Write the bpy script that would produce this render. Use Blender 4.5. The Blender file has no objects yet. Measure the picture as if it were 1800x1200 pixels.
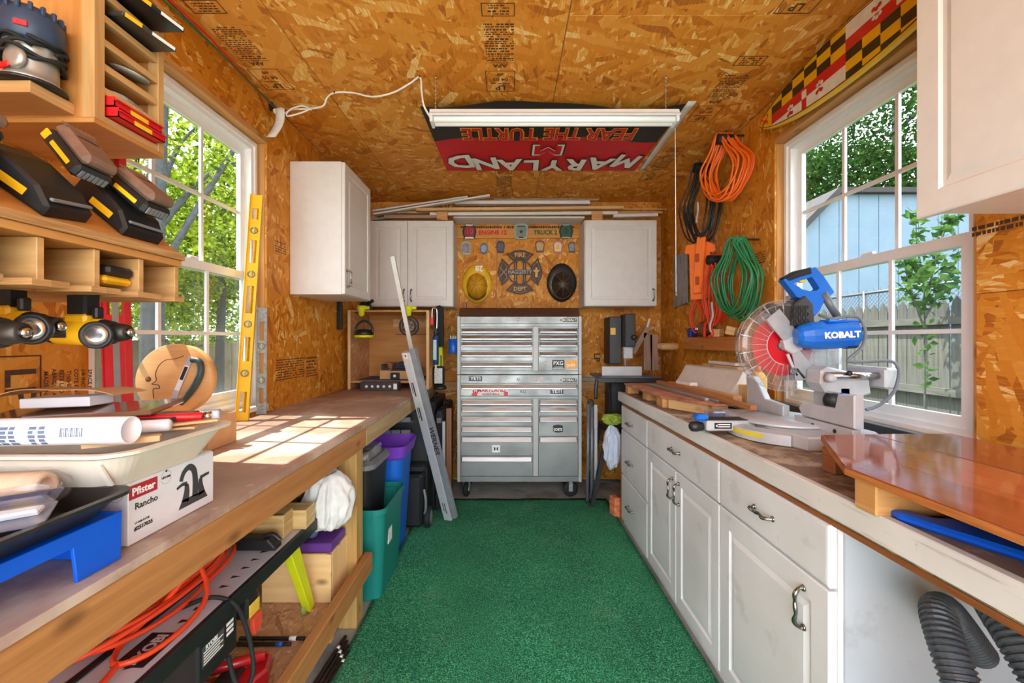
import bpy, math, random
from mathutils import Matrix, Vector, Euler
from math import pi, sin, cos, radians as rad
random.seed(7)
sc = bpy.context.scene
col = sc.collection
# ------------------------------------------------------------------ camera
F, VPX, VPY, CZ = 750.0, 895.0, 597.0, 1.35
cam_d = bpy.data.cameras.new('camera'); cam = bpy.data.objects.new('camera', cam_d); col.objects.link(cam)
cam.location = (0, 0, CZ); cam.rotation_euler = (pi/2, 0, 0)
cam_d.sensor_width = 36; cam_d.lens = 36*F/1800; cam_d.shift_x = 5/1800; cam_d.shift_y = -3/1800
cam_d.clip_start = 0.02
sc.camera = cam
# ------------------------------------------------------------------ world, sun, exposure
w = bpy.data.worlds.new('sky'); sc.world = w; w.use_nodes = True
_n = w.node_tree.nodes; _l = w.node_tree.links; _n.clear()
_tc = _n.new('ShaderNodeTexCoord'); _sep = _n.new('ShaderNodeSeparateXYZ')
_rmp = _n.new('ShaderNodeValToRGB'); _bg = _n.new('ShaderNodeBackground'); _o = _n.new('ShaderNodeOutputWorld')
_l.new(_tc.outputs['Generated'], _sep.inputs[0]); _l.new(_sep.outputs['Z'], _rmp.inputs[0])
_rmp.color_ramp.elements[0].position = 0.0; _rmp.color_ramp.elements[0].color = (0.90, 0.95, 1.0, 1)
_rmp.color_ramp.elements[1].position = 1.0; _rmp.color_ramp.elements[1].color = (0.66, 0.82, 1.0, 1)
_l.new(_rmp.outputs[0], _bg.inputs[0]); _bg.inputs[1].default_value = 3.2
_l.new(_bg.outputs[0], _o.inputs[0])
sun_d = bpy.data.lights.new('sun', 'SUN'); sun = bpy.data.objects.new('sun', sun_d); col.objects.link(sun)
sun_d.energy = 8.0; sun_d.angle = rad(0.6); sun_d.color = (1.0, 0.93, 0.82)
sun.rotation_euler = Vector((0.47, -0.06, -0.88)).to_track_quat('-Z', 'Y').to_euler()
def portal(name, loc, rot, sx, sy):
    d = bpy.data.lights.new(name, 'AREA'); d.shape = 'RECTANGLE'; d.size = sx; d.size_y = sy
    d.cycles.is_portal = True
    o = bpy.data.objects.new(name, d); col.objects.link(o); o.location = loc; o.rotation_euler = rot
portal('doorway_portal', (0.06, -1.32, 1.34), (pi/2, 0, 0), 2.8, 2.7)
portal('window_portal_left', (-1.46, 1.87, 1.72), (0, -pi/2, 0), 1.5, 1.0)
portal('window_portal_right', (1.59, 1.85, 1.72), (0, pi/2, 0), 1.5, 1.0)
vs = sc.view_settings
vs.view_transform = 'Standard'; vs.look = 'None'; vs.gamma = 1.0; vs.use_curve_mapping = False
vs.exposure = 1.48
sc.cycles.use_denoising = True
sc.cycles.max_bounces = 8; sc.cycles.diffuse_bounces = 5; sc.cycles.glossy_bounces = 3; sc.cycles.adaptive_threshold = 0.03; sc.cycles.transparent_max_bounces = 16
sc.cycles.sample_clamp_indirect = 8.0; sc.cycles.caustics_reflective = False; sc.cycles.caustics_refractive = False

# ------------------------------------------------------------------ helpers
def P(px, py, d): return Vector(((px-VPX)*d/F, d, CZ-(py-VPY)*d/F))
def PX(px, py, X): return P(px, py, X*F/(px-VPX))
def PZ(px, py, z): return P(px, py, (CZ-z)*F/(py-VPY))
def DX(px, X): return X*F/(px-VPX)
def C(r, g, b):
    f = lambda c: (c/255/12.92) if c <= 10 else ((c/255+0.055)/1.055)**2.4
    return (f(r), f(g), f(b), 1.0)
def Mf(o, x, y=None, z=None):
    """frame from origin and axes"""
    x = Vector(x).normalized()
    if z is None:
        y = Vector(y); z = x.cross(y).normalized(); y = z.cross(x)
    else:
        z = Vector(z); y = z.cross(x).normalized(); z = x.cross(y)
    m = Matrix((x, y, z)).transposed().to_4x4(); m.translation = Vector(o); return m
def T(x=0, y=0, z=0): return Matrix.Translation((x, y, z))
def R(a, ax): return Matrix.Rotation(a, 4, ax)
def spline(pts, n=6, closed=False):
    pts = [Vector(p) for p in pts]; out = []; m = len(pts)
    rng = range(m) if closed else range(m-1)
    for i in rng:
        if closed: p0, p1, p2, p3 = pts[i-1], pts[i], pts[(i+1) % m], pts[(i+2) % m]
        else: p0, p1, p2, p3 = pts[max(i-1, 0)], pts[i], pts[i+1], pts[min(i+2, m-1)]
        for k in range(n):
            t = k/n
            out.append(0.5*((2*p1)+(p2-p0)*t+(2*p0-5*p1+4*p2-p3)*t*t+(3*p1-p0-3*p2+p3)*t**3))
    if not closed: out.append(pts[-1])
    return out
WM = {}
class MB:
    def __init__(s, M=None): s.v = []; s.f = []; s.uv = []; s.sm = []; s.M = M or Matrix.Identity(4)
    def add(s, vs_, fs, smooth=False, long=None):
        vs_ = [Vector(v) for v in vs_]; b = len(s.v)
        lo = [min(v[i] for v in vs_) for i in range(3)]; hi = [max(v[i] for v in vs_) for i in range(3)]
        ext = [hi[i]-lo[i] for i in range(3)]; L = ext.index(max(ext)) if long is None else long
        ou, ov = random.random()*7, random.random()*7
        if long == -1: ou = ov = 0
        for f in fs:
            a, b_, c = vs_[f[0]], vs_[f[1]], vs_[f[2]]
            n = (b_-a).cross(c-a)
            if len(f) > 3: n = n+(c-a).cross(vs_[f[3]]-a)
            k = max(range(3), key=lambda i: abs(n[i])); ax = [i for i in range(3) if i != k]
            if ax[1] == L: ax.reverse()
            s.uv.append([(vs_[i][ax[0]]+ou, vs_[i][ax[1]]+ov) for i in f])
            s.f.append([b+i for i in f]); s.sm.append(smooth)
        s.v += [s.M @ v for v in vs_]
        return s
    def box(s, x0, y0, z0, x1, y1, z1, b=0.0, long=None):
        if x0 > x1: x0, x1 = x1, x0
        if y0 > y1: y0, y1 = y1, y0
        if z0 > z1: z0, z1 = z1, z0
        b = min(b, (x1-x0)/2.2, (y1-y0)/2.2, (z1-z0)/2.2)
        if b <= 0:
            v = [(x, y, z) for x in (x0, x1) for y in (y0, y1) for z in (z0, z1)]
            return s.add(v, [(0,1,3,2), (4,6,7,5), (0,4,5,1), (2,3,7,6), (0,2,6,4), (1,5,7,3)], long=long)
        X = (x0, x1); Y = (y0, y1); Z = (z0, z1); v = []; idx = {}
        for i in (0, 1):
            for j in (0, 1):
                for k in (0, 1):
                    c = (X[i], Y[j], Z[k]); dd = (b if i == 0 else -b, b if j == 0 else -b, b if k == 0 else -b)
                    for a in range(3):
                        p = [c[t]+(0 if t == a else dd[t]) for t in range(3)]; idx[(i, j, k, a)] = len(v); v.append(p)
        g = lambda i, j, k, a: idx[(i, j, k, a)]
        fs = []
        for i in (0, 1):
            q = [g(i,0,0,0), g(i,1,0,0), g(i,1,1,0), g(i,0,1,0)]; fs.append(q if i else q[::-1])
            q = [g(0,i,0,1), g(0,i,1,1), g(1,i,1,1), g(1,i,0,1)]; fs.append(q if i else q[::-1])
            q = [g(0,0,i,2), g(1,0,i,2), g(1,1,i,2), g(0,1,i,2)]; fs.append(q if i else q[::-1])
        for i in (0, 1):
            for j in (0, 1):
                q = [g(i,j,0,0), g(i,j,1,0), g(i,j,1,1), g(i,j,0,1)]; fs.append(q)
                q = [g(i,0,j,0), g(i,1,j,0), g(i,1,j,2), g(i,0,j,2)]; fs.append(q)
                q = [g(0,i,j,1), g(1,i,j,1), g(1,i,j,2), g(0,i,j,2)]; fs.append(q)
                for k in (0, 1): fs.append([g(i,j,k,0), g(i,j,k,1), g(i,j,k,2)])
        cx = Vector(((x0+x1)/2, (y0+y1)/2, (z0+z1)/2)); out = []
        for f in fs:
            a, b2, c2 = [Vector(v[t]) for t in f[:3]]
            n = (b2-a).cross(c2-a); m = sum((Vector(v[t]) for t in f), Vector())/len(f)
            out.append(f if n.dot(m-cx) > 0 else f[::-1])
        return s.add(v, out, long=long)
    def bar(s, a, b, w, h, up=(0, 0, 1), bev=0.0):
        """box from point a to b, width w (sideways) height h (along up)"""
        a, b = Vector(a), Vector(b); M0 = s.M; x = b-a; L = x.length; up = Vector(up)
        if abs(x.normalized().dot(up)) > 0.99: up = Vector((0, 1, 0))
        s.M = M0 @ Mf(a, x, z=up); s.box(0, -w/2, -h/2, L, w/2, h/2, bev); s.M = M0; return s
    def prism(s, pts, z0, z1, bev=0.0):
        """polygon pts (x, y) extruded along z"""
        n = len(pts); A = sum(pts[i][0]*pts[(i+1) % n][1]-pts[(i+1) % n][0]*pts[i][1] for i in range(n))
        if A < 0: pts = pts[::-1]
        if z0 > z1: z0, z1 = z1, z0
        if bev <= 0:
            v = [(p[0], p[1], z0) for p in pts]+[(p[0], p[1], z1) for p in pts]
            fs = [list(range(n))[::-1], list(range(n, 2*n))]+[(i, (i+1) % n, n+(i+1) % n, n+i) for i in range(n)]
            return s.add(v, fs)
        ins = []
        for i in range(n):
            p, a, b = Vector(pts[i]), Vector(pts[i-1]), Vector(pts[(i+1) % n])
            e1, e2 = (p-a).normalized(), (b-p).normalized()
            nn = Vector((-e1.y-e2.y, e1.x+e2.x)); nn = nn.normalized() if nn.length > 1e-6 else Vector((-e1.y, e1.x))
            k = max(0.35, nn.dot(Vector((-e1.y, e1.x)))); ins.append(p+nn*bev/k)
        v = [(p[0], p[1], z0) for p in ins]+[(p[0], p[1], z0+bev) for p in pts]+[(p[0], p[1], z1-bev) for p in pts]+[(p[0], p[1], z1) for p in ins]
        fs = [list(range(n))[::-1], list(range(3*n, 4*n))]
        for r in range(3): fs += [(r*n+i, r*n+(i+1) % n, (r+1)*n+(i+1) % n, (r+1)*n+i) for i in range(n)]
        return s.add(v, fs)
    def lathe(s, prof, n=20, a0=0, a1=2*pi, smooth=True, loop=False):
        """profile (r, z) revolved about local z"""
        if loop: prof = list(prof)+[prof[0]]
        full = abs(a1-a0-2*pi) < 1e-6; m = n if full else n+1; v = []; k = len(prof)
        for i in range(m):
            a = a0+(a1-a0)*i/n
            for r, z in prof: v.append((r*cos(a), r*sin(a), z))
        fs = []
        for i in range(n):
            j = (i+1) % m
            for t in range(k-1):
                fs.append((i*k+t, j*k+t, j*k+t+1, i*k+t+1))
        if full and not loop:
            if prof[0][0] > 1e-6: fs.append([i*k for i in range(m)][::-1])
            if prof[-1][0] > 1e-6: fs.append([i*k+k-1 for i in range(m)])
        return s.add(v, fs, smooth)
    def cyl(s, a, b, r, n=14, r2=None, smooth=True, bev=0.0):
        a, b = Vector(a), Vector(b); M0 = s.M; L = (b-a).length; r2 = r if r2 is None else r2
        up = Vector((0, 0, 1)) if abs((b-a).normalized().z) < 0.9 else Vector((0, 1, 0))
        x = up.cross(b-a).normalized(); s.M = M0 @ Mf(a, x, z=(b-a))
        if bev: s.lathe([(r-bev, 0), (r, bev), (r2, L-bev), (r2-bev, L)], n, smooth=smooth)
        else: s.lathe([(r, 0), (r2, L)], n, smooth=smooth)
        s.M = M0; return s
    def sphere(s, c, rx, ry=None, rz=None, n=14, m=8):
        ry = rx if ry is None else ry; rz = rx if rz is None else rz
        v = [(c[0], c[1], c[2]-rz)]
        for j in range(1, m):
            t = pi*j/m
            for i in range(n): v.append((c[0]+rx*sin(t)*cos(2*pi*i/n), c[1]+ry*sin(t)*sin(2*pi*i/n), c[2]-rz*cos(t)))
        v.append((c[0], c[1], c[2]+rz)); fs = []
        for i in range(n): fs.append((0, 1+(i+1) % n, 1+i))
        for j in range(m-2):
            for i in range(n): a = 1+j*n; fs.append((a+i, a+(i+1) % n, a+n+(i+1) % n, a+n+i))
        a = 1+(m-2)*n
        for i in range(n): fs.append((a+i, a+(i+1) % n, len(v)-1))
        return s.add(v, fs, True)
    def tube(s, path, r, n=8, closed=False, caps=True):
        path = [Vector(p) for p in path]; m = len(path); rr = r if callable(r) else (lambda t: r)
        v = []; prev = None
        for i, p in enumerate(path):
            if closed: t = path[(i+1) % m]-path[i-1]
            else: t = path[min(i+1, m-1)]-path[max(i-1, 0)]
            if t.length < 1e-9: t = Vector((0, 0, 1))
            t.normalize()
            if prev is None:
                up = Vector((0, 0, 1)) if abs(t.z) < 0.9 else Vector((1, 0, 0)); x = up.cross(t).normalized()
            else:
                x = prev-t*prev.dot(t); x = x.normalized() if x.length > 1e-6 else Vector((1, 0, 0))
            prev = x; y = t.cross(x); q = rr(i/max(m-1, 1))
            for k in range(n): a = 2*pi*k/n; v.append(p+(x*cos(a)+y*sin(a))*q)
        fs = []
        for i in range(m if closed else m-1):
            j = (i+1) % m
            for k in range(n): fs.append((i*n+k, i*n+(k+1) % n, j*n+(k+1) % n, j*n+k))
        if not closed and caps: fs += [list(range(n))[::-1], list(range((m-1)*n, m*n))]
        return s.add(v, fs, True)
    def grid(s, fn, nu, nv, smooth=True, thick=0.0):
        """fn(u, v) -> point; optional thickness gives a closed sheet"""
        pts = [[Vector(fn(i/nu, j/nv)) for j in range(nv+1)] for i in range(nu+1)]
        v = [p for r in pts for p in r]; k = nv+1
        fs = [(i*k+j, (i+1)*k+j, (i+1)*k+j+1, i*k+j+1) for i in range(nu) for j in range(nv)]
        if thick:
            off = len(v); nv_ = []
            for i in range(nu+1):
                for j in range(nv+1):
                    a = pts[min(i+1, nu)][j]-pts[max(i-1, 0)][j]; b = pts[i][min(j+1, nv)]-pts[i][max(j-1, 0)]
                    n = a.cross(b); n = n.normalized() if n.length > 1e-9 else Vector((0, 0, 1)); nv_.append(pts[i][j]-n*thick)
            v = v+nv_; fs += [tuple(off+t for t in f[::-1]) for f in fs]
            for i in range(nu):
                for a, b in (((i*k), (i+1)*k), ((i+1)*k+nv, i*k+nv)): fs.append((b, a, a+off, b+off))
            for j in range(nv):
                for a, b in ((j+1, j), (nu*k+j, nu*k+j+1)): fs.append((b, a, a+off, b+off))
        return s.add(v, fs, smooth)
    def tub(s, rings, seg=5, smooth=False, cap0=True, cap1=True):
        """rounded rectangles (x0, y0, x1, y1, r, z) lofted in order"""
        v = []; n = 4*(seg+1)
        for (x0, y0, x1, y1, r, z) in rings:
            r = max(1e-4, min(r, (x1-x0)/2.01, (y1-y0)/2.01))
            for (cx_, cy_, a) in ((x1-r, y1-r, 0), (x0+r, y1-r, pi/2), (x0+r, y0+r, pi), (x1-r, y0+r, 1.5*pi)):
                for k in range(seg+1): t = a+pi/2*k/seg; v.append((cx_+r*cos(t), cy_+r*sin(t), z))
        fs = []
        for i in range(len(rings)-1):
            for k in range(n): j = (k+1) % n; fs.append((i*n+k, i*n+j, (i+1)*n+j, (i+1)*n+k))
        if cap0: fs.append(list(range(n))[::-1])
        if cap1: fs.append(list(range((len(rings)-1)*n, len(rings)*n)))
        return s.add(v, fs, smooth)
    def ring(s, x0, z0, x1, z1, wdt, y0, y1, wb=None):
        """rectangular frame in local x-z, thickness y0..y1, one connected mesh; wdt = member width"""
        wl, wr, wb_, wt = wdt if isinstance(wdt, tuple) else (wdt,)*4
        o = [(x0, z0), (x1, z0), (x1, z1), (x0, z1)]; i_ = [(x0+wl, z0+wb_), (x1-wr, z0+wb_), (x1-wr, z1-wt), (x0+wl, z1-wt)]
        v = [(p[0], y, p[1]) for y in (y0, y1) for p in o+i_]
        fs = []
        for k in range(4):
            j = (k+1) % 4
            fs += [(k, j, 4+j, 4+k), (8+j, 8+k, 12+k, 12+j), (j, k, 8+k, 8+j), (4+k, 4+j, 12+j, 12+k)]
        return s.add(v, fs)
    def mesh(s, name, inv=None):
        me = bpy.data.meshes.new(name)
        vv = s.v if inv is None else [inv @ v for v in s.v]
        me.from_pydata([tuple(v) for v in vv], [], s.f)
        uvl = me.uv_layers.new(name='UVMap'); k = 0; flat = []
        for u in s.uv:
            for a in u: flat += a
        uvl.data.foreach_set('uv', flat)
        me.polygons.foreach_set('use_smooth', s.sm); me.update(); return me
    def part(s, name, mat, parent, world=True, label=None, kind=None):
        me = s.mesh(name, WM[parent.as_pointer()].inverted() if world else None)
        me.materials.append(mat); o = bpy.data.objects.new(name, me); col.objects.link(o); o.parent = parent
        WM[o.as_pointer()] = WM[parent.as_pointer()].copy()
        if label: o['label'] = label
        if kind: o['kind'] = kind
        return o
    def obj(s, name, mat, label=None, cat=None, group=None, kind=None):
        lo = [min(v[i] for v in s.v) for i in range(3)]; hi = [max(v[i] for v in s.v) for i in range(3)]
        loc = Vector(((lo[0]+hi[0])/2, (lo[1]+hi[1])/2, lo[2])); M = Matrix.Translation(loc)
        me = s.mesh(name, M.inverted()); me.materials.append(mat)
        o = bpy.data.objects.new(name, me); col.objects.link(o); o.location = loc; WM[o.as_pointer()] = M
        tag(o, label, cat, group, kind); return o
def tag(o, label=None, cat=None, group=None, kind=None):
    if label: o['label'] = label
    if cat: o['category'] = cat
    if group: o['group'] = group
    if kind: o['kind'] = kind
    return o
def thing(name, label, cat, loc=(0, 0, 0), M=None, group=None, kind=None):
    o = bpy.data.objects.new(name, None); col.objects.link(o); o.empty_display_size = 0.05
    m = M.copy() if M is not None else Matrix.Translation(Vector(loc))
    o.matrix_world = m; WM[o.as_pointer()] = m
    o.location = m.translation; o.rotation_euler = m.to_euler()
    return tag(o, label, cat, group, kind)
def copypart(src, parent, M=None, name=None):
    c = src.copy(); col.objects.link(c); c.parent = parent
    if M is not None: c.matrix_local = M
    return c
def copytree(o, M=None, label=None, parent=None):
    c = o.copy(); col.objects.link(c); c.parent = parent
    if M is not None: c.location = M.translation; c.rotation_euler = M.to_euler(); WM[c.as_pointer()] = M.copy()
    if label: c['label'] = label
    for ch in [x for x in bpy.data.objects if x.parent == o]: copytree(ch, None, None, c)
    return c
TEXTS = []
def text(s_, size, mat, parent, M, bold=0.0, ext=0.0004, name='lettering', world=True, align='CENTER', sx=1.0, shear=0.0, fit=None):
    """flat lettering lying in the local x-y plane of frame M, facing +z"""
    TEXTS.append((s_, size, mat, parent, M, bold, ext, name, world, align, (sx, fit), shear))
def flush_texts():
    tmp = []
    for (s_, size, mat, parent, M, bold, ext, name, world, align, sx, shear) in TEXTS:
        c = bpy.data.curves.new('t', 'FONT'); c.body = s_; c.size = size; c.align_x = align; c.align_y = 'CENTER'
        c.extrude = ext; c.offset = bold; c.resolution_u = 2; c.shear = shear
        o = bpy.data.objects.new('t', c); col.objects.link(o); tmp.append(o)
    dg = bpy.context.evaluated_depsgraph_get(); dg.update()
    for o, (s_, size, mat, parent, M, bold, ext, name, world, align, sx, shear) in zip(tmp, TEXTS):
        me = bpy.data.meshes.new_from_object(o.evaluated_get(dg)); me.name = name
        m = (WM[parent.as_pointer()].inverted() @ M) if world else M
        sx, fit = sx
        if fit and len(me.vertices): xs = [v.co.x for v in me.vertices]; sx = fit/(max(xs)-min(xs))
        me.transform(m @ Matrix.Diagonal((sx, 1, 1, 1)))
        me.materials.clear(); me.materials.append(mat)
        n = bpy.data.objects.new(name, me); col.objects.link(n); n.parent = parent
    for o in tmp:
        c = o.data; bpy.data.objects.remove(o); bpy.data.curves.remove(c)
# ------------------------------------------------------------------ materials
MATS = {}
def _new(name):
    m = bpy.data.materials.new(name); m.use_nodes = True; nt = m.node_tree; nt.nodes.clear()
    o = nt.nodes.new('ShaderNodeOutputMaterial'); b = nt.nodes.new('ShaderNodeBsdfPrincipled'); nt.links.new(b.outputs[0], o.inputs[0])
    return m, nt, b, o
def N(nt, t, **k):
    n = nt.nodes.new('ShaderNode'+t)
    for a, v in k.items(): setattr(n, a, v)
    return n
def ramp(nt, stops, interp='LINEAR'):
    r = N(nt, 'ValToRGB'); e = r.color_ramp.elements; r.color_ramp.interpolation = interp
    while len(e) < len(stops): e.new(0.5)
    for i, (p, c) in enumerate(stops): e[i].position = p; e[i].color = c
    return r
def dim(c, k): return (min(1, c[0]*k), min(1, c[1]*k), min(1, c[2]*k), 1)
def plain(name, c, rough=0.5, metal=0.0, var=0.12, scale=18.0, bump=0.0, bscale=200.0, coat=0.0, alpha=1.0, trans=0.0, spec=0.5):
    if name in MATS: return MATS[name]
    m, nt, b, o = _new(name); L = nt.links
    tc = N(nt, 'TexCoord'); nz = N(nt, 'TexNoise'); nz.inputs['Scale'].default_value = scale; nz.inputs['Detail'].default_value = 4
    L.new(tc.outputs['Object'], nz.inputs['Vector'])
    r = ramp(nt, [(0.3, dim(c, 1-var)), (0.7, dim(c, 1+var))]); L.new(nz.outputs[0], r.inputs[0]); L.new(r.outputs[0], b.inputs['Base Color'])
    b.inputs['Roughness'].default_value = rough; b.inputs['Metallic'].default_value = metal
    b.inputs['Coat Weight'].default_value = coat; b.inputs['Alpha'].default_value = alpha
    b.inputs['Transmission Weight'].default_value = trans; b.inputs['Specular IOR Level'].default_value = spec
    if bump:
        n2 = N(nt, 'TexNoise'); n2.inputs['Scale'].default_value = bscale; L.new(tc.outputs['Object'], n2.inputs['Vector'])
        bp = N(nt, 'Bump'); bp.inputs['Strength'].default_value = bump; bp.inputs['Distance'].default_value = 0.002
        L.new(n2.outputs[0], bp.inputs['Height']); L.new(bp.outputs[0], b.inputs['Normal'])
    MATS[name] = m; return m
def wood(name, c1, c2, rough=0.6, ring=1.0, knots=0.0, coat=0.0, fine=0.25):
    """grain runs along u of the metric UV map"""
    if name in MATS: return MATS[name]
    m, nt, b, o = _new(name); L = nt.links
    uv = N(nt, 'UVMap'); mp = N(nt, 'Mapping'); mp.inputs['Scale'].default_value = (1.6*ring, 22*ring, 1); L.new(uv.outputs[0], mp.inputs[0])
    n1 = N(nt, 'TexNoise'); n1.inputs['Scale'].default_value = 1.3; n1.inputs['Detail'].default_value = 5; n1.inputs['Distortion'].default_value = 0.8
    L.new(mp.outputs[0], n1.inputs[0])
    mp2 = N(nt, 'Mapping'); mp2.inputs['Scale'].default_value = (12, 420, 1); L.new(uv.outputs[0], mp2.inputs[0])
    n2 = N(nt, 'TexNoise'); n2.inputs['Scale'].default_value = 1.0; n2.inputs['Detail'].default_value = 2; L.new(mp2.outputs[0], n2.inputs[0])
    mx = N(nt, 'MixRGB'); mx.inputs[0].default_value = fine; L.new(n1.outputs[0], mx.inputs[1]); L.new(n2.outputs[0], mx.inputs[2])
    r = ramp(nt, [(0.3, c2), (0.5, tuple((c1[i]+c2[i])/2 for i in range(4))), (0.68, c1)]); L.new(mx.outputs[0], r.inputs[0]); out = r.outputs[0]
    if knots:
        vo = N(nt, 'TexVoronoi'); vo.voronoi_dimensions = '2D'; vo.inputs['Scale'].default_value = 1.0
        mp3 = N(nt, 'Mapping'); mp3.inputs['Scale'].default_value = (3.2, 6.5, 1); L.new(uv.outputs[0], mp3.inputs[0]); L.new(mp3.outputs[0], vo.inputs[0])
        kr = ramp(nt, [(0.0, (1, 1, 1, 1)), (0.05, (0.7, 0.7, 0.7, 1)), (0.11, (0, 0, 0, 1))]); L.new(vo.outputs['Distance'], kr.inputs[0])
        km = N(nt, 'MixRGB'); km.inputs[2].default_value = dim(c2, 0.35); mu = N(nt, 'Math', operation='MULTIPLY'); mu.inputs[1].default_value = knots
        L.new(kr.outputs[0], mu.inputs[0]); L.new(mu.outputs[0], km.inputs[0]); L.new(out, km.inputs[1]); out = km.outputs[0]
    L.new(out, b.inputs['Base Color']); b.inputs['Roughness'].default_value = rough; b.inputs['Coat Weight'].default_value = coat
    bp = N(nt, 'Bump'); bp.inputs['Strength'].default_value = 0.15; bp.inputs['Distance'].default_value = 0.001
    L.new(mx.outputs[0], bp.inputs['Height']); L.new(bp.outputs[0], b.inputs['Normal'])
    MATS[name] = m; return m
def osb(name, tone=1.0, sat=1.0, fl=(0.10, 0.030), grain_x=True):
    if name in MATS: return MATS[name]
    m, nt, b, o = _new(name); L = nt.links
    uv = N(nt, 'UVMap'); nz = N(nt, 'TexNoise'); nz.inputs['Scale'].default_value = 9.0; nz.inputs['Detail'].default_value = 3; L.new(uv.outputs[0], nz.inputs[0])
    sub = N(nt, 'VectorMath', operation='SUBTRACT'); sub.inputs[1].default_value = (0.5, 0.5, 0.5); L.new(nz.outputs['Color'], sub.inputs[0])
    scl = N(nt, 'VectorMath', operation='SCALE'); scl.inputs['Scale'].default_value = 0.03; L.new(sub.outputs[0], scl.inputs[0])
    av = N(nt, 'VectorMath', operation='ADD'); L.new(uv.outputs[0], av.inputs[0]); L.new(scl.outputs[0], av.inputs[1])
    t = lambda r, g, b_: dim(C(r, g, b_), tone)
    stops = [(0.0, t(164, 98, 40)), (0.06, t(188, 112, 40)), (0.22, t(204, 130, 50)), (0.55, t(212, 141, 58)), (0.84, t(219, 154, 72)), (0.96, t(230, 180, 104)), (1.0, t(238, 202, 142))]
    val = None; specs = [(20, 0.9, 0.0), (-40, 0.8, 0.5), (65, 1.1, 0.55), (-8, 0.6, 0.55), (110, 1.2, 0.7), (35, 1.5, 0.84)]
    for i, (ang, s_, thr) in enumerate(specs):
        mp = N(nt, 'Mapping'); mp.vector_type = 'POINT'; mp.inputs['Rotation'].default_value = (0, 0, rad(ang)); mp.inputs['Location'].default_value = (i*3.7, i*1.9, 0)
        L.new(av.outputs[0], mp.inputs[0])
        m2 = N(nt, 'VectorMath', operation='MULTIPLY'); m2.inputs[1].default_value = (1/(fl[0]*s_), 1/(fl[1]*s_), 1); L.new(mp.outputs[0], m2.inputs[0])
        vo = N(nt, 'TexVoronoi'); vo.voronoi_dimensions = '2D'; vo.inputs['Scale'].default_value = 1.0; L.new(m2.outputs[0], vo.inputs[0])
        sp = N(nt, 'SeparateColor'); L.new(vo.outputs['Color'], sp.inputs[0])
        class a2: outputs = [sp.outputs[0]]
        if val is None: val = a2.outputs[0]
        else:
            g = N(nt, 'Math', operation='GREATER_THAN'); g.inputs[1].default_value = thr; L.new(sp.outputs[1], g.inputs[0])
            mx = N(nt, 'Mix'); L.new(g.outputs[0], mx.inputs['Factor']); L.new(val, mx.inputs['A']); L.new(a2.outputs[0], mx.inputs['B']); val = mx.outputs['Result']
    fm = N(nt, 'VectorMath', operation='MULTIPLY'); fm.inputs[1].default_value = (14, 150, 1); L.new(av.outputs[0], fm.inputs[0])
    fn = N(nt, 'TexNoise'); fn.noise_dimensions = '2D'; fn.inputs['Scale'].default_value = 1.0; fn.inputs['Detail'].default_value = 3; L.new(fm.outputs[0], fn.inputs[0])
    a = N(nt, 'Math', operation='MULTIPLY_ADD'); L.new(fn.outputs[0], a.inputs[0]); a.inputs[1].default_value = 0.5; a.inputs[2].default_value = -0.25
    ad = N(nt, 'Math', operation='ADD'); L.new(a.outputs[0], ad.inputs[0]); L.new(val, ad.inputs[1]); val = ad.outputs[0]
    r = ramp(nt, stops); L.new(val, r.inputs[0])
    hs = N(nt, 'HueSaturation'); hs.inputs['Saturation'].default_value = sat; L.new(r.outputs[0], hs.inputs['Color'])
    L.new(hs.outputs[0], b.inputs['Base Color']); b.inputs['Roughness'].default_value = 0.62
    pass
    MATS[name] = m; return m
def stained(name, base, stains, rough=0.6, scale=3.0, bump=0.1):
    """base colour with blotches of other colours; stains = [(colour, threshold, scale, amount)]"""
    if name in MATS: return MATS[name]
    m, nt, b, o = _new(name); L = nt.links; tc = N(nt, 'TexCoord')
    n0 = N(nt, 'TexNoise'); n0.inputs['Scale'].default_value = scale; n0.inputs['Detail'].default_value = 6; L.new(tc.outputs['Object'], n0.inputs[0])
    r0 = ramp(nt, [(0.3, dim(base, 0.85)), (0.7, dim(base, 1.1))]); L.new(n0.outputs[0], r0.inputs[0]); out = r0.outputs[0]
    for i, (c, thr, s_, amt) in enumerate(stains):
        mp = N(nt, 'Mapping'); mp.inputs['Location'].default_value = (3.1*i+1, 1.7*i, 0.3); L.new(tc.outputs['Object'], mp.inputs[0])
        if isinstance(s_, tuple): mp.inputs['Scale'].default_value = s_; s2 = 1.0
        else: s2 = s_
        n = N(nt, 'TexNoise'); n.inputs['Scale'].default_value = s2; n.inputs['Detail'].default_value = 7; n.inputs['Roughness'].default_value = 0.65; L.new(mp.outputs[0], n.inputs[0])
        r = ramp(nt, [(thr, (0, 0, 0, 1)), (min(thr+0.12, 1), (amt,)*3+(1,))]); L.new(n.outputs[0], r.inputs[0])
        mx = N(nt, 'MixRGB'); mx.inputs[2].default_value = c; L.new(r.outputs[0], mx.inputs[0]); L.new(out, mx.inputs[1]); out = mx.outputs[0]
    L.new(out, b.inputs['Base Color']); b.inputs['Roughness'].default_value = rough
    if bump:
        bp = N(nt, 'Bump'); bp.inputs['Strength'].default_value = bump; bp.inputs['Distance'].default_value = 0.003; L.new(n0.outputs[0], bp.inputs['Height']); L.new(bp.outputs[0], b.inputs['Normal'])
    MATS[name] = m; return m
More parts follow.
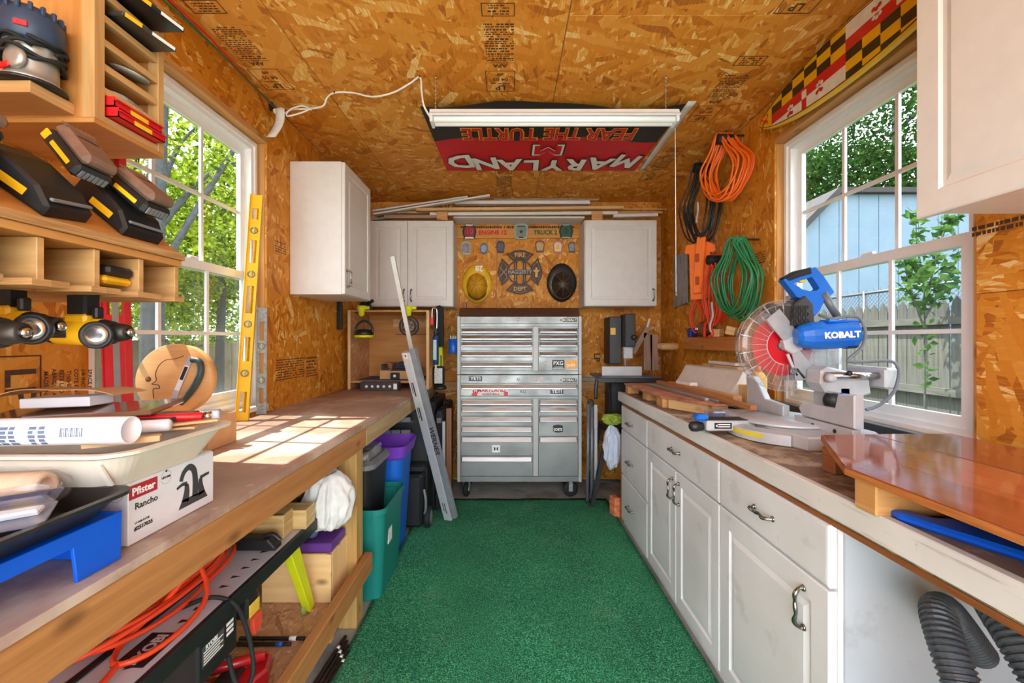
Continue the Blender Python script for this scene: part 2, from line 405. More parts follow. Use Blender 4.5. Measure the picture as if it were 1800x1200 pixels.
def brushed(name, c, rough=0.28, horiz=True, metal=1.0):
    if name in MATS: return MATS[name]
    m, nt, b, o = _new(name); L = nt.links; tc = N(nt, 'TexCoord'); mp = N(nt, 'Mapping'); mp.inputs['Scale'].default_value = (4, 4, 300) if horiz else (300, 4, 4)
    L.new(tc.outputs['Object'], mp.inputs[0]); n = N(nt, 'TexNoise'); n.inputs['Scale'].default_value = 3; L.new(mp.outputs[0], n.inputs[0])
    n2 = N(nt, 'TexNoise'); n2.inputs['Scale'].default_value = 5; n2.inputs['Detail'].default_value = 5; L.new(tc.outputs['Object'], n2.inputs[0])
    r = ramp(nt, [(0.2, dim(c, 0.82)), (0.8, dim(c, 1.1))]); L.new(n.outputs[0], r.inputs[0]); L.new(r.outputs[0], b.inputs['Base Color'])
    r2 = ramp(nt, [(0.25, (rough*0.7,)*3+(1,)), (0.75, (rough*1.5,)*3+(1,))]); L.new(n2.outputs[0], r2.inputs[0]); L.new(r2.outputs[0], b.inputs['Roughness'])
    b.inputs['Metallic'].default_value = metal
    pass
    MATS[name] = m; return m
def clear(name, tint=(1, 1, 1, 1), gloss=0.12, rough=0.03, haze=0.0, hazec=(0.8, 0.8, 0.8, 1)):
    """thin clear sheet: transparent with a glossy share and optional dusty haze"""
    if name in MATS: return MATS[name]
    m = bpy.data.materials.new(name); m.use_nodes = True; nt = m.node_tree; nt.nodes.clear(); L = nt.links
    o = N(nt, 'OutputMaterial'); t = N(nt, 'BsdfTransparent'); t.inputs[0].default_value = tint
    g = N(nt, 'BsdfGlossy'); g.inputs['Roughness'].default_value = rough; fr = N(nt, 'LayerWeight'); fr.inputs[0].default_value = 0.5
    pw = N(nt, 'Math', operation='POWER'); pw.inputs[1].default_value = 5.0; L.new(fr.outputs['Facing'], pw.inputs[0])
    mu = N(nt, 'Math', operation='MULTIPLY_ADD'); mu.inputs[1].default_value = 0.5 if gloss else 0.0; mu.inputs[2].default_value = gloss; mu.use_clamp = True; L.new(pw.outputs[0], mu.inputs[0])
    mx = N(nt, 'MixShader'); L.new(mu.outputs[0], mx.inputs[0]); L.new(t.outputs[0], mx.inputs[1]); L.new(g.outputs[0], mx.inputs[2]); out = mx.outputs[0]
    if haze:
        d = N(nt, 'BsdfDiffuse'); d.inputs[0].default_value = hazec; tc = N(nt, 'TexCoord'); n = N(nt, 'TexNoise'); n.inputs['Scale'].default_value = 6; n.inputs['Detail'].default_value = 6
        L.new(tc.outputs['Object'], n.inputs[0]); r = ramp(nt, [(0.3, (haze*0.5,)*3+(1,)), (0.7, (haze*1.5,)*3+(1,))]); L.new(n.outputs[0], r.inputs[0])
        m2 = N(nt, 'MixShader'); L.new(r.outputs[0], m2.inputs[0]); L.new(out, m2.inputs[1]); L.new(d.outputs[0], m2.inputs[2]); out = m2.outputs[0]
    L.new(out, o.inputs[0]); MATS[name] = m; return m
def leafmat(name, c1, c2, trans=0.5):
    if name in MATS: return MATS[name]
    m = bpy.data.materials.new(name); m.use_nodes = True; nt = m.node_tree; nt.nodes.clear(); L = nt.links
    o = N(nt, 'OutputMaterial'); d = N(nt, 'BsdfDiffuse'); t = N(nt, 'BsdfTranslucent'); mx = N(nt, 'MixShader'); mx.inputs[0].default_value = trans
    tc = N(nt, 'TexCoord'); n = N(nt, 'TexNoise'); n.inputs['Scale'].default_value = 7.0; n.inputs['Detail'].default_value = 4; L.new(tc.outputs['Object'], n.inputs[0])
    r = ramp(nt, [(0.38, c2), (0.62, c1)]); L.new(n.outputs[0], r.inputs[0]); L.new(r.outputs[0], d.inputs[0]); L.new(r.outputs[0], t.inputs[0])
    L.new(d.outputs[0], mx.inputs[1]); L.new(t.outputs[0], mx.inputs[2]); L.new(mx.outputs[0], o.inputs[0]); MATS[name] = m; return m

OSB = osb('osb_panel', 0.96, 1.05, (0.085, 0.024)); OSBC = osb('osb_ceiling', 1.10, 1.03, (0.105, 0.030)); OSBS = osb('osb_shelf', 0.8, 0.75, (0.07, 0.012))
PINE = wood('pine_board', C(216, 166, 102), C(180, 122, 64), knots=0.7)
PINEL = wood('pale_pine', C(226, 190, 138), C(198, 154, 98), knots=0.5)
PLY = wood('plywood_face', C(206, 150, 82), C(178, 118, 54), ring=0.7)
PLYE = wood('plywood_edge', C(206, 164, 106), C(140, 94, 50), ring=2.0, fine=0.5)
TREAT = wood('treated_post', C(206, 170, 104), C(168, 130, 70), knots=0.6)
DARKW = wood('brown_wood', C(170, 104, 56), C(120, 68, 34), rough=0.5)
CEDAR = wood('grey_fence_wood', C(100, 98, 90), C(60, 60, 56), rough=0.85)
WHITE = plain('white_paint', C(222, 220, 218), 0.38, var=0.03)
VINYL = plain('white_vinyl', C(238, 240, 242), 0.35, var=0.02)
BLACKP = plain('black_plastic', C(28, 29, 31), 0.45, var=0.2)
BLACKR = plain('black_rubber', C(22, 22, 23), 0.75, var=0.2)
GREYP = plain('grey_plastic', C(120, 122, 126), 0.5)
LGREY = plain('light_grey_plastic', C(182, 184, 188), 0.45, var=0.06)
ALU = brushed('aluminium', C(205, 207, 210), 0.32)
STEEL = brushed('stainless_steel', C(196, 197, 194), 0.24)
CHROME = plain('chrome', C(200, 200, 200), 0.15, 1.0, 0.05)
IRON = plain('dark_steel', C(70, 66, 62), 0.45, 0.8, 0.2)
YELP = plain('yellow_plastic', C(246, 190, 24), 0.42, var=0.05)
LIME = plain('lime_plastic', C(206, 214, 28), 0.42, var=0.05)
REDP = plain('red_plastic', C(214, 28, 34), 0.4, var=0.05)
BLUEP = plain('blue_plastic', C(20, 92, 200), 0.38, var=0.05)
INK = plain('black_ink', C(34, 28, 22), 0.7, var=0.15)
WINK = plain('white_ink', C(240, 240, 238), 0.6, var=0.02)
REDINK = plain('red_ink', C(214, 26, 40), 0.6, var=0.04)
# ================================================================== the setting
XL, XR, ZC, YB, Y0 = -1.338, 1.465, 2.68, 4.122, -1.25
WT = 0.11
WN, WF, WB, WTOP = 1.36, 2.355, 1.0, 2.46      # window opening: near, far, bottom, top
CONC = stained('concrete', C(165, 163, 158), [(C(120, 116, 110), 0.5, 4.0, 0.7)], 0.85, 6.0)
SID = plain('outside_siding', C(190, 190, 186), 0.7)
floor = MB().box(XL-WT, Y0, -0.1, XR+WT, YB+WT, 0).obj('floor', CONC, kind='structure')
def holed(name, x0, x1, mat):
    """side wall slab with a window opening, one connected mesh"""
    m = MB(Mf((0, 0, 0), (0, 1, 0), z=(0, 0, 1)))      # local x = world Y, local y = -world X
    m.ring(Y0, 0, YB+WT, ZC+0.1, (WN-0.036-Y0, YB+WT-WF-0.036, WB-0.026, ZC+0.1-WTOP), -x1, -x0)
    return m.obj(name, mat, kind='structure')
wall_left = holed('wall_left', XL-WT, XL-0.012, SID)
wall_right = holed('wall_right', XR+0.012, XR+WT, SID)
wall_back = MB().box(XL-WT, YB+0.012, 0, XR+WT, YB+WT, ZC+0.1).obj('wall_back', SID, kind='structure')
ceiling = MB().box(XL-WT, Y0-0.1, ZC+0.012, XR+WT, YB+WT, ZC+0.14).obj('ceiling', SID, kind='structure')
g = 0.0012
def panel(parent, a, b, mat=OSB):
    return MB().box(a[0], a[1], a[2], b[0], b[1], b[2], 0.0015).part('panel', mat, parent)
for (y0, y1, z0, z1) in ((Y0, WN, 0, ZC), (WN+2*g, WF-2*g, WTOP, ZC), (WN+2*g, WF-2*g, 0, WB), (WF, 3.0, 0, ZC), (3.0, YB, 0, ZC)):
    panel(wall_left, (XL-0.012, y0+g, z0+g), (XL, y1-g, z1-g))
for (y0, y1, z0, z1) in ((Y0, WN-0.02, 0, 1.493), (Y0, WN-0.02, 1.493, ZC), (WN-0.018, WF-2*g, WTOP, ZC), (WN-0.018, WF-2*g, 0, WB), (WF, 3.2, 0, ZC), (3.2, YB, 0, ZC)):
    panel(wall_right, (XR, y0+g, z0+g), (XR+0.012, y1-g, z1-g))
for (x0, x1, z0, z1) in ((XL, -0.12, 0, ZC), (-0.12, 1.10, 0, ZC), (1.10, XR, 0, ZC)):
    panel(wall_back, (x0+g, YB, z0+g), (x1-g, YB+0.012, z1-g))
for (x0, x1, y0, y1) in ((XL, -0.975, Y0, YB), (-0.975, 0.245, Y0, 2.925), (-0.975, 0.245, 2.925, YB), (0.245, XR, Y0, 1.75), (0.245, XR, 1.75, YB)):
    panel(ceiling, (x0+g*1.5, y0+g, ZC), (x1-g*1.5, y1-g, ZC+0.012), OSBC)
# front jambs beside the open doorway behind the camera
# ---- windows
GLASS = clear('window_glass', (0.52, 0.535, 0.535, 1), 0.03, 0.01, 0.012)
SCREEN = clear('insect_screen', (0.86, 0.86, 0.85, 1), 0.0, 0.5, 0.22, (0.46, 0.46, 0.45, 1))
tn = [0]
def trim(mb, mat):
    tn[0] += 1; return mb.obj('trim_%d' % tn[0], mat, kind='structure')
def window(n, side):
    s = 1 if side > 0 else -1
    X0 = XR if s > 0 else XL                      # room face
    # local frame: x = world Y, y = outward, z = up
    fr = Mf((X0, 0, 0), (0, 1, 0), (s, 0, 0)) if s < 0 else Mf((X0, 0, 0), (0, 1, 0), (1, 0, 0))
    def loc(): 
        m = MB(); return m
    def X(a): return X0+s*a
    # rough-opening boards
    bt = 0.035
    def bx(y0, a0, z0, y1, a1, z1, b=0.0): 
        m = MB(); m.box(X(a0), y0, z0, X(a1), y1, z1, b); return m
    trim(bx(WF, 0.0125, WB-0.026, WF+bt, WT, WTOP, 0.002), PINE)
    trim(bx(WN-bt, 0.0125, WB-0.026, WN, WT, WTOP, 0.002), PINE)
    trim(bx(WN, -0.003, WTOP-0.03, WF, WT, WTOP, 0.002), PINE)
    trim(bx(WN, -0.012, WB-0.025, WF, WT, WB, 0.002), WHITE if s < 0 else PINE)
    o = thing('window_%d' % n, None, None, (X(0.09), (WN+WF)/2, WB), kind='structure')
    y0, y1, z0, z1 = WN, WF, WB, WTOP-0.03
    def ringm(ya, za, yb, zb, wd, a0, a1):
        m = MB(Mf((0, 0, 0), (0, 1, 0), z=(0, 0, 1)))
        xa, xb = -X(a0), -X(a1); m.ring(ya, za, yb, zb, wd, min(xa, xb), max(xa, xb)); return m
    ringm(y0, z0, y1, z1, 0.05, 0.055, 0.12).part('frame', VINYL, o)
    ringm(y0+0.012, z0+0.012, y1-0.012, z1-0.012, 0.018, 0.045, 0.056).part('frame_lip', VINYL, o)
    zm = 1.69
    for (za, zb, a0, a1, nm) in ((z0+0.05, zm+0.02, 0.066, 0.088, 'lower_sash'), (zm-0.02, z1-0.05, 0.092, 0.114, 'upper_sash')):
        sash = ringm(y0+0.05, za, y1-0.05, zb, (0.035, 0.035, 0.04, 0.04), a0, a1).part(nm, VINYL, o)
        ya, yb = y0+0.085, y1-0.085; zc, zd = za+0.04, zb-0.04; am = (a0+a1)/2
        for k in (1, 2):
            yy = ya+(yb-ya)*k/3; bx(yy-0.008, am-0.006, zc, yy+0.008, am+0.006, zd).part('muntin', VINYL, sash)
        zz = (zc+zd)/2; bx(ya, am-0.0065, zz-0.008, yb, am+0.0065, zz+0.008).part('muntin', VINYL, sash)
        for k in range(3):
            for j in range(2):
                p0 = ya+(yb-ya)*k/3+0.008*(k > 0); p1 = ya+(yb-ya)*(k+1)/3-0.008*(k < 2)
                q0 = zc+(zd-zc)*j/2+0.008*(j > 0); q1 = zc+(zd-zc)*(j+1)/2-0.008*(j < 1)
                m = MB(); xx = X(am); v = [(xx, p0, q0), (xx, p1, q0), (xx, p1, q1), (xx, p0, q1)]
                m.add(v, [(0, 1, 2, 3)]); m.part('pane', GLASS, sash)
    if s < 0:
        m = MB(); xx = X(0.116); m.add([(xx, y0+0.05, z0+0.05), (xx, y1-0.05, z0+0.05), (xx, y1-0.05, zm), (xx, y0+0.05, zm)], [(0, 1, 2, 3)])
        m.part('insect_screen', SCREEN, o)
        bx(1.86, 0.05, zm+0.018, 1.91, 0.068, zm+0.03, 0.002).part('sash_lock', VINYL, o)
    else:
        bx(1.78, 0.05, zm+0.018, 1.84, 0.068, zm+0.03, 0.002).part('sash_lock', VINYL, o)
window(1, -1); window(2, 1)
# cleat and steel strap on the back wall
trim(MB().box(XL, YB-0.038, 0.86, -0.45, YB, 0.95, 0.003), PINE)
trim(MB().box(0.63, YB-0.038, 0.86, 1.36, YB, 0.95, 0.003), PINE)
GALV = stained('galvanised_steel', C(150, 152, 150), [(C(110, 112, 112), 0.5, 60.0, 0.8)], 0.45, 30)
trim(MB().box(0.63, YB-0.044, 0.952, 1.36, YB, 0.99, 0.001), GALV)
# green turf carpet
def carpetmat():
    m, nt, b, o = _new('green_turf'); L = nt.links; tc = N(nt, 'TexCoord')
    n1 = N(nt, 'TexNoise'); n1.inputs['Scale'].default_value = 190; n1.inputs['Detail'].default_value = 2; L.new(tc.outputs['Object'], n1.inputs[0])
    n2 = N(nt, 'TexNoise'); n2.inputs['Scale'].default_value = 2.2; n2.inputs['Detail'].default_value = 6; L.new(tc.outputs['Object'], n2.inputs[0])
    r = ramp(nt, [(0.36, C(10, 84, 54)), (0.52, C(24, 138, 92)), (0.68, C(108, 200, 156))]); L.new(n1.outputs[0], r.inputs[0])
    r2 = ramp(nt, [(0.35, (0.8, 0.8, 0.8, 1)), (0.7, (1.15, 1.15, 1.1, 1))]); L.new(n2.outputs[0], r2.inputs[0])
    mx = N(nt, 'MixRGB', blend_type='MULTIPLY'); mx.inputs[0].default_value = 1; L.new(r.outputs[0], mx.inputs[1]); L.new(r2.outputs[0], mx.inputs[2])
    # sawdust specks
    n3 = N(nt, 'TexNoise'); n3.inputs['Scale'].default_value = 520; L.new(tc.outputs['Object'], n3.inputs[0])
    n4 = N(nt, 'TexNoise'); n4.inputs['Scale'].default_value = 3.5; n4.inputs['Detail'].default_value = 4; L.new(tc.outputs['Object'], n4.inputs[0])
    r4 = ramp(nt, [(0.5, (0, 0, 0, 1)), (0.7, (0.10, 0.10, 0.10, 1))]); L.new(n4.outputs[0], r4.inputs[0])
    ad = N(nt, 'Math', operation='ADD'); L.new(n3.outputs[0], ad.inputs[0]); L.new(r4.outputs[0], ad.inputs[1])
    gt = ramp(nt, [(0.715, (0, 0, 0, 1)), (0.74, (0.75, 0.75, 0.75, 1))]); L.new(ad.outputs[0], gt.inputs[0])
    m3 = N(nt, 'MixRGB'); m3.inputs[2].default_value = C(205, 210, 180); L.new(gt.outputs[0], m3.inputs[0]); L.new(mx.outputs[0], m3.inputs[1])
    L.new(m3.outputs[0], b.inputs['Base Color']); b.inputs['Roughness'].default_value = 0.9
    bp = N(nt, 'Bump'); bp.inputs['Strength'].default_value = 0.9; bp.inputs['Distance'].default_value = 0.006; L.new(n1.outputs[0], bp.inputs['Height']); L.new(bp.outputs[0], b.inputs['Normal'])
    return m
def carpet_fn(u, v): 
    x = -0.706+u*(0.818+0.706); y = -1.2+v*(3.595+1.2)
    if v > 0.999: y += 0.006*sin(u*23)
    if u < 0.001: x += 0.006*sin(v*31)
    return (x, y, 0.014+0.0015*sin(u*9+v*7))
tn_c = MB().grid(carpet_fn, 40, 80, True, 0.012)
tn_c.obj('turf_carpet', carpetmat(), 'green artificial turf carpet covering the aisle floor', 'carpet')

# ================================================================== outside
GRASS = plain('lawn', C(70, 84, 44), 0.9, var=0.3, scale=3)
MB().box(-4, -9, -0.11, 4, Y0-0.005, -0.02).obj('added_bounce_slab', plain('pale_bounce_slab', C(205, 200, 190), 0.85, var=0.06, scale=4), kind='structure')  # unseen slab added behind the camera to bounce sunlight up to the ceiling
MB().box(-40, -30, -0.3, 40, 45, -0.12).obj('ground_outside', GRASS, kind='structure')
BARK = plain('bark', C(74, 74, 72), 0.9, var=0.4, scale=26, bump=0.8, bscale=40)
LEAF_L = leafmat('sunny_leaves', C(184, 200, 60), C(58, 92, 24), 0.5)
LEAF_D = leafmat('dark_leaves', C(58, 92, 38), C(24, 48, 20), 0.4)
LEAF_S = leafmat('sapling_leaves', C(92, 126, 60), C(48, 82, 36), 0.4)
def leaves(mb, c, rad_, n, size, rnd, shell=0.55):
    for _ in range(n):
        while True:
            p = Vector((rnd.uniform(-1, 1), rnd.uniform(-1, 1), rnd.uniform(-1, 1)))
            if p.length < 1: break
        if p.length > 1e-3 and rnd.random() < shell: p = p.normalized()*rnd.uniform(0.75, 1.0)
        q = Vector(c)+Vector((p.x*rad_[0], p.y*rad_[1], p.z*rad_[2]))
        d = Vector((rnd.gauss(0, 1), rnd.gauss(0, 1), rnd.gauss(-0.3, 0.7))).normalized(); e = d.orthogonal().normalized()
        e.rotate(Matrix.Rotation(rnd.uniform(0, 6.28), 3, d)); s_ = size*rnd.uniform(0.6, 1.3)
        b = len(mb.v); mb.v += [q-d*s_*0.6, q+e*s_*0.32+d*s_*0.05, q+d*s_*0.6, q-e*s_*0.32]
        mb.f.append([b, b+1, b+2, b+3]); mb.uv.append([(0, 0), (1, 0), (1, 1), (0, 1)]); mb.sm.append(False)
def tree(name, label, base, h, r, crowns, nleaf, size, lm, seed, lean=(0, 0), branches=6, group=None):
    rnd = random.Random(seed); o = thing(name, label, 'tree', base, group=group); b = Vector(base)
    top = b+Vector((lean[0], lean[1], h))
    pts = [b+(top-b)*t+Vector((0.12*sin(t*5+seed), 0.12*cos(t*4+seed), 0))*(0.3 if t else 0) for t in (0, .2, .4, .6, .8, 1)]
    MB().tube(spline(pts, 5), lambda t: r*(1.0-0.65*t), 10).part('trunk', BARK, o)
    for k in range(branches):
        t = rnd.uniform(0.3, 0.95); p = b+(top-b)*t; c, rr, _ = crowns[k % len(crowns)]
        e = Vector(c)+Vector((rnd.uniform(-.6, .6)*rr[0], rnd.uniform(-.6, .6)*rr[1], rnd.uniform(-.5, .5)*rr[2]))
        mid = (p+e)/2+Vector((0, 0, rnd.uniform(-.1, .3)))
        MB().tube(spline([p, mid, e], 5), lambda t: r*0.32*(1-0.75*t), 6).part('branch', BARK, o)
    m = MB()
    for c, rr, share in crowns: leaves(m, c, rr, int(nleaf*share), size, rnd)
    m.part('foliage', lm, o, kind='stuff')
    return o
tree('maple_tree', 'big grey trunked maple with sunlit leaves outside the left window', (-4.10, 4.95, -0.12), 7, 0.14,
     [((-4.6, 6.3, 4.2), (2.0, 1.3, 1.6), .5), ((-6.2, 7.2, 2.6), (1.6, 1.6, 1.0), .3), ((-3.6, 6.6, 5.6), (1.6, 1.5, 1.2), .2)], 16000, 0.085, LEAF_L, 3, (-0.1, 0.2))
tree('young_tree', 'slim trunked leafy tree behind the maple, seen at the right of the left window', (-5.1, 7.5, -0.12), 6.5, 0.085,
     [((-5.4, 8.0, 3.4), (1.6, 1.1, 1.3), .45), ((-6.6, 9.0, 2.0), (1.8, 1.4, 0.8), .25), ((-5.0, 9.0, 5.0), (2.2, 1.4, 1.5), .3)], 16000, 0.085, LEAF_L, 5, (-0.1, 0.2))
tree('hedge_tree', 'low leafy tree filling the far left of the yard behind the paling fence', (-9.5, 10.5, -0.12), 5, 0.10,
     [((-9.5, 10.0, 3.0), (2.6, 2.6, 2.2), .4), ((-9.0, 13.5, 3.6), (2.6, 2.4, 2.6), .35), ((-12.5, 9.0, 4.0), (2.6, 3.0, 3.0), .25)], 14000, 0.13, LEAF_L, 8)
tree('oak_tree', 'dark green oak spreading above the pale blue shed outside the right window', (11.2, 12.5, -0.12), 8, 0.2,
     [((9.0, 11.3, 5.0), (2.4, 1.6, 1.5), .3), ((11.5, 12.0, 6.6), (3.4, 2.0, 2.0), .4), ((7.2, 11.8, 4.2), (1.6, 1.4, 1.5), .15), ((13.5, 12.5, 5.2), (2.5, 2, 1.8), .15)], 30000, 0.115, LEAF_D, 12, (-0.6, -0.8), 9)
# paling fence (right)
PK = MB(Mf((0, 0, 0), (0, 1, 0), z=(0, 0, 1)))
def picket_mb(wd, h, y, X, z0=-0.1):
    m = MB(Mf((X, y, z0), (0, 1, 0), (0, 0, 1)))
    m.prism([(-wd/2, 0), (wd/2, 0), (wd/2, h-0.15), (wd*0.36, h-0.06), (0, h), (-wd*0.36, h-0.06), (-wd/2, h-0.15)], -0.009, 0.009); return m
fence = thing('paling_fence', 'weathered grey wooden paling fence outside the right window', 'fence', (5.3, 7.0, -0.1))
p0 = None; rnd = random.Random(2)
for k in range(52):
    y = 3.9+k*0.143
    if p0 is None:
        m = picket_mb(0.134, 1.96, 0, 0, 0); me = m.mesh('picket'); me.materials.append(CEDAR); p0 = me
    o = bpy.data.objects.new('picket', p0); col.objects.link(o); o.parent = fence; o.location = (rnd.uniform(-.004, .004), y-7.0, rnd.uniform(-.02, .015)); o.rotation_euler = (rnd.uniform(-.01, .01), 0, 0)
for z in (0.72, 1.58): MB().box(5.2, 3.8, z-0.045, 5.288, 11.4, z+0.045).part('rail', CEDAR, fence)
fenceL = thing('board_fence', 'brown board fence beyond the left window', 'fence', (-7.4, 8.0, -0.1))
CEDB = wood('brown_fence_wood', C(150, 128, 96), C(100, 84, 62), rough=0.85)
pb = None
for k in range(64):
    y = 3.2+k*0.15
    if pb is None:
        m = MB(); m.box(-0.01, -0.07, 0, 0.01, 0.07, 1.44, 0.003); pb = m.mesh('board'); pb.materials.append(CEDB)
    o = bpy.data.objects.new('board', pb); col.objects.link(o); o.parent = fenceL; o.location = (rnd.uniform(-.004, .004), y-8.0, 0)
for z in (0.4, 1.15): MB().box(-7.49, 3.1, z-0.04, -7.412, 12.8, z+0.04).part('rail', CEDB, fenceL)
# chain-link fence behind the palings
cl = thing('chain_link_fence', 'grey chain link fence with twisted wire tips above the palings', 'fence', (5.62, 7.0, -0.1))
CLM = plain('galvanised_wire', C(96, 98, 100), 0.5, 0.6)
MB().cyl((5.62, 3.6, 2.08), (5.62, 11.5, 2.08), 0.021, 8).part('top_rail', CLM, cl)
for y in (4.1, 6.75, 9.4): MB().cyl((5.62, y, -0.1), (5.62, y, 2.12), 0.028, 8).part('post', CLM, cl)
wm = MB(); st = 0.066
for k in range(120):
    y = 3.6+k*st
    for sgn in (1, -1):
        a = Vector((5.64, y, 1.25)); n_ = 13; pts = []
        b_ = Vector((5.64, y+sgn*st*n_, 1.25+st*n_*1.0)); wm.bar(a, b_, 0.004, 0.004)
wm.part('wire_mesh', CLM, cl, kind='stuff')
tips = MB()
for k in range(60): y = 3.7+k*0.13; tips.bar((5.62, y, 2.08), (5.62, y+0.03, 2.15), 0.005, 0.005)
tips.part('wire_tips', CLM, cl, kind='stuff')
# neighbour's pale blue shed
SHW = plain('pale_blue_siding', C(122, 142, 158), 0.7, var=0.06, scale=3)
sh = thing('blue_shed', 'pale blue wooden shed with a dark roof edge beyond the palings', 'shed', (8.5, 8.6, -0.12))
def shtop(x): return 3.55+(x-5.85)*0.92 if x < 6.65 else 4.286
xs = [5.85+0.4*k for k in range(24)]
for a, b_ in zip(xs[:-1], xs[1:]):
    m = MB(Mf((0, 8.6, 0), (1, 0, 0), z=(0, -1, 0))); pts = [(a+0.006, -0.12), (b_-0.006, -0.12)]
    m.prism([(a+0.006, -0.12), (b_-0.006, -0.12), (b_-0.006, shtop(b_))]+([(6.65, 4.286)] if a < 6.65 < b_ else [])+[(a+0.006, shtop(a))], -0.02, 0.0); m.part('plank', SHW, sh)
MB().box(5.86, 8.63, -0.12, 15.0, 11.6, 3.5).part('body', SHW, sh)
RF = plain('dark_roof', C(62, 58, 56), 0.8)
m = MB(Mf((0, 8.5, 0), (1, 0, 0), z=(0, -1, 0))); m.prism([(5.7, 3.36), (6.6, 4.28), (15.2, 4.28), (15.2, 4.38), (6.55, 4.38), (5.62, 3.44)], -3.1, 0.04); m.part('roof', RF, sh)
# sapling by the chain-link fence
sp = thing('sapling', 'leafy green sapling growing beside the chain link fence', 'sapling', (4.85, 4.98, -0.12)); rnd = random.Random(31)
stems = [[(4.85, 4.98, -.12), (4.87, 5.0, 1.2), (4.86, 5.0, 2.0), (4.78, 5.0, 2.45), (4.72, 4.95, 2.85)], [(4.86, 5.0, 1.7), (5.0, 5.02, 2.2), (5.15, 5.05, 2.65), (5.28, 5.1, 2.8)], [(4.86, 5.0, 1.5), (4.7, 5.0, 1.95), (4.62, 5.0, 2.3)], [(4.87, 5.0, 1.6), (5.1, 5.0, 2.0), (5.3, 5.0, 2.4)]]
lf = MB()
for s_ in stems:
    q = spline(s_, 8); MB().tube(q, lambda t: 0.012*(1-0.7*t), 6).part('stem', BARK, sp)
    for p in q[6:]:
        for _ in range(4): leaves(lf, p, (0.10, 0.10, 0.08), 1, 0.10, rnd, 0)
leaves(lf, (4.88, 5.0, 2.05), (0.34, 0.25, 0.34), 130, 0.10, rnd, 0)
lf.part('foliage', LEAF_S, sp, kind='stuff')
# ================================================================== cabinets
WHITED = stained('worn_white_paint', C(232, 233, 236), [(C(176, 172, 166), 0.60, 5.0, 0.5), (C(150, 140, 128), 0.66, 40.0, 0.5)], 0.42, 2.0, 0.02)
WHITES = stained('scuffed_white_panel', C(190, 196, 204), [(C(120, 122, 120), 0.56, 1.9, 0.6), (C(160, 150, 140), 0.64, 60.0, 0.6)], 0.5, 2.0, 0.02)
PULL = plain('pewter_pull', C(150, 144, 136), 0.22, 1.0, 0.25, 60)
def door_mb(M, x0, z0, x1, z1, t=0.02, fr=0.055, raised=True):
    """raised-panel front in the local x-z plane, facing -y"""
    m = MB(M); rings = [(0.0, 0.0), (0.0, -t+0.003), (0.004, -t)]
    if raised: rings += [(fr, -t), (fr+0.006, -t+0.007), (fr+0.016, -t+0.007), (fr+0.032, -t+0.001)]
    else: rings += [(0.010, -t-0.001)]
    v = []; fs = []
    for ins, y in rings: v += [(x0+ins, y, z0+ins), (x1-ins, y, z0+ins), (x1-ins, y, z1-ins), (x0+ins, y, z1-ins)]
    for r in range(len(rings)-1):
        for k in range(4): j = (k+1) % 4; fs.append((r*4+k, r*4+j, r*4+4+j, r*4+4+k))
    n = len(rings)*4; fs.append((n-4, n-3, n-2, n-1)); fs.append((3, 2, 1, 0))
    m.add(v, fs); return m
def pull_mb(M, c, L=0.10, vert=False, t=0.02):
    m = MB(M @ T(c[0], -t, c[1]) @ (R(pi/2, 'Y') if vert else Matrix.Identity(4)))
    pts = [(-L/2, 0, 0), (-L/2, -0.012, 0), (-L*0.36, -0.026, 0.002), (-L*0.16, -0.024, -0.002), (0, -0.024, 0.0), (L*0.16, -0.024, 0.002), (L*0.36, -0.026, -0.002), (L/2, -0.012, 0), (L/2, 0, 0)]
    m.tube(spline(pts, 5), lambda t_: 0.0042+0.0020*abs(cos(t_*pi*4)), 8)
    for s in (-1, 1):
        M0 = m.M; m.M = M0 @ T(s*L/2, 0, 0) @ R(pi/2, 'X'); m.lathe([(0.0, 0.006), (0.008, 0.005), (0.010, 0.0)], 10); m.M = M0
    return m
def cabinet(name, label, M, wd, h, dp, fronts, mat=WHITE, pulls=(), fr=0.055, group=None, body_mat=None):
    o = thing(name, label, 'cabinet', M=M, group=group); I = Matrix.Identity(4)
    b = MB(); b.box(0, 0.001, 0, wd, dp, h, 0.0015); b.part('body', body_mat or mat, o, world=False)
    for (kind, x0, z0, x1, z1, pull) in fronts:
        f = door_mb(I, x0, z0, x1, z1, 0.02, fr, kind == 'door').part(kind, mat, o, world=False)
        if pull: pull_mb(I, pull[:2], pull[3] if len(pull) > 3 else 0.10, pull[2]).part('handle', PULL, f, world=False)
    return o
# left wall upper cabinet: door faces +X
Mlu = Mf((-1.022, 2.60, 1.627), (0, 1, 0), (-1, 0, 0))
cabinet('wall_cabinet', 'white single door wall cabinet on the left wall beyond the window', Mlu, 0.49, 0.81, 0.314, [('door', 0.004, 0.004, 0.486, 0.806, (0.035, 0.10, True))])
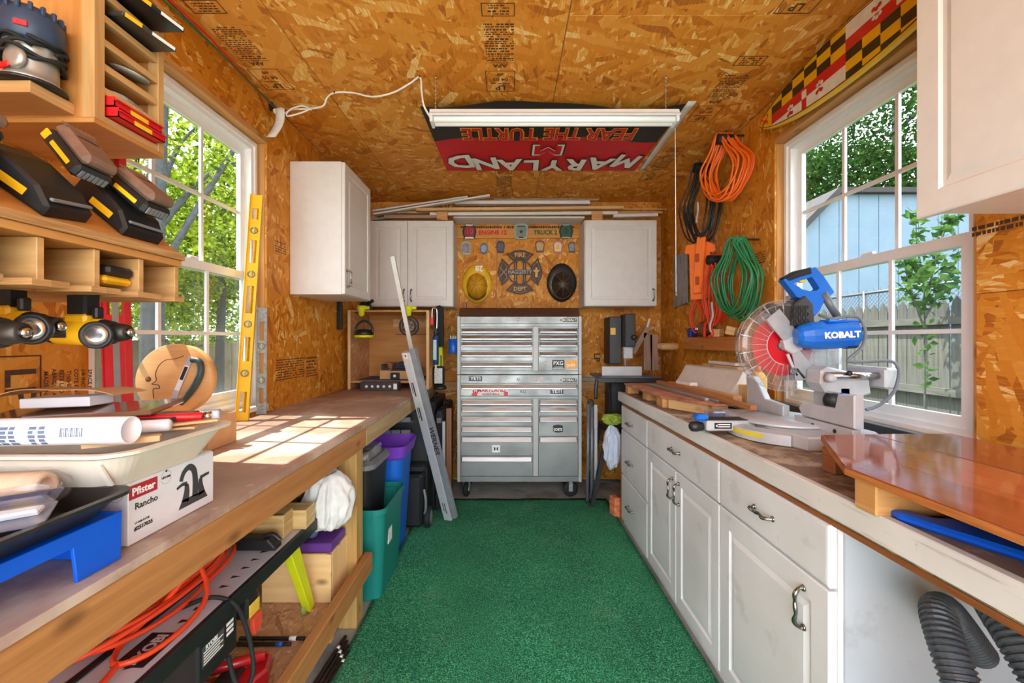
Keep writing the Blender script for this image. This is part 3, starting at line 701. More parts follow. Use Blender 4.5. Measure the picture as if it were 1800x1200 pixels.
# back wall uppers: faces -Y
YU = YB-0.31
zt, zb = CZ-(388-VPY)*YU/F, CZ-(539-VPY)*YU/F
xa, xb = (655-VPX)*YU/F-0.02, (797-VPX)*YU/F; mid = (717-VPX)*YU/F
cabinet('wall_cabinet', 'white double door wall cabinet on the back wall left of the helmets', Mf((xa, YU, zb), (1, 0, 0), (0, 1, 0)), xb-xa, zt-zb, 0.308,
        [('door', 0.004, 0.004, mid-xa-0.002, zt-zb-0.004, (mid-xa-0.03, 0.10, True)), ('door', mid-xa+0.002, 0.004, xb-xa-0.004, zt-zb-0.004, (mid-xa+0.035, 0.10, True))])
xa, xb = (1027-VPX)*YU/F, (1154-VPX)*YU/F
cabinet('wall_cabinet', 'white single door wall cabinet on the back wall right of the helmets', Mf((xa, YU, zb+0.005), (1, 0, 0), (0, 1, 0)), xb-xa, zt-zb, 0.308,
        [('door', 0.004, 0.004, xb-xa-0.004, zt-zb-0.004, (xb-xa-0.035, 0.10, True))])
# right wall upper cabinet near the camera: door faces -X
Mru = Mf((1.155, 1.187, 1.70), (0, -1, 0), (1, 0, 0))
cabinet('wall_cabinet', 'large white wall cabinet hanging above the right counter beside the surfboard', Mru, 0.62, 0.93, 0.308, [('door', -0.004, -0.014, 0.61, 0.926, None)], fr=0.062)
# ---------------------------------------------------------------- base cabinets under the right counter
XF = 0.845
def base(y0, y1): return Mf((XF, y1, 0.0), (0, -1, 0), (1, 0, 0)), y1-y0
M, W = base(2.552, 3.14)
cabinet('base_cabinet', 'white base cabinet with three stacked drawers at the far end of the right counter', M, W, 0.885, 0.58,
        [('drawer', 0.004, 0.705, W-0.004, 0.868, (W/2-0.05, 0.775, False)), ('drawer', 0.004, 0.376, W-0.004, 0.697, (W/2-0.05, 0.51, False)), ('drawer', 0.004, 0.045, W-0.004, 0.368, (W/2-0.05, 0.20, False))], WHITED, body_mat=WHITED)
M, W = base(1.674, 2.549)
cabinet('base_cabinet', 'white base cabinet with two doors under one wide drawer', M, W, 0.885, 0.58,
        [('drawer', 0.004, 0.708, W-0.004, 0.872, (W/2, 0.80, False)), ('door', 0.004, 0.045, W/2-0.002, 0.70, (W/2-0.04, 0.60, True)), ('door', W/2+0.002, 0.045, W-0.004, 0.70, (W/2+0.04, 0.60, True))], WHITED, body_mat=WHITED, fr=0.06)
M, W = base(1.095, 1.671)
o = cabinet('base_cabinet', 'white base cabinet with one drawer over one large door at the open end', M, W, 0.885, 0.58,
        [('drawer', 0.004, 0.708, W-0.006, 0.872, (W/2, 0.79, False)), ('door', 0.004, 0.045, W-0.006, 0.70, (W-0.10, 0.60, True, 0.11))], WHITED, body_mat=WHITED, fr=0.065)
MB().box(XF+0.012, 1.088, 0.02, 1.44, 1.0935, 0.884).part('end_panel', WHITES, o)
# counter
CTOP = stained('dusty_brown_laminate', C(128, 104, 84), [(C(196, 176, 148), 0.48, 9.0, 0.75), (C(84, 66, 54), 0.60, 6.0, 0.6), (C(220, 204, 176), 0.62, 70.0, 0.5)], 0.7, 14)
CEDGE = stained('worn_white_edge', C(222, 222, 220), [(C(140, 120, 100), 0.58, (3, 3, 60), 0.7), (C(110, 96, 84), 0.66, 30.0, 0.8)], 0.5, 3)
ctr = thing('counter', 'long dusty brown counter with a worn white edge along the right wall', 'counter', (1.14, 1.6, 0.886))
MB().box(0.832, -0.30, 0.886, 1.452, 3.17, 0.962, 0.002).part('worktop', CTOP, ctr)
MB().box(0.808, -0.30, 0.902, 0.8315, 3.172, 0.966, 0.003).part('front_edge', CEDGE, ctr)
MB().box(0.8325, -0.28, 0.8705, 0.8445, 3.15, 0.8855).part('support_strip', DARKW, ctr)
MB().box(1.418, -0.30, 0.9625, 1.452, 3.15, 1.022, 0.002).part('backsplash', plain('charcoal_laminate', C(52, 55, 60), 0.5), ctr)
# ================================================================== workbench
bench = thing('workbench', 'long wooden workbench with a paint stained top along the left wall', 'workbench', (-1.0, 1.7, 0))
BT = 0.955; XB = -0.673; BFAR = 3.92
BTOP = stained('paint_stained_shaded_ply', C(164, 134, 116), [(C(206, 190, 174), 0.48, 2.2, 0.8), (C(140, 92, 84), 0.55, (2.0, 1.1, 1), 0.7), (C(120, 176, 148), 0.66, 3.2, 0.8), (C(206, 150, 110), 0.62, 2.7, 0.8), (C(104, 84, 82), 0.66, 3.9, 0.7), (C(232, 226, 220), 0.64, 26.0, 0.7)], 0.5, 5)  # dark purplish tones are part stain, part shade put into the colour
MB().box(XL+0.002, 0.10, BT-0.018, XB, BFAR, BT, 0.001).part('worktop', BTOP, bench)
RAILW = wood('honey_pine_rail', C(190, 136, 80), C(156, 102, 52), knots=0.8)
RAILG = wood('weathered_pine_rail', C(190, 166, 122), C(156, 130, 88), knots=0.5)
MB().box(XB-0.038, 0.10, BT-0.108, XB-0.002, 2.02, BT-0.0185, 0.003).part('front_rail', RAILW, bench)
MB().box(XB-0.038, 2.021, BT-0.108, XB-0.002, BFAR-0.01, BT-0.0185, 0.003).part('front_rail', RAILG, bench)
for y in (0.3, 1.99, 3.80): MB().box(-0.80, y, 0, XB-0.039, y+0.088, BT-0.019, 0.004).part('post', TREAT, bench)
for y in (0.3, 1.99, 3.80): MB().box(XL+0.01, y, 0, XL+0.09, y+0.088, BT-0.019, 0.004).part('post', TREAT, bench)
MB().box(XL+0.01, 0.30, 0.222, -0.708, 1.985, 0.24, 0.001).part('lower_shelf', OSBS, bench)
MB().box(-0.706, 0.2, 0.226, -0.668, 2.085, 0.315, 0.003).part('shelf_rail', RAILW, bench)
for y in (0.5, 1.1, 1.7): MB().box(XL+0.02, y, 0.14, -0.71, y+0.038, 0.2215, 0.002).part('shelf_joist', PINE, bench)
# ================================================================== tool chest
YC = 3.603
def cx(px): return (px-VPX)*YC/F
def cz(py): return CZ-(py-VPY)*YC/F
ch = thing('tool_chest', 'stainless steel rolling tool chest with stacked drawers against the back wall', 'tool chest', (cx(913), YC+0.23, 0))
CHS = brushed('chest_steel', C(140, 142, 141), 0.44); CHD = plain('chest_gap', C(52, 54, 56), 0.5, 0.6); CHP = plain('chest_light_frame', C(176, 177, 175), 0.45, 0.1, 0.04)
CHG = plain('chest_grey_side', C(140, 142, 146), 0.4, 0.5)
low = MB().box(cx(804), YC+0.004, cz(846), cx(1022), YC+0.46, cz(658.6), 0.004).part('lower_body', CHG, ch)
up = MB().box(cx(804), YC+0.004, cz(657.8), cx(1022), YC+0.46, cz(556), 0.004).part('upper_body', CHG, ch)
lid = MB(Mf((0, 0, 0), (0, 1, 0), z=(1, 0, 0)))    # local x=Y, y=Z, z=X
lid.prism([(YC+0.002, cz(555.5)), (YC+0.46, cz(555.5)), (YC+0.46, cz(541)), (YC+0.055, cz(540))], cx(806), cx(1020), 0.004); lid.part('lid', brushed('lid_steel', C(150, 140, 132), 0.3), ch)
def frontplate(x0, y0, x1, y1, mat=CHS, t=0.006, name='front_plate', p=None, off=0.0):
    return MB().box(cx(x0), YC-t-off, cz(y1), cx(x1), YC+0.0035, cz(y0), 0.0015).part(name, mat, p or ch)
for (a, b_, pp) in ((556, 657.6, up), (658.8, 846, low)):
    for (x0, x1) in ((804, 809), (1016.5, 1022)): frontplate(x0, a, x1, b_, CHP, 0.012, 'edge_post', pp)
    frontplate(937.3, 574 if pp == up else 700.5, 945.8, 651.5 if pp == up else 836, CHP, 0.004, 'centre_post', pp)
frontplate(809.3, 556.5, 1016, 568.3, CHS, 0.009, 'lid_band', up); frontplate(809.3, 568.8, 1016, 574, CHS, 0.005, 'band', up); frontplate(809.3, 651.8, 1016, 657.6, CHS, 0.005, 'band', up)
frontplate(809.3, 659, 1016, 673, CHS, 0.006, 'band', low); frontplate(809.3, 696, 1016, 700.6, CHS, 0.006, 'band', low); frontplate(805, 836.5, 1021, 846, CHS, 0.009, 'base_band', low)
DRW = {}; CHH = brushed('chest_handle', C(176, 178, 181), 0.33)
def drawer(x0, y0, x1, y1, pp):
    d = frontplate(x0+0.5, y0+0.5, x1-0.5, y1-0.5, CHS, 0.010, 'drawer', pp)
    h = min(7.5, (y1-y0)*0.62); ty = y0+2.2
    m = MB(Mf((0, 0, 0), (0, 1, 0), z=(1, 0, 0)))
    zt_, zb_ = cz(ty), cz(ty+h)
    m.prism([(YC-0.010, zt_), (YC-0.018, zt_), (YC-0.030, zb_+0.008), (YC-0.030, zb_), (YC-0.022, zb_), (YC-0.016, zb_+0.012), (YC-0.010, zb_+0.014)], cx(x0+3), cx(x1-3)); m.part('handle', CHH, d)
    for xx in (x0+2.2, x1-2.9): MB().box(cx(xx), YC-0.031, zb_-0.002, cx(xx+0.9), YC-0.010, zt_+0.001).part('end_cap', CHD, d)
    MB().box(cx(x0+3.2), YC-0.0105, zb_-0.007, cx(x1-3.2), YC-0.0102, zb_+0.006).part('finger_slot', CHD, d)
    return d
ys_u = [574.8, 587, 598.8, 616.3, 634.5, 651.5]
for a, b_ in zip(ys_u[:-1], ys_u[1:]): drawer(809.5, a, 937, b_, up)
for a, b_ in ((574.8, 587), (587, 598.8), (598.8, 616.3), (616.3, 651.5)): dd = drawer(946, a, 1016, b_, up)
DRW['pxg'] = dd
DRW['wide'] = drawer(809.5, 673.5, 1016, 695.8, low)
for a, b_ in ((701, 713), (713, 730.6), (730.6, 748.3), (748.3, 766), (766, 800.5), (800.5, 835.8)): DRW[a] = drawer(809.7, a, 937, b_, low)
for a, b_ in ((701, 713), (713, 730.6), (730.6, 766.2), (766.2, 835.8)): DRW['r%d' % a] = drawer(946, a, 1016, b_, low)
for (px, py, pp) in ((911, 562, up), (911, 666, low)):
    m = MB(T(cx(px), YC-0.009, cz(py)) @ R(pi/2, 'X')); m.lathe([(0.011, 0), (0.011, 0.004), (0.008, 0.006), (0.0, 0.006)], 14); m.part('lock', CHROME, pp)
# badges and stickers
def chtext(s_, px, py, size_px, mat, p, bold=0.0, off=0.0105, sx=1.0, **k):
    text(s_, size_px*YC/F*1.35, mat, p, Mf((cx(px), YC-off, cz(py)), (1, 0, 0), (0, 0, 1)), bold, sx=sx, **k)
def sticker(x0, y0, x1, y1, mat, p, off=0.010):
    return MB().box(cx(x0), YC-off-0.0006, cz(y1), cx(x1), YC-off, cz(y0)).part('sticker', mat, p)
NAVY = plain('slate_sticker', C(58, 70, 88), 0.5); WST = plain('white_sticker', C(236, 236, 234), 0.5, var=0.02); BST = plain('black_sticker', C(24, 24, 24), 0.5); OST = plain('orange_sticker', C(238, 166, 60), 0.5)
for (y, pp) in ((562.6, up), (667.7, low)):
    sticker(989, y-3.2, 1013.5, y+3.2, BST, pp, 0.0095)
    m = MB(T(cx(986.5), YC-0.010, cz(y)) @ R(pi/2, 'X')); m.lathe([(0.018, 0), (0.018, 0.0016), (0.0, 0.0016)], 16); m.part('badge', WST, pp)
    chtext('KOBALT', 1001.5, y, 4.6, WINK, pp, 0.0006, 0.0105); chtext('K', 986.5, y, 4.0, INK, pp, 0.0006, 0.0120)
for (x, y, pp, of) in ((836, 665.6, low, 0.0065), (978.5, 688, DRW['wide'], 0.0105)):
    sticker(x-11.5, y-5, x+11.5, y+4.0, NAVY, pp, of); chtext('YETI', x, y-0.6, 6.2, WINK, pp, 0.0008, of+0.001, 1.1)
    sticker(x-11.5, y+4.6, x+11.5, y+5.6, WST, pp, of)
sticker(829.5, 682, 893, 695, plain('red_white_sticker', C(232, 210, 208), 0.5), DRW['wide'], 0.0105)
m = MB(T(cx(836), YC-0.0108, cz(687.5)) @ R(pi/2, 'X')); m.lathe([(0.024, 0), (0.024, 0.0006), (0, 0.0006)], 18); m.part('sticker', REDP, DRW['wide'])
text('M', 0.04, WINK, DRW['wide'], Mf((cx(836), YC-0.0118, cz(687.5)), (1, 0, 0), (0, 0, 1)), 0.001)
sticker(829.5, 690.5, 839, 695, REDP, DRW['wide'], 0.0111); sticker(886, 688, 893, 695, REDP, DRW['wide'], 0.0111)
chtext('MARYLAND', 864, 685.6, 6.6, REDINK, DRW['wide'], 0.0012, 0.0115, 1.05); chtext('BASKETBALL', 863, 692.5, 3.2, INK, DRW['wide'], 0.0004, 0.0115, 1.25)
chtext('RS2', 919.5, 688, 5.2, INK, DRW['wide'], 0.0, 0.0108)
sticker(970.5, 632.5, 992, 649, BST, DRW['pxg'], 0.0103); chtext('PXG', 981, 638.2, 7.0, WINK, DRW['pxg'], 0.0007, 0.0112, 0.95)
sticker(971.5, 646.2, 991, 647.4, WST, DRW['pxg'], 0.0110); sticker(974, 644, 989, 644.8, WST, DRW['pxg'], 0.0110)
m = MB(Mf((cx(1004), YC-0.0103, cz(640.5)), (1, 0, 0), (0, 0, 1))); q = 10*YC/F
m.prism([(-q, -q*.6), (-q*.7, -q*.75), (q*.7, -q*.75), (q, -q*.6), (q, q*.5), (q*.6, q*.8), (-q*.6, q*.8), (-q, q*.5)], 0, 0.0006); m.part('sticker', OST, DRW['pxg'])
chtext("JOE'S", 1004, 641.8, 4.6, WINK, DRW['pxg'], 0.0006, 0.0114)
m = MB(Mf((cx(980.5), YC-0.0103, cz(752.8)), (1, 0, 0), (0, 0, 1))); q = 8.8*YC/F
m.prism([(-q, -q*.6), (-q*.3, -q*.75), (q*.3, -q*.75), (q, -q*.6), (q*.95, 0), (q, q*.6), (q*.3, q*.8), (-q*.3, q*.8), (-q, q*.6), (-q*.95, 0)], 0, 0.0006); m.part('sticker', BST, DRW['r730'])
chtext("JOE'S", 980.5, 754.3, 4.8, WINK, DRW['r730'], 0.0006, 0.0114)
sticker(865, 781.5, 879, 794.5, WST, DRW[766], 0.0103)
for s in (-1, 1):
    m = MB(Mf((cx(872), YC-0.0111, cz(788)), (1, 0, 0), (0, 0, 1))); q = 4.2*YC/F
    m.prism([(s*q*.1, -q*.3), (s*q, -q*.9), (s*q*.85, 0), (s*q, q*.9), (s*q*.1, q*.3), (s*q*.35, 0)], 0, 0.0006); m.part('sticker', BST, DRW[766])
m = MB(Mf((cx(957), YC-0.0103, cz(640)), (1, 0, 0), (0, 0, 1))); q = 5*YC/F
m.prism([(-q*.7, -q), (q*.5, -q*1.1), (q*.6, 0), (q*.9, q*1.0), (0, q*1.2), (-q*.8, q*.6)], 0, 0.0005); m.part('sticker', plain('peeling_sticker', C(168, 168, 166), 0.5, var=0.35, scale=60), DRW['pxg'])
for (x0, x1) in ((873, 891), (934, 957)):
    m = MB(Mf((cx((x0+x1)/2), YC-0.0064, cz(666)), (1, 0, 0), (0, 0, 1))); a_ = (x1-x0)/2*YC/F; q = 4.6*YC/F
    m.prism([(-a_, q*.6), (-a_*.7, -q*.8), (a_*.2, -q), (a_, q*.2), (a_*.9, q), (0, q*.8)], 0, 0.0005); m.part('sticker', plain('torn_sticker', C(186, 180, 178), 0.5, var=0.3, scale=70), low)
# casters
for (px, ang) in ((819, 1.35), (1005, 0.0)):
    X = cx(px); cst = thing('caster', None, None, (X, YC+0.08, 0)); cst.parent = ch; cst.matrix_parent_inverse = WM[ch.as_pointer()].inverted()
    Mw = T(X, YC+0.08, 0) @ R(ang, 'Z')
    for y in (0.08, 0.40):
        Mw = T(X, YC+y, 0) @ R(ang, 'Z')
        w_ = MB(Mw @ T(0, -0.016, 0.065) @ R(-pi/2, 'X')); w_.lathe([(0.02, 0), (0.055, 0.0), (0.064, 0.006), (0.064, 0.026), (0.055, 0.032), (0.02, 0.032)], 24); wo = w_.part('caster_wheel', BLACKR, ch)
        h_ = MB(Mw @ T(0, -0.0185, 0.065) @ R(-pi/2, 'X')); h_.lathe([(0.0, 0), (0.014, 0), (0.016, 0.003), (0.042, 0.0035), (0.045, 0.0025), (0.045, 0.035), (0.0, 0.036)], 20); h_.part('hub', LGREY, wo)
        f_ = MB(Mw); 
        for s in (-1, 1): f_.prism([(0, 0), (0, 0)], 0, 0) if False else f_.box(-0.016, s*0.024-0.002, 0.05, 0.016, s*0.024+0.002, 0.135)
        f_.box(-0.03, -0.03, 0.135, 0.03, 0.03, 0.150); f_.part('caster_fork', GALV, ch)
    bpy.data.objects.remove(cst)
# ================================================================== left wall: tool cabinet, drill rack, levels
XO = -1.0; ZB = 1.886
tc_ = thing('slotted_tool_cabinet', 'plywood wall cabinet with slotted side shelves and a small router shelf', 'cabinet', (-1.17, 1.1, ZB))
PLYB = wood('birch_strip', C(208, 168, 112), C(180, 136, 80), ring=1.2)
MB().box(XL+0.002, 1.028, ZB, XO-0.03, 1.042, 2.30, 0.001).part('side_panel', PLY, tc_)
MB().box(XL+0.002, 1.222, ZB, XO-0.03, 1.236, 2.30, 0.001).part('side_panel', PLY, tc_)
MB().box(XL+0.002, 1.028, ZB-0.012, XO, 1.236, ZB, 0.001).part('bottom_board', PLY, tc_)
MB().box(XL+0.002, 1.028, 2.30, XO, 1.236, 2.312, 0.001).part('top_board', PLY, tc_)
for (y0, y1) in ((1.028, 1.056), (1.216, 1.236)): MB().box(XO-0.03, y0, ZB+0.0005, XO, y1, 2.2995, 0.001).part('face_post', PLYB, tc_)
SL = [1.915, 1.972, 2.031, 2.092, 2.152, 2.212, 2.27]
for k, z in enumerate(SL):
    if k: MB().box(XO-0.018, 1.0565, z-0.014, XO-0.002, 1.2155, z+0.004, 0.001).part('slat', PLYB, tc_)
    MB().box(XL+0.003, 1.043, z-0.010, XO-0.019, 1.221, z-0.004).part('shelf_board', PLY, tc_)
MB().box(XO-0.018, 1.0565, ZB+0.0005, XO-0.002, 1.2155, ZB+0.018, 0.001).part('slat', PLYB, tc_)
MB().box(XL+0.002, 0.93, ZB+0.004, -1.045, 1.0275, ZB+0.03, 0.001).part('router_shelf', PLYB, tc_)
# things in the slots
def slotbox(name, label, cat, x0, x1, y0, y1, z, h, mat, tilt=0.0):
    o = thing(name, label, cat, M=T(x1, (y0+y1)/2, z) @ R(tilt, 'Y')); return o
o = thing('red_bin', 'lower red plastic parts bin with a yellow label in the bottom slot', 'bin', (-1.03, 1.14, ZB+0.001))
def redbin(o, x0, x1, y0, y1, z0, z1):
    m = MB(); m.box(x0, y0, z0, x1, y1, z0+0.002); m.box(x1-0.002, y0, z0, x1, y1, z1-0.006); m.box(x0, y0, z0, x1, y0+0.002, z1); m.box(x0, y1-0.002, z0, x1, y1, z1); m.part('tub', REDP, o)
    MB().box(x1-0.001, y0-0.001, z1-0.010, x1+0.007, y1+0.001, z1-0.006, 0.001).part('lip', REDP, o)
    MB().box(x1+0.0005, y0+0.045, z0+0.001, x1+0.0012, y1-0.045, z1-0.0105).part('paper_label', plain('yellow_paper_label', C(250, 200, 40), 0.6), o)
redbin(o, -1.12, -0.974, 1.064, 1.208, ZB+0.0205, ZB+0.044)
o = thing('red_bin', 'upper red plastic parts bin with a yellow label in the bottom slot', 'bin', (-1.05, 1.14, ZB+0.046))
redbin(o, -1.14, -0.982, 1.062, 1.206, ZB+0.0465, ZB+0.070)
BAG = clear('plastic_bag', (0.92, 0.92, 0.92, 1), 0.25, 0.12, 0.35, (0.8, 0.78, 0.76, 1))
def bag(name, label, c, r, seed):
    m = MB(); rnd = random.Random(seed); ph = [rnd.uniform(0, 6) for _ in range(6)]; n, k = 18, 10; v = []; fs = []
    m.sphere((0, 0, 0), 1, n=n, m=k)
    out = MB()
    vv = []
    for p in m.v:
        q = 1+0.12*sin(5*p.x+ph[0])*sin(6*p.y+ph[1])+0.10*sin(9*p.z+ph[2]+4*p.x)
        vv.append((c[0]+p.x*r[0]*q, c[1]+p.y*r[1]*q, c[2]+p.z*r[2]*q))
    out.add(vv, m.f, True); return out.obj(name, BAG, label, 'bag')
bag('plastic_bag', 'crumpled clear plastic bag in the slot above the red bins', (-1.05, 1.135, 1.982), (0.045, 0.062, 0.014), 4)
DISC = plain('sanding_disc_grey', C(170, 168, 160), 0.8)
for (y, z, lb) in ((1.165, 2.084, 'grey round sanding disc lying in the middle slot'), (1.15, 2.205, 'pale round cutting disc under the black blade packs')):
    m = MB(T(-1.035, y, z) @ R(0.25, 'Y') @ T(0, 0, -0.012)); m.lathe([(0.008, 0), (0.045, 0), (0.045, 0.003), (0.008, 0.003)], 24); m.obj('sanding_disc', DISC, lb, 'disc')
for (z, out_, lb, c2, yy) in ((2.225, 0.055, 'upper black saw blade pack sticking out of the top slots', C(30, 30, 32), 1.13), (2.163, 0.035, 'lower black saw blade pack with a white label sticking out of the slots', C(58, 54, 52), 1.12)):
    o = thing('blade_pack', lb, 'package', M=T(-0.985, yy, z) @ R(0.18, 'Y') @ R(-0.25, 'Z'))
    MB().box(-0.10, -0.05, 0, out_, 0.085, 0.012, 0.002).part('card_sleeve', plain('black_card_%d' % int(z*1000), c2, 0.4), o, world=False)
    MB().box(out_-0.0, 0.02, 0.002, out_+0.0008, 0.08, 0.010).part('white_label', WST, o, world=False)
    MB().box(out_-0.05, -0.03, 0.0122, out_-0.01, 0.05, 0.0128).part('white_label', WST, o, world=False)
    MB().box(out_+0.0001, -0.045, 0.001, out_+0.0009, -0.005, 0.011).part('yellow_label', YELP, o, world=False)
# router
RT = plain('router_blue', C(40, 62, 88), 0.45); CAST = plain('cast_aluminium', C(168, 168, 162), 0.4, 0.6, 0.1)
Mr = T(-1.082, 0.968, ZB+0.031); o = thing('router', 'corded router with a navy motor cap and silver base on the small shelf', 'router', M=Mr)
m = MB(); m.lathe([(0.0, 0), (0.057, 0), (0.059, 0.003), (0.057, 0.007), (0.02, 0.008)], 28); m.part('base_plate', BLACKP, o, False)
m = MB(); m.lathe([(0.050, 0.008), (0.050, 0.014), (0.044, 0.018), (0.044, 0.030), (0.043, 0.085), (0.046, 0.090), (0.0, 0.092)], 26); m.part('motor_sleeve', CAST, o, False)
m = MB(T(0.012, -0.040, 0.045) @ R(pi/2, 'X')); m.lathe([(0.010, -0.004), (0.022, 0), (0.024, 0.004), (0.020, 0.010), (0.010, 0.011)], 18); m.part('clamp_ring', CAST, o, False)
m = MB(R(-0.3, 'Z')); m.box(-0.012, -0.0485, 0.022, 0.020, -0.044, 0.036, 0.002); m.part('red_tag', REDP, o, False)
m = MB(); m.lathe([(0.044, 0.092), (0.052, 0.098), (0.055, 0.125), (0.053, 0.150), (0.044, 0.168), (0.0, 0.172)], 26); cap = m.part('motor_cap', RT, o, False)
for k in range(16):
    m = MB(R(2*pi*k/16, 'Z')); m.box(0.044, -0.004, 0.152, 0.054, 0.004, 0.172, 0.002); m.part('vent_fin', RT, cap, False)
m = MB(R(0.5, 'Z')); m.box(-0.010, -0.0575, 0.112, 0.012, -0.053, 0.124, 0.001); m.part('red_switch', REDP, cap, False)
pts = []
for k in range(60):
    a = k*0.52; pts.append(((0.053+0.006*sin(k*1.7))*cos(a), (0.050+0.006*cos(k*1.3))*sin(a), 0.078+0.022*sin(k*0.37)+0.004*sin(k*2.1)))
m = MB(); m.tube(spline(pts, 3), 0.0042, 6); m.part('wound_cord', BLACKR, o, False)
m = MB(); m.tube(spline([(-0.05, -0.02, 0.08), (-0.075, -0.035, 0.12), (-0.085, -0.03, 0.155), (-0.075, -0.02, 0.13), (-0.07, -0.035, 0.07), (-0.055, -0.04, 0.03), (-0.035, -0.047, 0.012)], 6), 0.0045, 6); m.part('loose_cord', BLACKR, o, False)
m = MB(); m.box(-0.088, -0.045, 0.13, -0.064, -0.022, 0.166, 0.005); m.part('plug', BLACKR, o, False)
# pale board sticking out below the cabinet
m = MB(Mf((-1.20, 1.145, 1.625), (1, 0.35, -0.22), z=(0, 0, 1))); m.prism([(0, -0.05), (0.20, -0.05), (0.255, -0.005), (0.20, 0.035), (0, 0.05)], 0, 0.018, 0.001); m.obj('pointed_board', PINEL, 'pale pointed board end resting behind the battery rack', 'board')
# ---- drill rack
dr = thing('drill_rack', 'wooden drill rack with open cubbies and a sloped charger shelf', 'rack', (-1.1, 0.8, 1.455)); XD = -0.85; YE = 1.10; YS = 0.30
zt_, zb_ = 1.553, 1.458
MB().box(XL+0.002, YS, zt_-0.016, XD+0.006, YE, zt_, 0.001).part('top_board', PLY, dr)
MB().box(XD-0.022, YS, zt_+0.0005, XD+0.012, YE+0.004, zt_+0.018, 0.001).part('top_lip', PLYE, dr)
MB().box(XL+0.003, YS, zb_, XL+0.015, YE, zt_-0.0165).part('back_panel', PLY, dr)
DV = [0.347, 0.454, 0.561, 0.668, 0.774, 0.880, 0.986, 1.091]
for y in DV: MB().box(XL+0.016, y-0.0065, zb_+0.0005, XD, y+0.0065, zt_-0.017, 0.001).part('divider', PLYB, dr)
for a, b_ in zip(DV[:-1], DV[1:]):
    mid = (a+b_)/2
    m = MB(Mf((0, 0, zb_), (1, 0, 0), (0, 1, 0))); s = 0.021
    m.prism([(XL+0.016, a), (XD+0.02, a), (XD+0.02, mid-s), (XD-0.09, mid-s), (XD-0.09, mid+s), (XD+0.02, mid+s), (XD+0.02, b_-0.0005), (XL+0.016, b_-0.0005)], -0.012, 0); m.part('slotted_shelf', PLYE, dr)
e = Vector((-0.77, 0, 0.638)).normalized(); nrm = Vector((0.638, 0, 0.77)).normalized(); so = Vector((-0.862, 0, 1.566))
Ms = Mf(so, (0, 1, 0), e)       # x = Y, y = up the slope, z = outward normal
m = MB(Ms); m.box(YS, 0, 0, YE+0.002, 0.27, 0.012, 0.001); m.part('slope_board', PLY, dr)
m = MB(Mf((0, YE-0.012, 0), (1, 0, 0), (0, 0, 1))); m.prism([(-0.868, 1.5535), (-1.06, 1.5535), (-1.06, 1.722), ], 0, 0.012); m.part('cheek', PLYE, dr)
DUST = plain('dusty_brown_plastic', C(120, 92, 76), 0.55, var=0.18, scale=40); DEWY = YELP
def charger(y, label, tilt=0.0):
    o = thing('battery_charger', label, 'charger', M=Ms @ T(y, 0.012, 0.0125) @ R(tilt, 'Z')); 
    m = MB(Mf((0, 0, 0), (0, 1, 0), (0, 0, 1))); m.prism([(0, 0), (0.15, 0), (0.15, 0.05), (0.11, 0.056), (0.035, 0.044), (0.0, 0.022)], -0.055, 0.055, 0.006); m.part('housing', BLACKP, o, False)
    MB().box(-0.047, 0.004, 0.030, 0.047, 0.012, 0.036, 0.002).part('front_rib', GREYP, o, False)
    MB().box(-0.052, 0.04, 0.012, -0.0555, 0.10, 0.028, 0.001).part('yellow_badge', YELP, o, False)
    return o
def battery(y, label, v=0.045, h=0.056, tilt=0.0, yaw=0.0, du=0.0):
    o = thing('tool_battery', label, 'battery', M=Ms @ T(y+du, v+0.012, h+0.0125) @ R(tilt, 'X') @ R(yaw, 'Z'))
    MB().box(-0.038, 0, 0.0, 0.038, 0.118, 0.030, 0.007).part('black_base', BLACKP, o, False)
    top = MB().box(-0.036, 0.004, 0.0302, 0.036, 0.113, 0.056, 0.009).part('cell_cover', DUST, o, False)
    for k in range(8): MB().box(-0.032+k*0.0085, 0.098, 0.0545, -0.0275+k*0.0085, 0.1125, 0.0572, 0.001).part('rib', DUST, top, False)
    MB().box(-0.020, 0.072, 0.0555, 0.022, 0.078, 0.0566, 0.001).part('groove', BLACKP, top, False)
    MB().box(-0.0395, 0.022, 0.010, -0.0375, 0.085, 0.020, 0.001).part('yellow_stripe', YELP, o, False)
    MB().box(-0.0392, 0.098, 0.006, -0.035, 0.116, 0.026, 0.002).part('latch', YELP, o, False)
    for k in range(6): MB().box(-0.028+k*0.0095, -0.003, 0.006, -0.022+k*0.0095, 0.002, 0.022).part('terminal_slot', GREYP, o, False)
    return o
charger(0.66, 'black battery charger nearest the camera on the sloped rack'); charger(0.83, 'black battery charger in the middle of the sloped rack, tipped', 0.22); charger(1.0, 'black battery charger at the far end of the sloped rack')
battery(0.70, 'dusty brown topped drill battery on the nearest charger', 0.075, 0.06)
battery(0.905, 'black and yellow drill battery standing on the middle charger', 0.085, 0.057, 0.15, -0.1)
battery(1.005, 'dusty drill battery with a yellow stripe on the far charger', 0.015, 0.057)
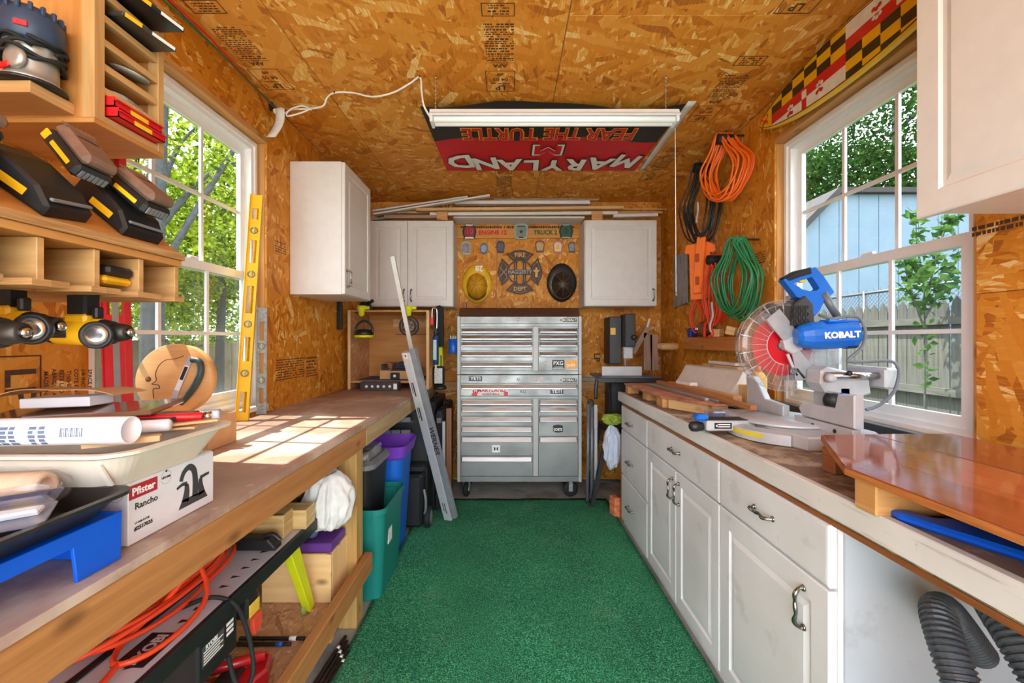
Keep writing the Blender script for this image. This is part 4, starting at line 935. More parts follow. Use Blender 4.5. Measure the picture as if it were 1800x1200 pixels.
# ---- cordless drills hanging in the slots
LENS = plain('reflective_lens', C(214, 216, 218), 0.15, 0.9, 0.25, 60)
def drill(y, label, hx=-0.905, hz=1.366, lens=0.034):
    o = thing('cordless_drill', label, 'drill', (hx, y, hz-0.03)); b = Vector((hx, y, hz))
    MB().cyl(b+Vector((-0.085, 0, 0.004)), b+Vector((0.015, 0, 0)), 0.030, 18, 0.030, bev=0.006).part('motor_housing', YELP, o)
    MB().cyl(b+Vector((-0.098, 0, 0.004)), b+Vector((-0.0855, 0, 0.004)), 0.028, 18, bev=0.005).part('rear_cap', BLACKP, o)
    MB().cyl(b+Vector((0.0155, 0, 0)), b+Vector((0.040, 0, 0)), 0.029, 20, 0.025, bev=0.003).part('torque_collar', BLACKP, o)
    chk = MB().cyl(b+Vector((0.0405, 0, 0)), b+Vector((0.072, 0, 0)), 0.0215, 18, 0.017, bev=0.003).part('chuck', IRON, o)
    MB().cyl(b+Vector((0.0725, 0, 0)), b+Vector((0.080, 0, 0)), 0.0105, 14, 0.007).part('jaw', CHROME, chk)
    # grip going up through the slot
    M_ = Mf((0, 0, 0), (1, 0, 0), (0, 1, 0))
    m = MB(); m.M = Mf(b+Vector((-0.028, 0, 0.02)), (1, 0, 0), z=(-0.05, 0, 1)); m.prism([(-0.022, -0.014), (-0.016, -0.017), (0.016, -0.017), (0.022, -0.014), (0.022, 0.014), (0.016, 0.017), (-0.016, 0.017), (-0.022, 0.014)], 0, 0.112, 0.003); m.part('grip', BLACKR, o)
    MB().box(b.x-0.052, y-0.021, hz+0.016, b.x-0.004, y+0.021, hz+0.040, 0.005).part('grip_collar', YELP, o)
    MB().box(b.x-0.002, y-0.010, hz+0.030, b.x+0.010, y+0.010, hz+0.056, 0.003).part('trigger', BLACKP, o)
    if lens:
        l = MB(); l.M = T(b.x+lens, y-0.0305, hz-0.006) @ R(pi/2, 'X') @ R(0.35, 'Y'); l.lathe([(0.0, -0.012), (0.024, -0.012), (0.029, 0), (0.029, 0.010), (0.025, 0.013), (0.022, 0.010), (0.0, 0.010)], 24); rg = l.part('lamp_ring', BLACKP, o)
        l = MB(); l.M = T(b.x+lens, y-0.0305, hz-0.006) @ R(pi/2, 'X') @ R(0.35, 'Y'); l.lathe([(0.0, 0.0125), (0.012, 0.0122), (0.0215, 0.0112), (0.0215, 0.0102)], 20); l.part('lamp_lens', LENS, rg)
    MB().box(b.x-0.075, y-0.0312, hz-0.012, b.x-0.035, y-0.0292, hz+0.006, 0.001).part('badge', BLACKP, o)
    return o
drill(0.935, 'yellow and black cordless drill hanging in the rack slot nearest the window')
drill(0.828, 'cordless drill hanging in the middle rack slot, second from the window', -0.945, 1.376, 0.058)
drill(0.72, 'cordless drill at the left edge hanging nearest the camera', -0.890, 1.362, 0)
o = thing('tool_battery', 'yellow and black battery lying inside a drill rack cubby', 'battery', M=T(-0.93, 0.935, 1.459) @ R(0.1, 'Z')); o.location.z = 1.459
MB().box(-0.06, -0.036, 0.030, 0.075, 0.036, 0.052, 0.006).part('black_base', BLACKP, o, False)
MB().box(-0.06, -0.038, 0.0295, 0.07, 0.038, 0.012, 0.006).part('yellow_cover', YELP, o, False)
# ---- levels
LVY = plain('yellow_enamel', C(240, 190, 30), 0.4, var=0.05); VIAL = plain('level_vial', C(186, 190, 150), 0.2)
def level(name, label, a, b_, wdt, th, mat, wins, face, vials=(), stripe=None):
    a, b_ = Vector(a), Vector(b_); L = (b_-a).length; M = Mf(a, b_-a, z=face)     # x along, z facing
    o = thing(name, label, 'level', M=M)
    for s in (-1, 1): MB().box(0, s*wdt/2-(0.004 if s > 0 else 0), -th/2, L, s*wdt/2+(0 if s > 0 else 0.004), th/2, 0.001).part('flange', mat, o, False)
    t = 0.0; segs = []; prev = 0.0
    for (c, w_) in wins: segs.append((prev, c-w_/2)); prev = c+w_/2
    segs.append((prev, L))
    web = MB()
    for (p, q) in segs: web.box(p, -wdt/2+0.004, -th*0.22, q, wdt/2-0.004, th*0.22)
    for s in (-1, 1): web.box(0, s*(wdt/2-0.009)-0.005, -th*0.2, L, s*(wdt/2-0.009)+0.005, th*0.2)
    web.part('web', mat, o, False)
    for c in vials:
        m = MB(T(c, 0, -th*0.3)); m.lathe([(0, 0), (0.018, 0), (0.018, th*0.6), (0.013, th*0.6), (0.012, th*0.5), (0, th*0.5)], 18); vo = m.part('vial_ring', plain('vial_housing', C(120, 116, 90), 0.4), o, False)
        MB().cyl((c-0.014, 0, th*0.31), (c+0.014, 0, th*0.31), 0.005, 10).part('vial', VIAL, vo, False)
    if stripe: MB().box(0.02, -wdt/2+0.022, th*0.23, L-0.02, wdt/2-0.030, th*0.24).part('grey_channel', stripe, o, False)
    return o
wa = [(0.10+0.13*k, 0.085) for k in range(9)]
level('spirit_level', 'tall yellow spirit level leaning against the wall beyond the window', (-1.300, 2.075, BT+0.001), (-1.310, 2.215, 2.10), 0.058, 0.026, LVY, [(0.09, 0.10), (0.35, 0.12), (0.60, 0.14), (0.85, 0.12), (1.05, 0.06)], (0.35, -1, 0), (0.23, 0.475, 0.73, 0.96))
m = MB(Mf((-1.309, 2.098, BT+0.001), (-0.01, 0.142, 1.13), (1, -0.2, 0)))
TAPE = plain('speckled_yellow_tape', C(220, 170, 20), 0.6, var=0.5, scale=300); m.box(0, 0.002, -0.012, 1.10, 0.010, 0.012); m.obj('measuring_strip', TAPE, 'yellow speckled measuring strip beside the tall yellow level', 'strip')
level('spirit_level', 'shorter grey metal spirit level standing behind the yellow one', (-1.312, 2.258, BT+0.001), (-1.314, 2.268, 1.52), 0.05, 0.02, GALV, [(0.09, 0.10), (0.27, 0.11), (0.44, 0.10)], (0.5, -1, 0), (0.18, 0.36))
level('spirit_level', 'red box level with a grey channel standing at the near side of the window', (-1.250, 1.372, BT+0.001), (-1.285, 1.375, 1.965), 0.072, 0.03, plain('red_enamel', C(222, 52, 62), 0.38, var=0.05), [(0.5, 0.05)], (0.1, -1, 0), (), plain('grey_scale_strip', C(150, 156, 152), 0.5))
# ================================================================== things on the workbench
def shell(o, name, mat, rings, rim=None, parent_world=True, inner=0.003):
    """open tub: outer rings going up, then inner rings going down"""
    m = MB(); out = list(rings); inn = [(x0+inner, y0+inner, x1-inner, y1-inner, max(r-inner, 0.002), z) for (x0, y0, x1, y1, r, z) in rings[::-1]]
    inn[-1] = inn[-1][:5]+(inn[-1][5]+inner,)
    m.tub(out+inn, 6, False); return m.part(name, mat, o)
# faucet box
BX0, BX1, BY0, BY1, BZ1 = -1.09, -0.725, 0.812, 1.046, BT+0.124
CARDW = plain('white_carton', C(222, 224, 230), 0.45, var=0.03)
bx_ = thing('faucet_box', 'white faucet carton with a red label standing on the workbench', 'box', ((BX0+BX1)/2, (BY0+BY1)/2, BT+0.001))
MB().box(BX0, BY0, BT+0.001, BX1, BY1, BZ1-0.0015, 0.0015).part('carton', CARDW, bx_)
MB().box(BX0+0.003, BY0+0.002, BZ1-0.0014, BX1-0.003, (BY0+BY1)/2-0.002, BZ1+0.0004).part('top_flap', CARDW, bx_)
MB().box(BX0+0.003, (BY0+BY1)/2+0.001, BZ1-0.0014, BX1-0.003, BY1-0.002, BZ1+0.0002).part('top_flap', CARDW, bx_)
def bface(y, z): return Mf((BX1+0.0003, y, z), (0, 1, 0), (0, 0, 1))
MB().box(BX1, 0.8135, 1.0425, BX1+0.0006, 0.879, 1.0695).part('red_label', plain('red_print', C(172, 36, 48), 0.5), bx_)
text('Pfister', 0.021, WINK, bx_, Mf((BX1+0.0010, 0.846, 1.0555), (0, 1, 0), (0, 0, 1)), 0.0004)
text('Rancho', 0.018, INK, bx_, bface(0.853, 1.026), 0.0002); text('#2517035', 0.0105, INK, bx_, bface(0.846, 0.983), 0.0003); text('LF-048-RCHE', 0.006, INK, bx_, bface(0.843, 0.994))
text('LIFETIME', 0.0062, INK, bx_, bface(0.902, 1.060), 0.0001)
def ringdecal(M, r, mat, p, w_=0.0006, a0=0.3, a1=2.84):
    for (s0, s1) in ((a0, a1), (a0+pi, a1+pi)):
        m = MB(M); m.lathe([(r-w_, 0), (r, 0), (r, 0.0002), (r-w_, 0.0002)], 14, s0, s1, False); m.part('printed_arc', mat, p)
GPR = plain('grey_print', C(120, 124, 130), 0.6)
ringdecal(bface(0.902, 1.060), 0.014, GPR, bx_)
m = MB(bface(0.902, 1.073)); m.lathe([(0, 0.0003), (0.0026, 0.0002), (0.0026, 0)], 10); m.part('printed_dot', INK, bx_)
FM = Mf((BX0+0.34, BY0-0.0003, 1.056), (1, 0, 0), (0, 0, 1)); text('LIFETIME', 0.0085, INK, bx_, FM, 0.0001); ringdecal(FM, 0.016, GPR, bx_)
m = MB(FM @ T(0, 0.0165, 0)); m.lathe([(0, 0.0003), (0.003, 0.0002), (0.003, 0)], 10); m.part('printed_dot', plain('maroon_print', C(150, 40, 50), 0.6), bx_)
m = MB(FM @ T(-0.032, 0, 0)); m.prism([(0, 0.006), (-0.003, 0), (-0.002, -0.003), (0.002, -0.003), (0.003, 0)], 0, 0.0003); m.part('printed_drop', plain('teal_print', C(60, 150, 170), 0.6), bx_)
FAU = plain('bronze_print', C(58, 60, 62), 0.6); fo = bface(0.980, 0.982)
def ribbon(pts, w0, w1, nm):
    pts = spline([(p[0], p[1], 0) for p in pts], 6); L_, R_ = [], []
    for i, p in enumerate(pts):
        t = (pts[min(i+1, len(pts)-1)]-pts[max(i-1, 0)]).normalized(); n = Vector((-t.y, t.x, 0)); w_ = w0+(w1-w0)*i/(len(pts)-1); L_.append(p+n*w_/2); R_.append(p-n*w_/2)
    m = MB(fo); v = [tuple(p) for p in L_]+[tuple(p) for p in R_]; k = len(L_)
    m.add([(a, b_, 0.0003) for a, b_, _ in v], [(i, i+1, k+i+1, k+i) for i in range(k-1)]); m.part(nm, FAU, bx_)
ribbon([(0.004, 0.008), (0.005, 0.045), (0.0, 0.070), (-0.014, 0.080), (-0.030, 0.072), (-0.038, 0.055)], 0.018, 0.011, 'printed_spout')
for s in (-1, 1):
    ribbon([(s*0.026, 0.006), (s*0.021, 0.028), (s*0.022, 0.044)], 0.022, 0.010, 'printed_handle'); ribbon([(s*0.020, 0.045), (s*0.034, 0.047), (s*0.050, 0.045+0.003*s)], 0.009, 0.006, 'printed_lever')
m = MB(fo); m.prism([(-0.045, -0.006), (0.045, -0.006), (0.034, 0.012), (-0.034, 0.012)], 0, 0.0003); m.part('printed_base', FAU, bx_)
# cream plastic tray on the carton
CREAM = plain('cream_plastic', C(226, 216, 200), 0.42, var=0.04)
tr = thing('plastic_tray', 'cream plastic tray heaped with supplies on top of the faucet carton', 'tray', (-0.95, 0.89, BZ1+0.001)); z0 = BZ1+0.0008
m = MB(); A = (-1.22, 0.725, -0.664, 1.055)
ro = [(A[0]+0.05, A[1]+0.045, A[2]-0.055, A[3]-0.045, 0.04, z0), (A[0]+0.018, A[1]+0.014, A[2]-0.018, A[3]-0.014, 0.05, z0+0.060), (A[0], A[1], A[2], A[3], 0.055, z0+0.066), (A[0]-0.002, A[1]-0.002, A[2]+0.002, A[3]+0.002, 0.056, z0+0.072)]
ri = [(A[0]+0.012, A[1]+0.012, A[2]-0.012, A[3]-0.012, 0.05, z0+0.072), (A[0]+0.024, A[1]+0.020, A[2]-0.024, A[3]-0.020, 0.045, z0+0.064), (A[0]+0.054, A[1]+0.049, A[2]-0.059, A[3]-0.049, 0.038, z0+0.004)]
m.tub(ro+ri, 7); m.part('tub', CREAM, tr)
for k in range(12): xx = -1.18+k*0.042; m = MB(); m.bar((xx, A[1]+0.044, z0+0.008), (xx, A[1]+0.020, z0+0.052), 0.010, 0.004, (0, -1, 0.4)); m.part('rib', CREAM, tr)
# paper tube
def papertube():
    o = thing('paper_tube', 'white printed paper tube with an open end lying on the cream tray', 'tube', (-0.93, 0.79, 1.165)); a, b_ = Vector((-1.16, 0.770, 1.178)), Vector((-0.708, 0.800, 1.181))
    M = Mf(a, (b_-a).cross(Vector((0, 0, 1))), z=b_-a); L = (b_-a).length; r = 0.0255
    m = MB(M); m.lathe([(r, 0), (r, L), (r-0.0025, L), (r-0.0025, L-0.14), (0, L-0.14)], 30); m.part('tube_wall', plain('white_paper', C(232, 232, 236), 0.6, var=0.02), o)
    PR = plain('blue_grey_print', C(96, 112, 140), 0.7)
    x_ax = (b_-a).normalized(); rnd = random.Random(5)
    for k in range(14):
        t = 0.10+k*0.0165
        if k % 4 == 3: continue
        for j in range(5):
            ang = -0.75+j*0.30; yv = -cos(ang)*r; zv = sin(ang)*r
            p = a+x_ax*t+Vector((0, yv, zv)); mm = MB(Mf(p, x_ax, (0, sin(ang), cos(ang)))); mm.box(0, -0.0028, 0, rnd.uniform(0.008, 0.014), 0.0028, 0.0004); mm.part('printed_line', PR, o)
    for k in range(13):
        t = 0.352+k*0.003
        p = a+x_ax*t+Vector((0, -cos(0.1)*r, sin(0.1)*r)); mm = MB(Mf(p, x_ax, (0, sin(0.1), cos(0.1)))); mm.box(0, -0.008, 0, 0.0008+0.001*(k % 3 == 0), 0.008, 0.0004); mm.part('barcode_bar', PR, o)
papertube()
GLZ = plain('glossy_brown_sheet', C(120, 84, 66), 0.12, var=0.35, scale=9, coat=0.6)
m = MB(Mf((-0.98, 0.965, 1.180), (1, 0.12, 0.05), z=(-0.02, -0.1, 1))); m.box(-0.17, -0.055, 0, 0.19, 0.065, 0.012, 0.003); m.obj('glossy_folder', GLZ, 'glossy brown wrapped folder lying across the cream tray', 'folder')
m = MB(Mf((-0.97, 0.955, 1.166), (1, 0.1, 0.0), z=(0, 0, 1))); m.box(-0.15, -0.05, 0, 0.22, 0.07, 0.011, 0.002); m.obj('sandpaper_pack', plain('plum_pack', C(76, 58, 66), 0.35), 'dark flat pack under the glossy brown folder', 'pack')
m = MB(Mf((-1.02, 0.985, 1.198), (1, 0.05, 0.03), z=(0, 0, 1))); m.box(-0.075, -0.03, 0, 0.075, 0.035, 0.022, 0.002); m.obj('small_carton', CARDW, 'small white carton under a torn cardboard sheet', 'box')
KRAFT = plain('kraft_card', C(196, 150, 104), 0.8, var=0.08)
MB().grid(lambda u, v: (-1.15+u*0.25, 0.95+v*0.09+0.02*u, 1.2235+0.018*sin(u*pi)*(1-0.3*v)+0.004*sin(9*u)), 14, 4, False, 0.002).obj('cardboard_sheet', KRAFT, 'bent brown cardboard sheet on top of the tray pile', 'cardboard')
for k, (a, b_, lb) in enumerate((((-0.86, 0.86, 1.158), (-0.672, 0.985, 1.166), 'long pale stir stick on the rim of the cream tray'), ((-0.90, 0.90, 1.150), (-0.70, 0.955, 1.155), 'second pale stir stick lying beside the longer one'), ((-0.80, 0.80, 1.1525), (-0.702, 0.86, 1.1535), 'short pale wood shim beside the open end of the paper tube'))):
    m = MB(); m.bar(a, b_, 0.022, 0.005 if k < 2 else 0.012, bev=0.001); m.obj('stir_stick', PINEL, lb, 'stick')
o = thing('utility_knife', 'red handled utility knife lying in the cream tray', 'knife', (-0.74, 0.96, 1.162))
MB().cyl((-0.83, 0.945, 1.173), (-0.705, 0.985, 1.174), 0.010, 12, bev=0.003).part('handle', REDP, o); MB().cyl((-0.704, 0.9855, 1.174), (-0.690, 0.990, 1.174), 0.0105, 12).part('ferrule', CHROME, o)
m = MB(); m.cyl((-0.82, 0.885, 1.166), (-0.725, 0.915, 1.168), 0.013, 14, bev=0.004); m.obj('caulk_tip', plain('white_tube', C(226, 228, 236), 0.4), 'short white tube lying beside the red knife', 'tube')
m = MB(Mf((-0.70, 1.0, 1.1635), (1, 0.4, 0), z=(0, 0, 1))); m.box(-0.02, -0.014, 0, 0.02, 0.014, 0.022, 0.003); m.obj('plastic_clip', LGREY, 'light grey plastic clip at the far corner of the cream tray', 'clip')
# support box and round wooden sign blank
MB().box(-1.322, 1.505, BT+0.001, -1.06, 1.66, 1.074, 0.002).obj('cardboard_box', KRAFT, 'low brown cardboard box under the round wooden disc', 'box')
Md = Mf((-1.235, 1.57, 1.076+0.130), (1, 0.12, 0), z=(0.12, -1, 0.10)); o = thing('wooden_disc', 'round pale wooden disc with a traced outline leaning by the window', 'disc', M=Md)
DISCW = wood('disc_wood', C(228, 178, 116), C(206, 150, 88), ring=0.8)
m = MB(T(0, 0, -0.04)); m.lathe([(0.0, 0), (0.127, 0), (0.130, 0.003), (0.130, 0.037), (0.127, 0.04), (0.0, 0.04)], 56); m.part('disc', DISCW, o, False)
m = MB(); m.tube(spline([(0.03, 0.085, 0), (0.0, 0.074, 0), (-0.03, 0.070, 0), (-0.052, 0.05, 0), (-0.062, 0.02, 0), (-0.058, -0.005, 0), (-0.072, -0.018, 0), (-0.05, -0.022, 0), (-0.046, -0.034, 0), (-0.066, -0.036, 0), (-0.062, -0.07, 0)], 5), 0.0012, 5); m.part('traced_line', INK, o, False)
m = MB(); m.lathe([(0, 0.0008), (0.008, 0.0006), (0.010, 0)], 12); m.M = T(-0.082, 0.0, 0); m2 = MB(T(-0.085, 0.0, 0.0003)); m2.lathe([(0, 0.0006), (0.010, 0)], 12); m2.part('knot', DARKW, o, False)
o = thing('scraper', 'hand scraper with a dark green handle leaning on the wooden disc', 'scraper', M=Md @ T(0.035, 0.0, 0.002) @ R(-0.32, 'Z'))
MB().box(-0.014, -0.09, 0, 0.006, 0.085, 0.004, 0.001).part('blade', LGREY, o, False); MB().box(-0.012, -0.045, 0.0042, 0.004, 0.050, 0.0048).part('sticker', WST, o, False); MB().box(-0.010, -0.005, 0.005, 0.002, 0.045, 0.0054).part('print', INK, o, False)
m = MB(); m.tube(spline([(0.006, 0.075, 0.008), (0.035, 0.078, 0.014), (0.055, 0.045, 0.016), (0.056, 0.0, 0.016), (0.045, -0.045, 0.014), (0.028, -0.085, 0.010)], 6), lambda t: 0.012-0.003*abs(t-0.5), 10); m.part('handle', plain('dark_green_grip', C(48, 66, 66), 0.45), o, False)
# black paint tray on a blue holder, near the camera
o = thing('tray_holder', 'bright blue plastic holder under the black paint tray', 'holder', (-0.88, 0.62, BT+0.001))
BLU = plain('bright_blue_plastic', C(0, 88, 214), 0.35, var=0.04)
m = MB(Mf((-0.706, 0, 0), (0, 1, 0), (0, 0, 1))); m.prism([(0.44, BT+0.001), (0.50, BT+0.001), (0.51, BT+0.060), (0.685, BT+0.060), (0.692, BT+0.001), (0.770, BT+0.001), (0.772, BT+0.086), (0.44, BT+0.086)], 0, 0.006, 0.001); m.part('side', BLU, o)
MB().box(-1.08, 0.764, BT+0.001, -0.7065, 0.770, BT+0.086, 0.001).part('far_wall', BLU, o); MB().box(-1.08, 0.44, BT+0.078, -0.7065, 0.764, BT+0.084).part('deck', BLU, o)
BLKT = plain('black_tray_plastic', C(34, 34, 36), 0.35, var=0.15)
o = thing('paint_tray', 'black plastic paint tray with brush packs at the near end of the bench', 'tray', (-0.9, 0.6, BT+0.089)); zb2 = BT+0.088
A = (-1.12, 0.42, -0.668, 0.778)
ro = [(A[0]+0.05, A[1]+0.03, A[2]-0.045, A[3]-0.03, 0.03, zb2), (A[0]+0.014, A[1]+0.012, A[2]-0.012, A[3]-0.012, 0.035, zb2+0.034), (A[0], A[1], A[2], A[3], 0.04, zb2+0.036), (A[0], A[1], A[2], A[3], 0.04, zb2+0.042)]
ri = [(A[0]+0.012, A[1]+0.012, A[2]-0.012, A[3]-0.012, 0.035, zb2+0.042), (A[0]+0.05, A[1]+0.034, A[2]-0.05, A[3]-0.034, 0.03, zb2+0.006)]
m = MB(); m.tub(ro+ri, 6); m.part('tray', BLKT, o)
BLIS = clear('blister_plastic', (0.96, 0.96, 0.97, 1), 0.08, 0.08, 0.04)
o = thing('roller_cover', 'peach paint roller cover in clear wrap in the black tray', 'roller', (-0.86, 0.7, zb2+0.02)); a, b_ = Vector((-0.96, 0.69, zb2+0.058)), Vector((-0.775, 0.715, zb2+0.060))
m = MB(Mf(a, (b_-a).cross(Vector((0, 0, 1))), z=b_-a)); L = (b_-a).length; m.lathe([(0.024, 0.0), (0.026, 0.01), (0.026, L-0.01), (0.023, L), (0.015, L), (0.015, L-0.06), (0, L-0.06)], 24); m.part('nap', plain('peach_nap', C(232, 200, 168), 0.95, bump=0.6, bscale=300), o)
m = MB(Mf(a, (b_-a).cross(Vector((0, 0, 1))), z=b_-a)); m.lathe([(0.0285, -0.004), (0.029, L*0.5), (0.0285, L+0.006), (0.020, L+0.025), (0.004, L+0.03)], 18); m.part('wrap', BLIS, o)
m = MB(Mf((-0.965, 0.655, zb2+0.050), (0.3, 1, 0), z=(1, -0.3, 0.1))); m.lathe([(0.026, -0.012), (0.036, -0.012), (0.036, 0.012), (0.026, 0.012)], 22, loop=True); m.obj('tape_roll', plain('blue_tape', C(70, 140, 206), 0.5), 'blue masking tape roll at the left edge of the black tray', 'tape')
def brushpack(name, label, a, b_, sleeve, h, zz):
    a, b_ = Vector(a), Vector(b_); M = Mf(a, b_-a, z=(0.05, -0.45, 1)); L = (b_-a).length; o = thing(name, label, 'brush', M=M)
    m = MB(); m.tub([(0, -0.026, L, 0.026, 0.008, 0), (0.004, -0.022, L-0.004, 0.022, 0.012, 0.016)], 4); m.part('blister', BLIS, o, False)
    MB().box(0.002, -0.024, -0.003, L-0.002, 0.024, -0.0004).part('backing_card', sleeve, o, False)
    m = MB(Mf((0, 0, 0.001), (1, 0, 0), (0, 1, 0))); m.prism([(0.01, -0.018), (L*0.42, -0.018), (L*0.52, -0.008), (L*0.95, -0.007), (L*0.96, 0.007), (L*0.52, 0.008), (L*0.42, 0.018), (0.01, 0.018)], 0, 0.011, 0.003); m.part('brush', plain('brush_'+name+str(int(zz)), h, 0.5), o, False)
    MB().box(L*0.30, -0.0185, 0.0012, L*0.42, 0.0185, 0.0135, 0.002).part('ferrule', CHROME, o, False)
    return o
brushpack('brush_pack', 'paint brush in a dark blue sleeve lying across the black tray', (-0.93, 0.60, zb2+0.040), (-0.715, 0.675, zb2+0.058), plain('navy_sleeve', C(18, 44, 96), 0.35), C(26, 52, 104), 1)
brushpack('brush_pack', 'white handled paint brush in clear blister pack nearest the camera', (-0.90, 0.535, zb2+0.036), (-0.685, 0.640, zb2+0.050), plain('grey_sleeve', C(110, 112, 130), 0.3), C(206, 208, 216), 2)
# ================================================================== under the workbench
DT = 0.616; XS = -0.80
sw = thing('table_saw', 'folded portable table saw with a ruled grey deck and lime legs under the bench', 'table saw', (-0.95, 1.2, 0.24))
DECK = plain('deck_grey', C(206, 208, 214), 0.4, 0.15, 0.06)
MB().box(-1.15, 0.60, DT-0.03, XS-0.004, 1.745, DT, 0.004).part('deck', DECK, sw)
MB().box(XS-0.0035, 0.59, DT-0.045, XS+0.014, 1.752, DT+0.002, 0.003).part('edge_rail', BLACKP, sw)
MB().box(-0.945, 0.60, DT+0.0003, -0.925, 1.30, DT+0.006, 0.002).part('slot_rail', BLACKP, sw)
MB().box(-1.165, 0.59, DT-0.045, -1.1505, 1.752, DT+0.002, 0.003).part('edge_rail', BLACKP, sw)
for k in range(20):
    y = 0.70+k*0.052
    if y > 1.68: break
    m = MB(Mf((XS-0.045, y, DT+0.0003), (1, 0, 0), (0, 1, 0))); m.prism([(-0.014, -0.012), (0.012, 0.0), (-0.014, 0.004)], 0, 0.0004); m.part('scale_mark', INK, sw)
MB().box(XS-0.095, 0.955, DT+0.0001, XS-0.02, 1.07, DT+0.0004).part('brand_plate', BST, sw); text('RYOBI', 0.036, DECK, sw, Mf((XS-0.057, 1.012, DT+0.0008), (0, 1, 0), (-1, 0, 0)), 0.0012)
LEGM = plain('lime_enamel', C(214, 226, 30), 0.4, var=0.04)
def sawleg(yt, yb, x):
    a, b_ = Vector((x, yt, DT-0.046)), Vector((x+0.006, yb, 0.262)); M = Mf(a, b_-a, z=(1, 0, 0)); L = (b_-a).length
    m = MB(M); m.prism([(0, -0.030), (L, -0.018), (L, 0.018), (0, 0.030)], -0.016, 0.016, 0.002); l = m.part('leg', LEGM, sw)
    m = MB(T(x+0.0, yb-0.012, 0.268) @ R(pi/2, 'Y') @ T(0, 0, -0.012)); m.lathe([(0, 0), (0.024, 0), (0.026, 0.004), (0.026, 0.018), (0, 0.018)], 18); m.part('foot', plain('olive_rubber', C(150, 156, 70), 0.6), l)
sawleg(1.60, 1.735, XS-0.02); sawleg(0.90, 0.80, XS-0.02); sawleg(1.60, 1.735, -1.12); sawleg(0.90, 0.80, -1.12)
sb = MB().box(XS-0.10, 1.085, 0.455, XS+0.008, 1.245, DT-0.047, 0.006).part('switch_box', BLACKP, sw)
MB().box(XS+0.0081, 1.10, 0.500, XS+0.0086, 1.185, 0.553).part('rating_label', plain('grey_label', C(70, 72, 76), 0.5), sb)
text('RYOBI', 0.016, WINK, sb, Mf((XS+0.009, 1.135, 0.546), (0, 1, 0), (0, 0, 1)), 0.0004)
for k in range(5): MB().box(XS+0.0087, 1.105, 0.535-k*0.0075, XS+0.0091, 1.105+(0.075 if k % 2 == 0 else 0.062), 0.5385-k*0.0075).part('label_line', WINK, sb)
for k in range(3): MB().box(XS+0.0081, 1.195, 0.545-k*0.014, XS+0.0086, 1.225, 0.554-k*0.014).part('label_line', WINK, sb)
MB().box(XS-0.04, 1.285, 0.50, XS+0.012, 1.345, DT-0.047, 0.008).part('switch_housing', BLACKP, sw)
m = MB(); m.box(XS+0.0125, 1.290, 0.505, XS+0.016, 1.342, 0.545, 0.003); m.part('yellow_label', plain('yellow_warning', C(236, 196, 70), 0.5), sw)
m = MB(Mf((XS+0.013, 1.315, 0.48), (0, 1, 0), (0, 0, 1))); m.prism([(-0.022, 0.024), (0.022, 0.024), (0.024, -0.008), (0.012, -0.03), (-0.012, -0.03), (-0.022, -0.008)], 0, 0.014, 0.003); m.part('stop_paddle', plain('coral_red', C(226, 78, 56), 0.4), sw)
pts = [(XS-0.09, 1.16, DT+0.006), (XS-0.03, 1.19, DT+0.016), (XS+0.02, 1.215, DT-0.02), (XS+0.04, 1.24, 0.50), (XS+0.06, 1.235, 0.40), (XS+0.055, 1.205, 0.365), (XS+0.035, 1.19, 0.40), (XS+0.0, 1.215, 0.45)]
m = MB(); m.tube(spline(pts, 8), 0.0062, 8); m.part('power_cord', BLACKR, sw)
# orange extension cord heaped on the deck
ORC = plain('orange_cord', C(228, 70, 32), 0.45, var=0.05)
rnd = random.Random(9); pts = []
for k in range(280):
    a = k*2*pi/14; lp = k/14.0; cxm = -1.015+0.022*sin(lp*1.9); cym = 1.20+0.03*cos(lp*2.3); ra = 0.112+0.016*sin(lp*2.1+1); rb = 0.235+0.04*cos(lp*1.7)
    pts.append((cxm+ra*cos(a), cym+rb*sin(a), DT+0.011+0.0052*lp+0.008*sin(a*1.5+lp*2.0)+0.008))
pts += [(-0.90, 1.22, DT+0.10), (-0.835, 1.18, DT+0.035), (-0.815, 1.08, DT+0.014), (-0.83, 0.98, DT+0.012), (-0.88, 0.95, DT+0.012), (-0.92, 1.02, DT+0.014), (-0.90, 1.12, DT+0.05), (-0.88, 1.18, DT+0.10)]
m = MB(); m.tube(spline(pts, 3), 0.0066, 7); m.obj('extension_cable', ORC, 'orange extension cord heaped on the table saw deck under the bench', 'cord')
m = MB(); m.tube(spline([(-0.87, 0.95, DT+0.011), (-0.855, 0.86, DT+0.008), (-0.87, 0.76, DT+0.008), (-0.93, 0.68, DT+0.008), (-1.0, 0.62, DT+0.008)], 8), 0.0066, 7); m.obj('extension_cable', ORC, 'loose end of the orange cord trailing along the saw deck', 'cord')
# things on the far end of the deck
KN = wood('knotty_offcut', C(226, 196, 138), C(180, 142, 84), knots=1.0, ring=1.6)
m = MB(Mf((-0.915, 1.59, DT+0.0015), (1, 0.04, 0), z=(0, 0, 1))); m.box(-0.10, -0.025, 0, 0.085, 0.05, 0.086, 0.003); m.obj('wood_block', KN, 'thick knotty wood offcut lying on the saw deck', 'offcut')
m = MB(Mf((-0.90, 1.685, DT+0.0015), (1, 0.05, 0), z=(0, 0, 1))); m.box(-0.05, -0.045, 0, 0.115, 0.04, 0.075, 0.003); m.obj('wood_block', KN, 'pale wood offcut behind the knotty block on the saw deck', 'offcut')
o = thing('saw_fence', 'black rip fence end with a clamp lever on the saw deck', 'fence', (-0.88, 1.50, DT+0.0015))
m = MB(Mf((0, 1.48, 0), (1, 0, 0), (0, 0, 1))); m.prism([(-0.96, DT+0.001), (-0.815, DT+0.001), (-0.815, DT+0.012), (-0.84, DT+0.04), (-0.96, DT+0.046)], -0.05, 0.0, 0.004); m.part('fence_head', BLACKP, o)
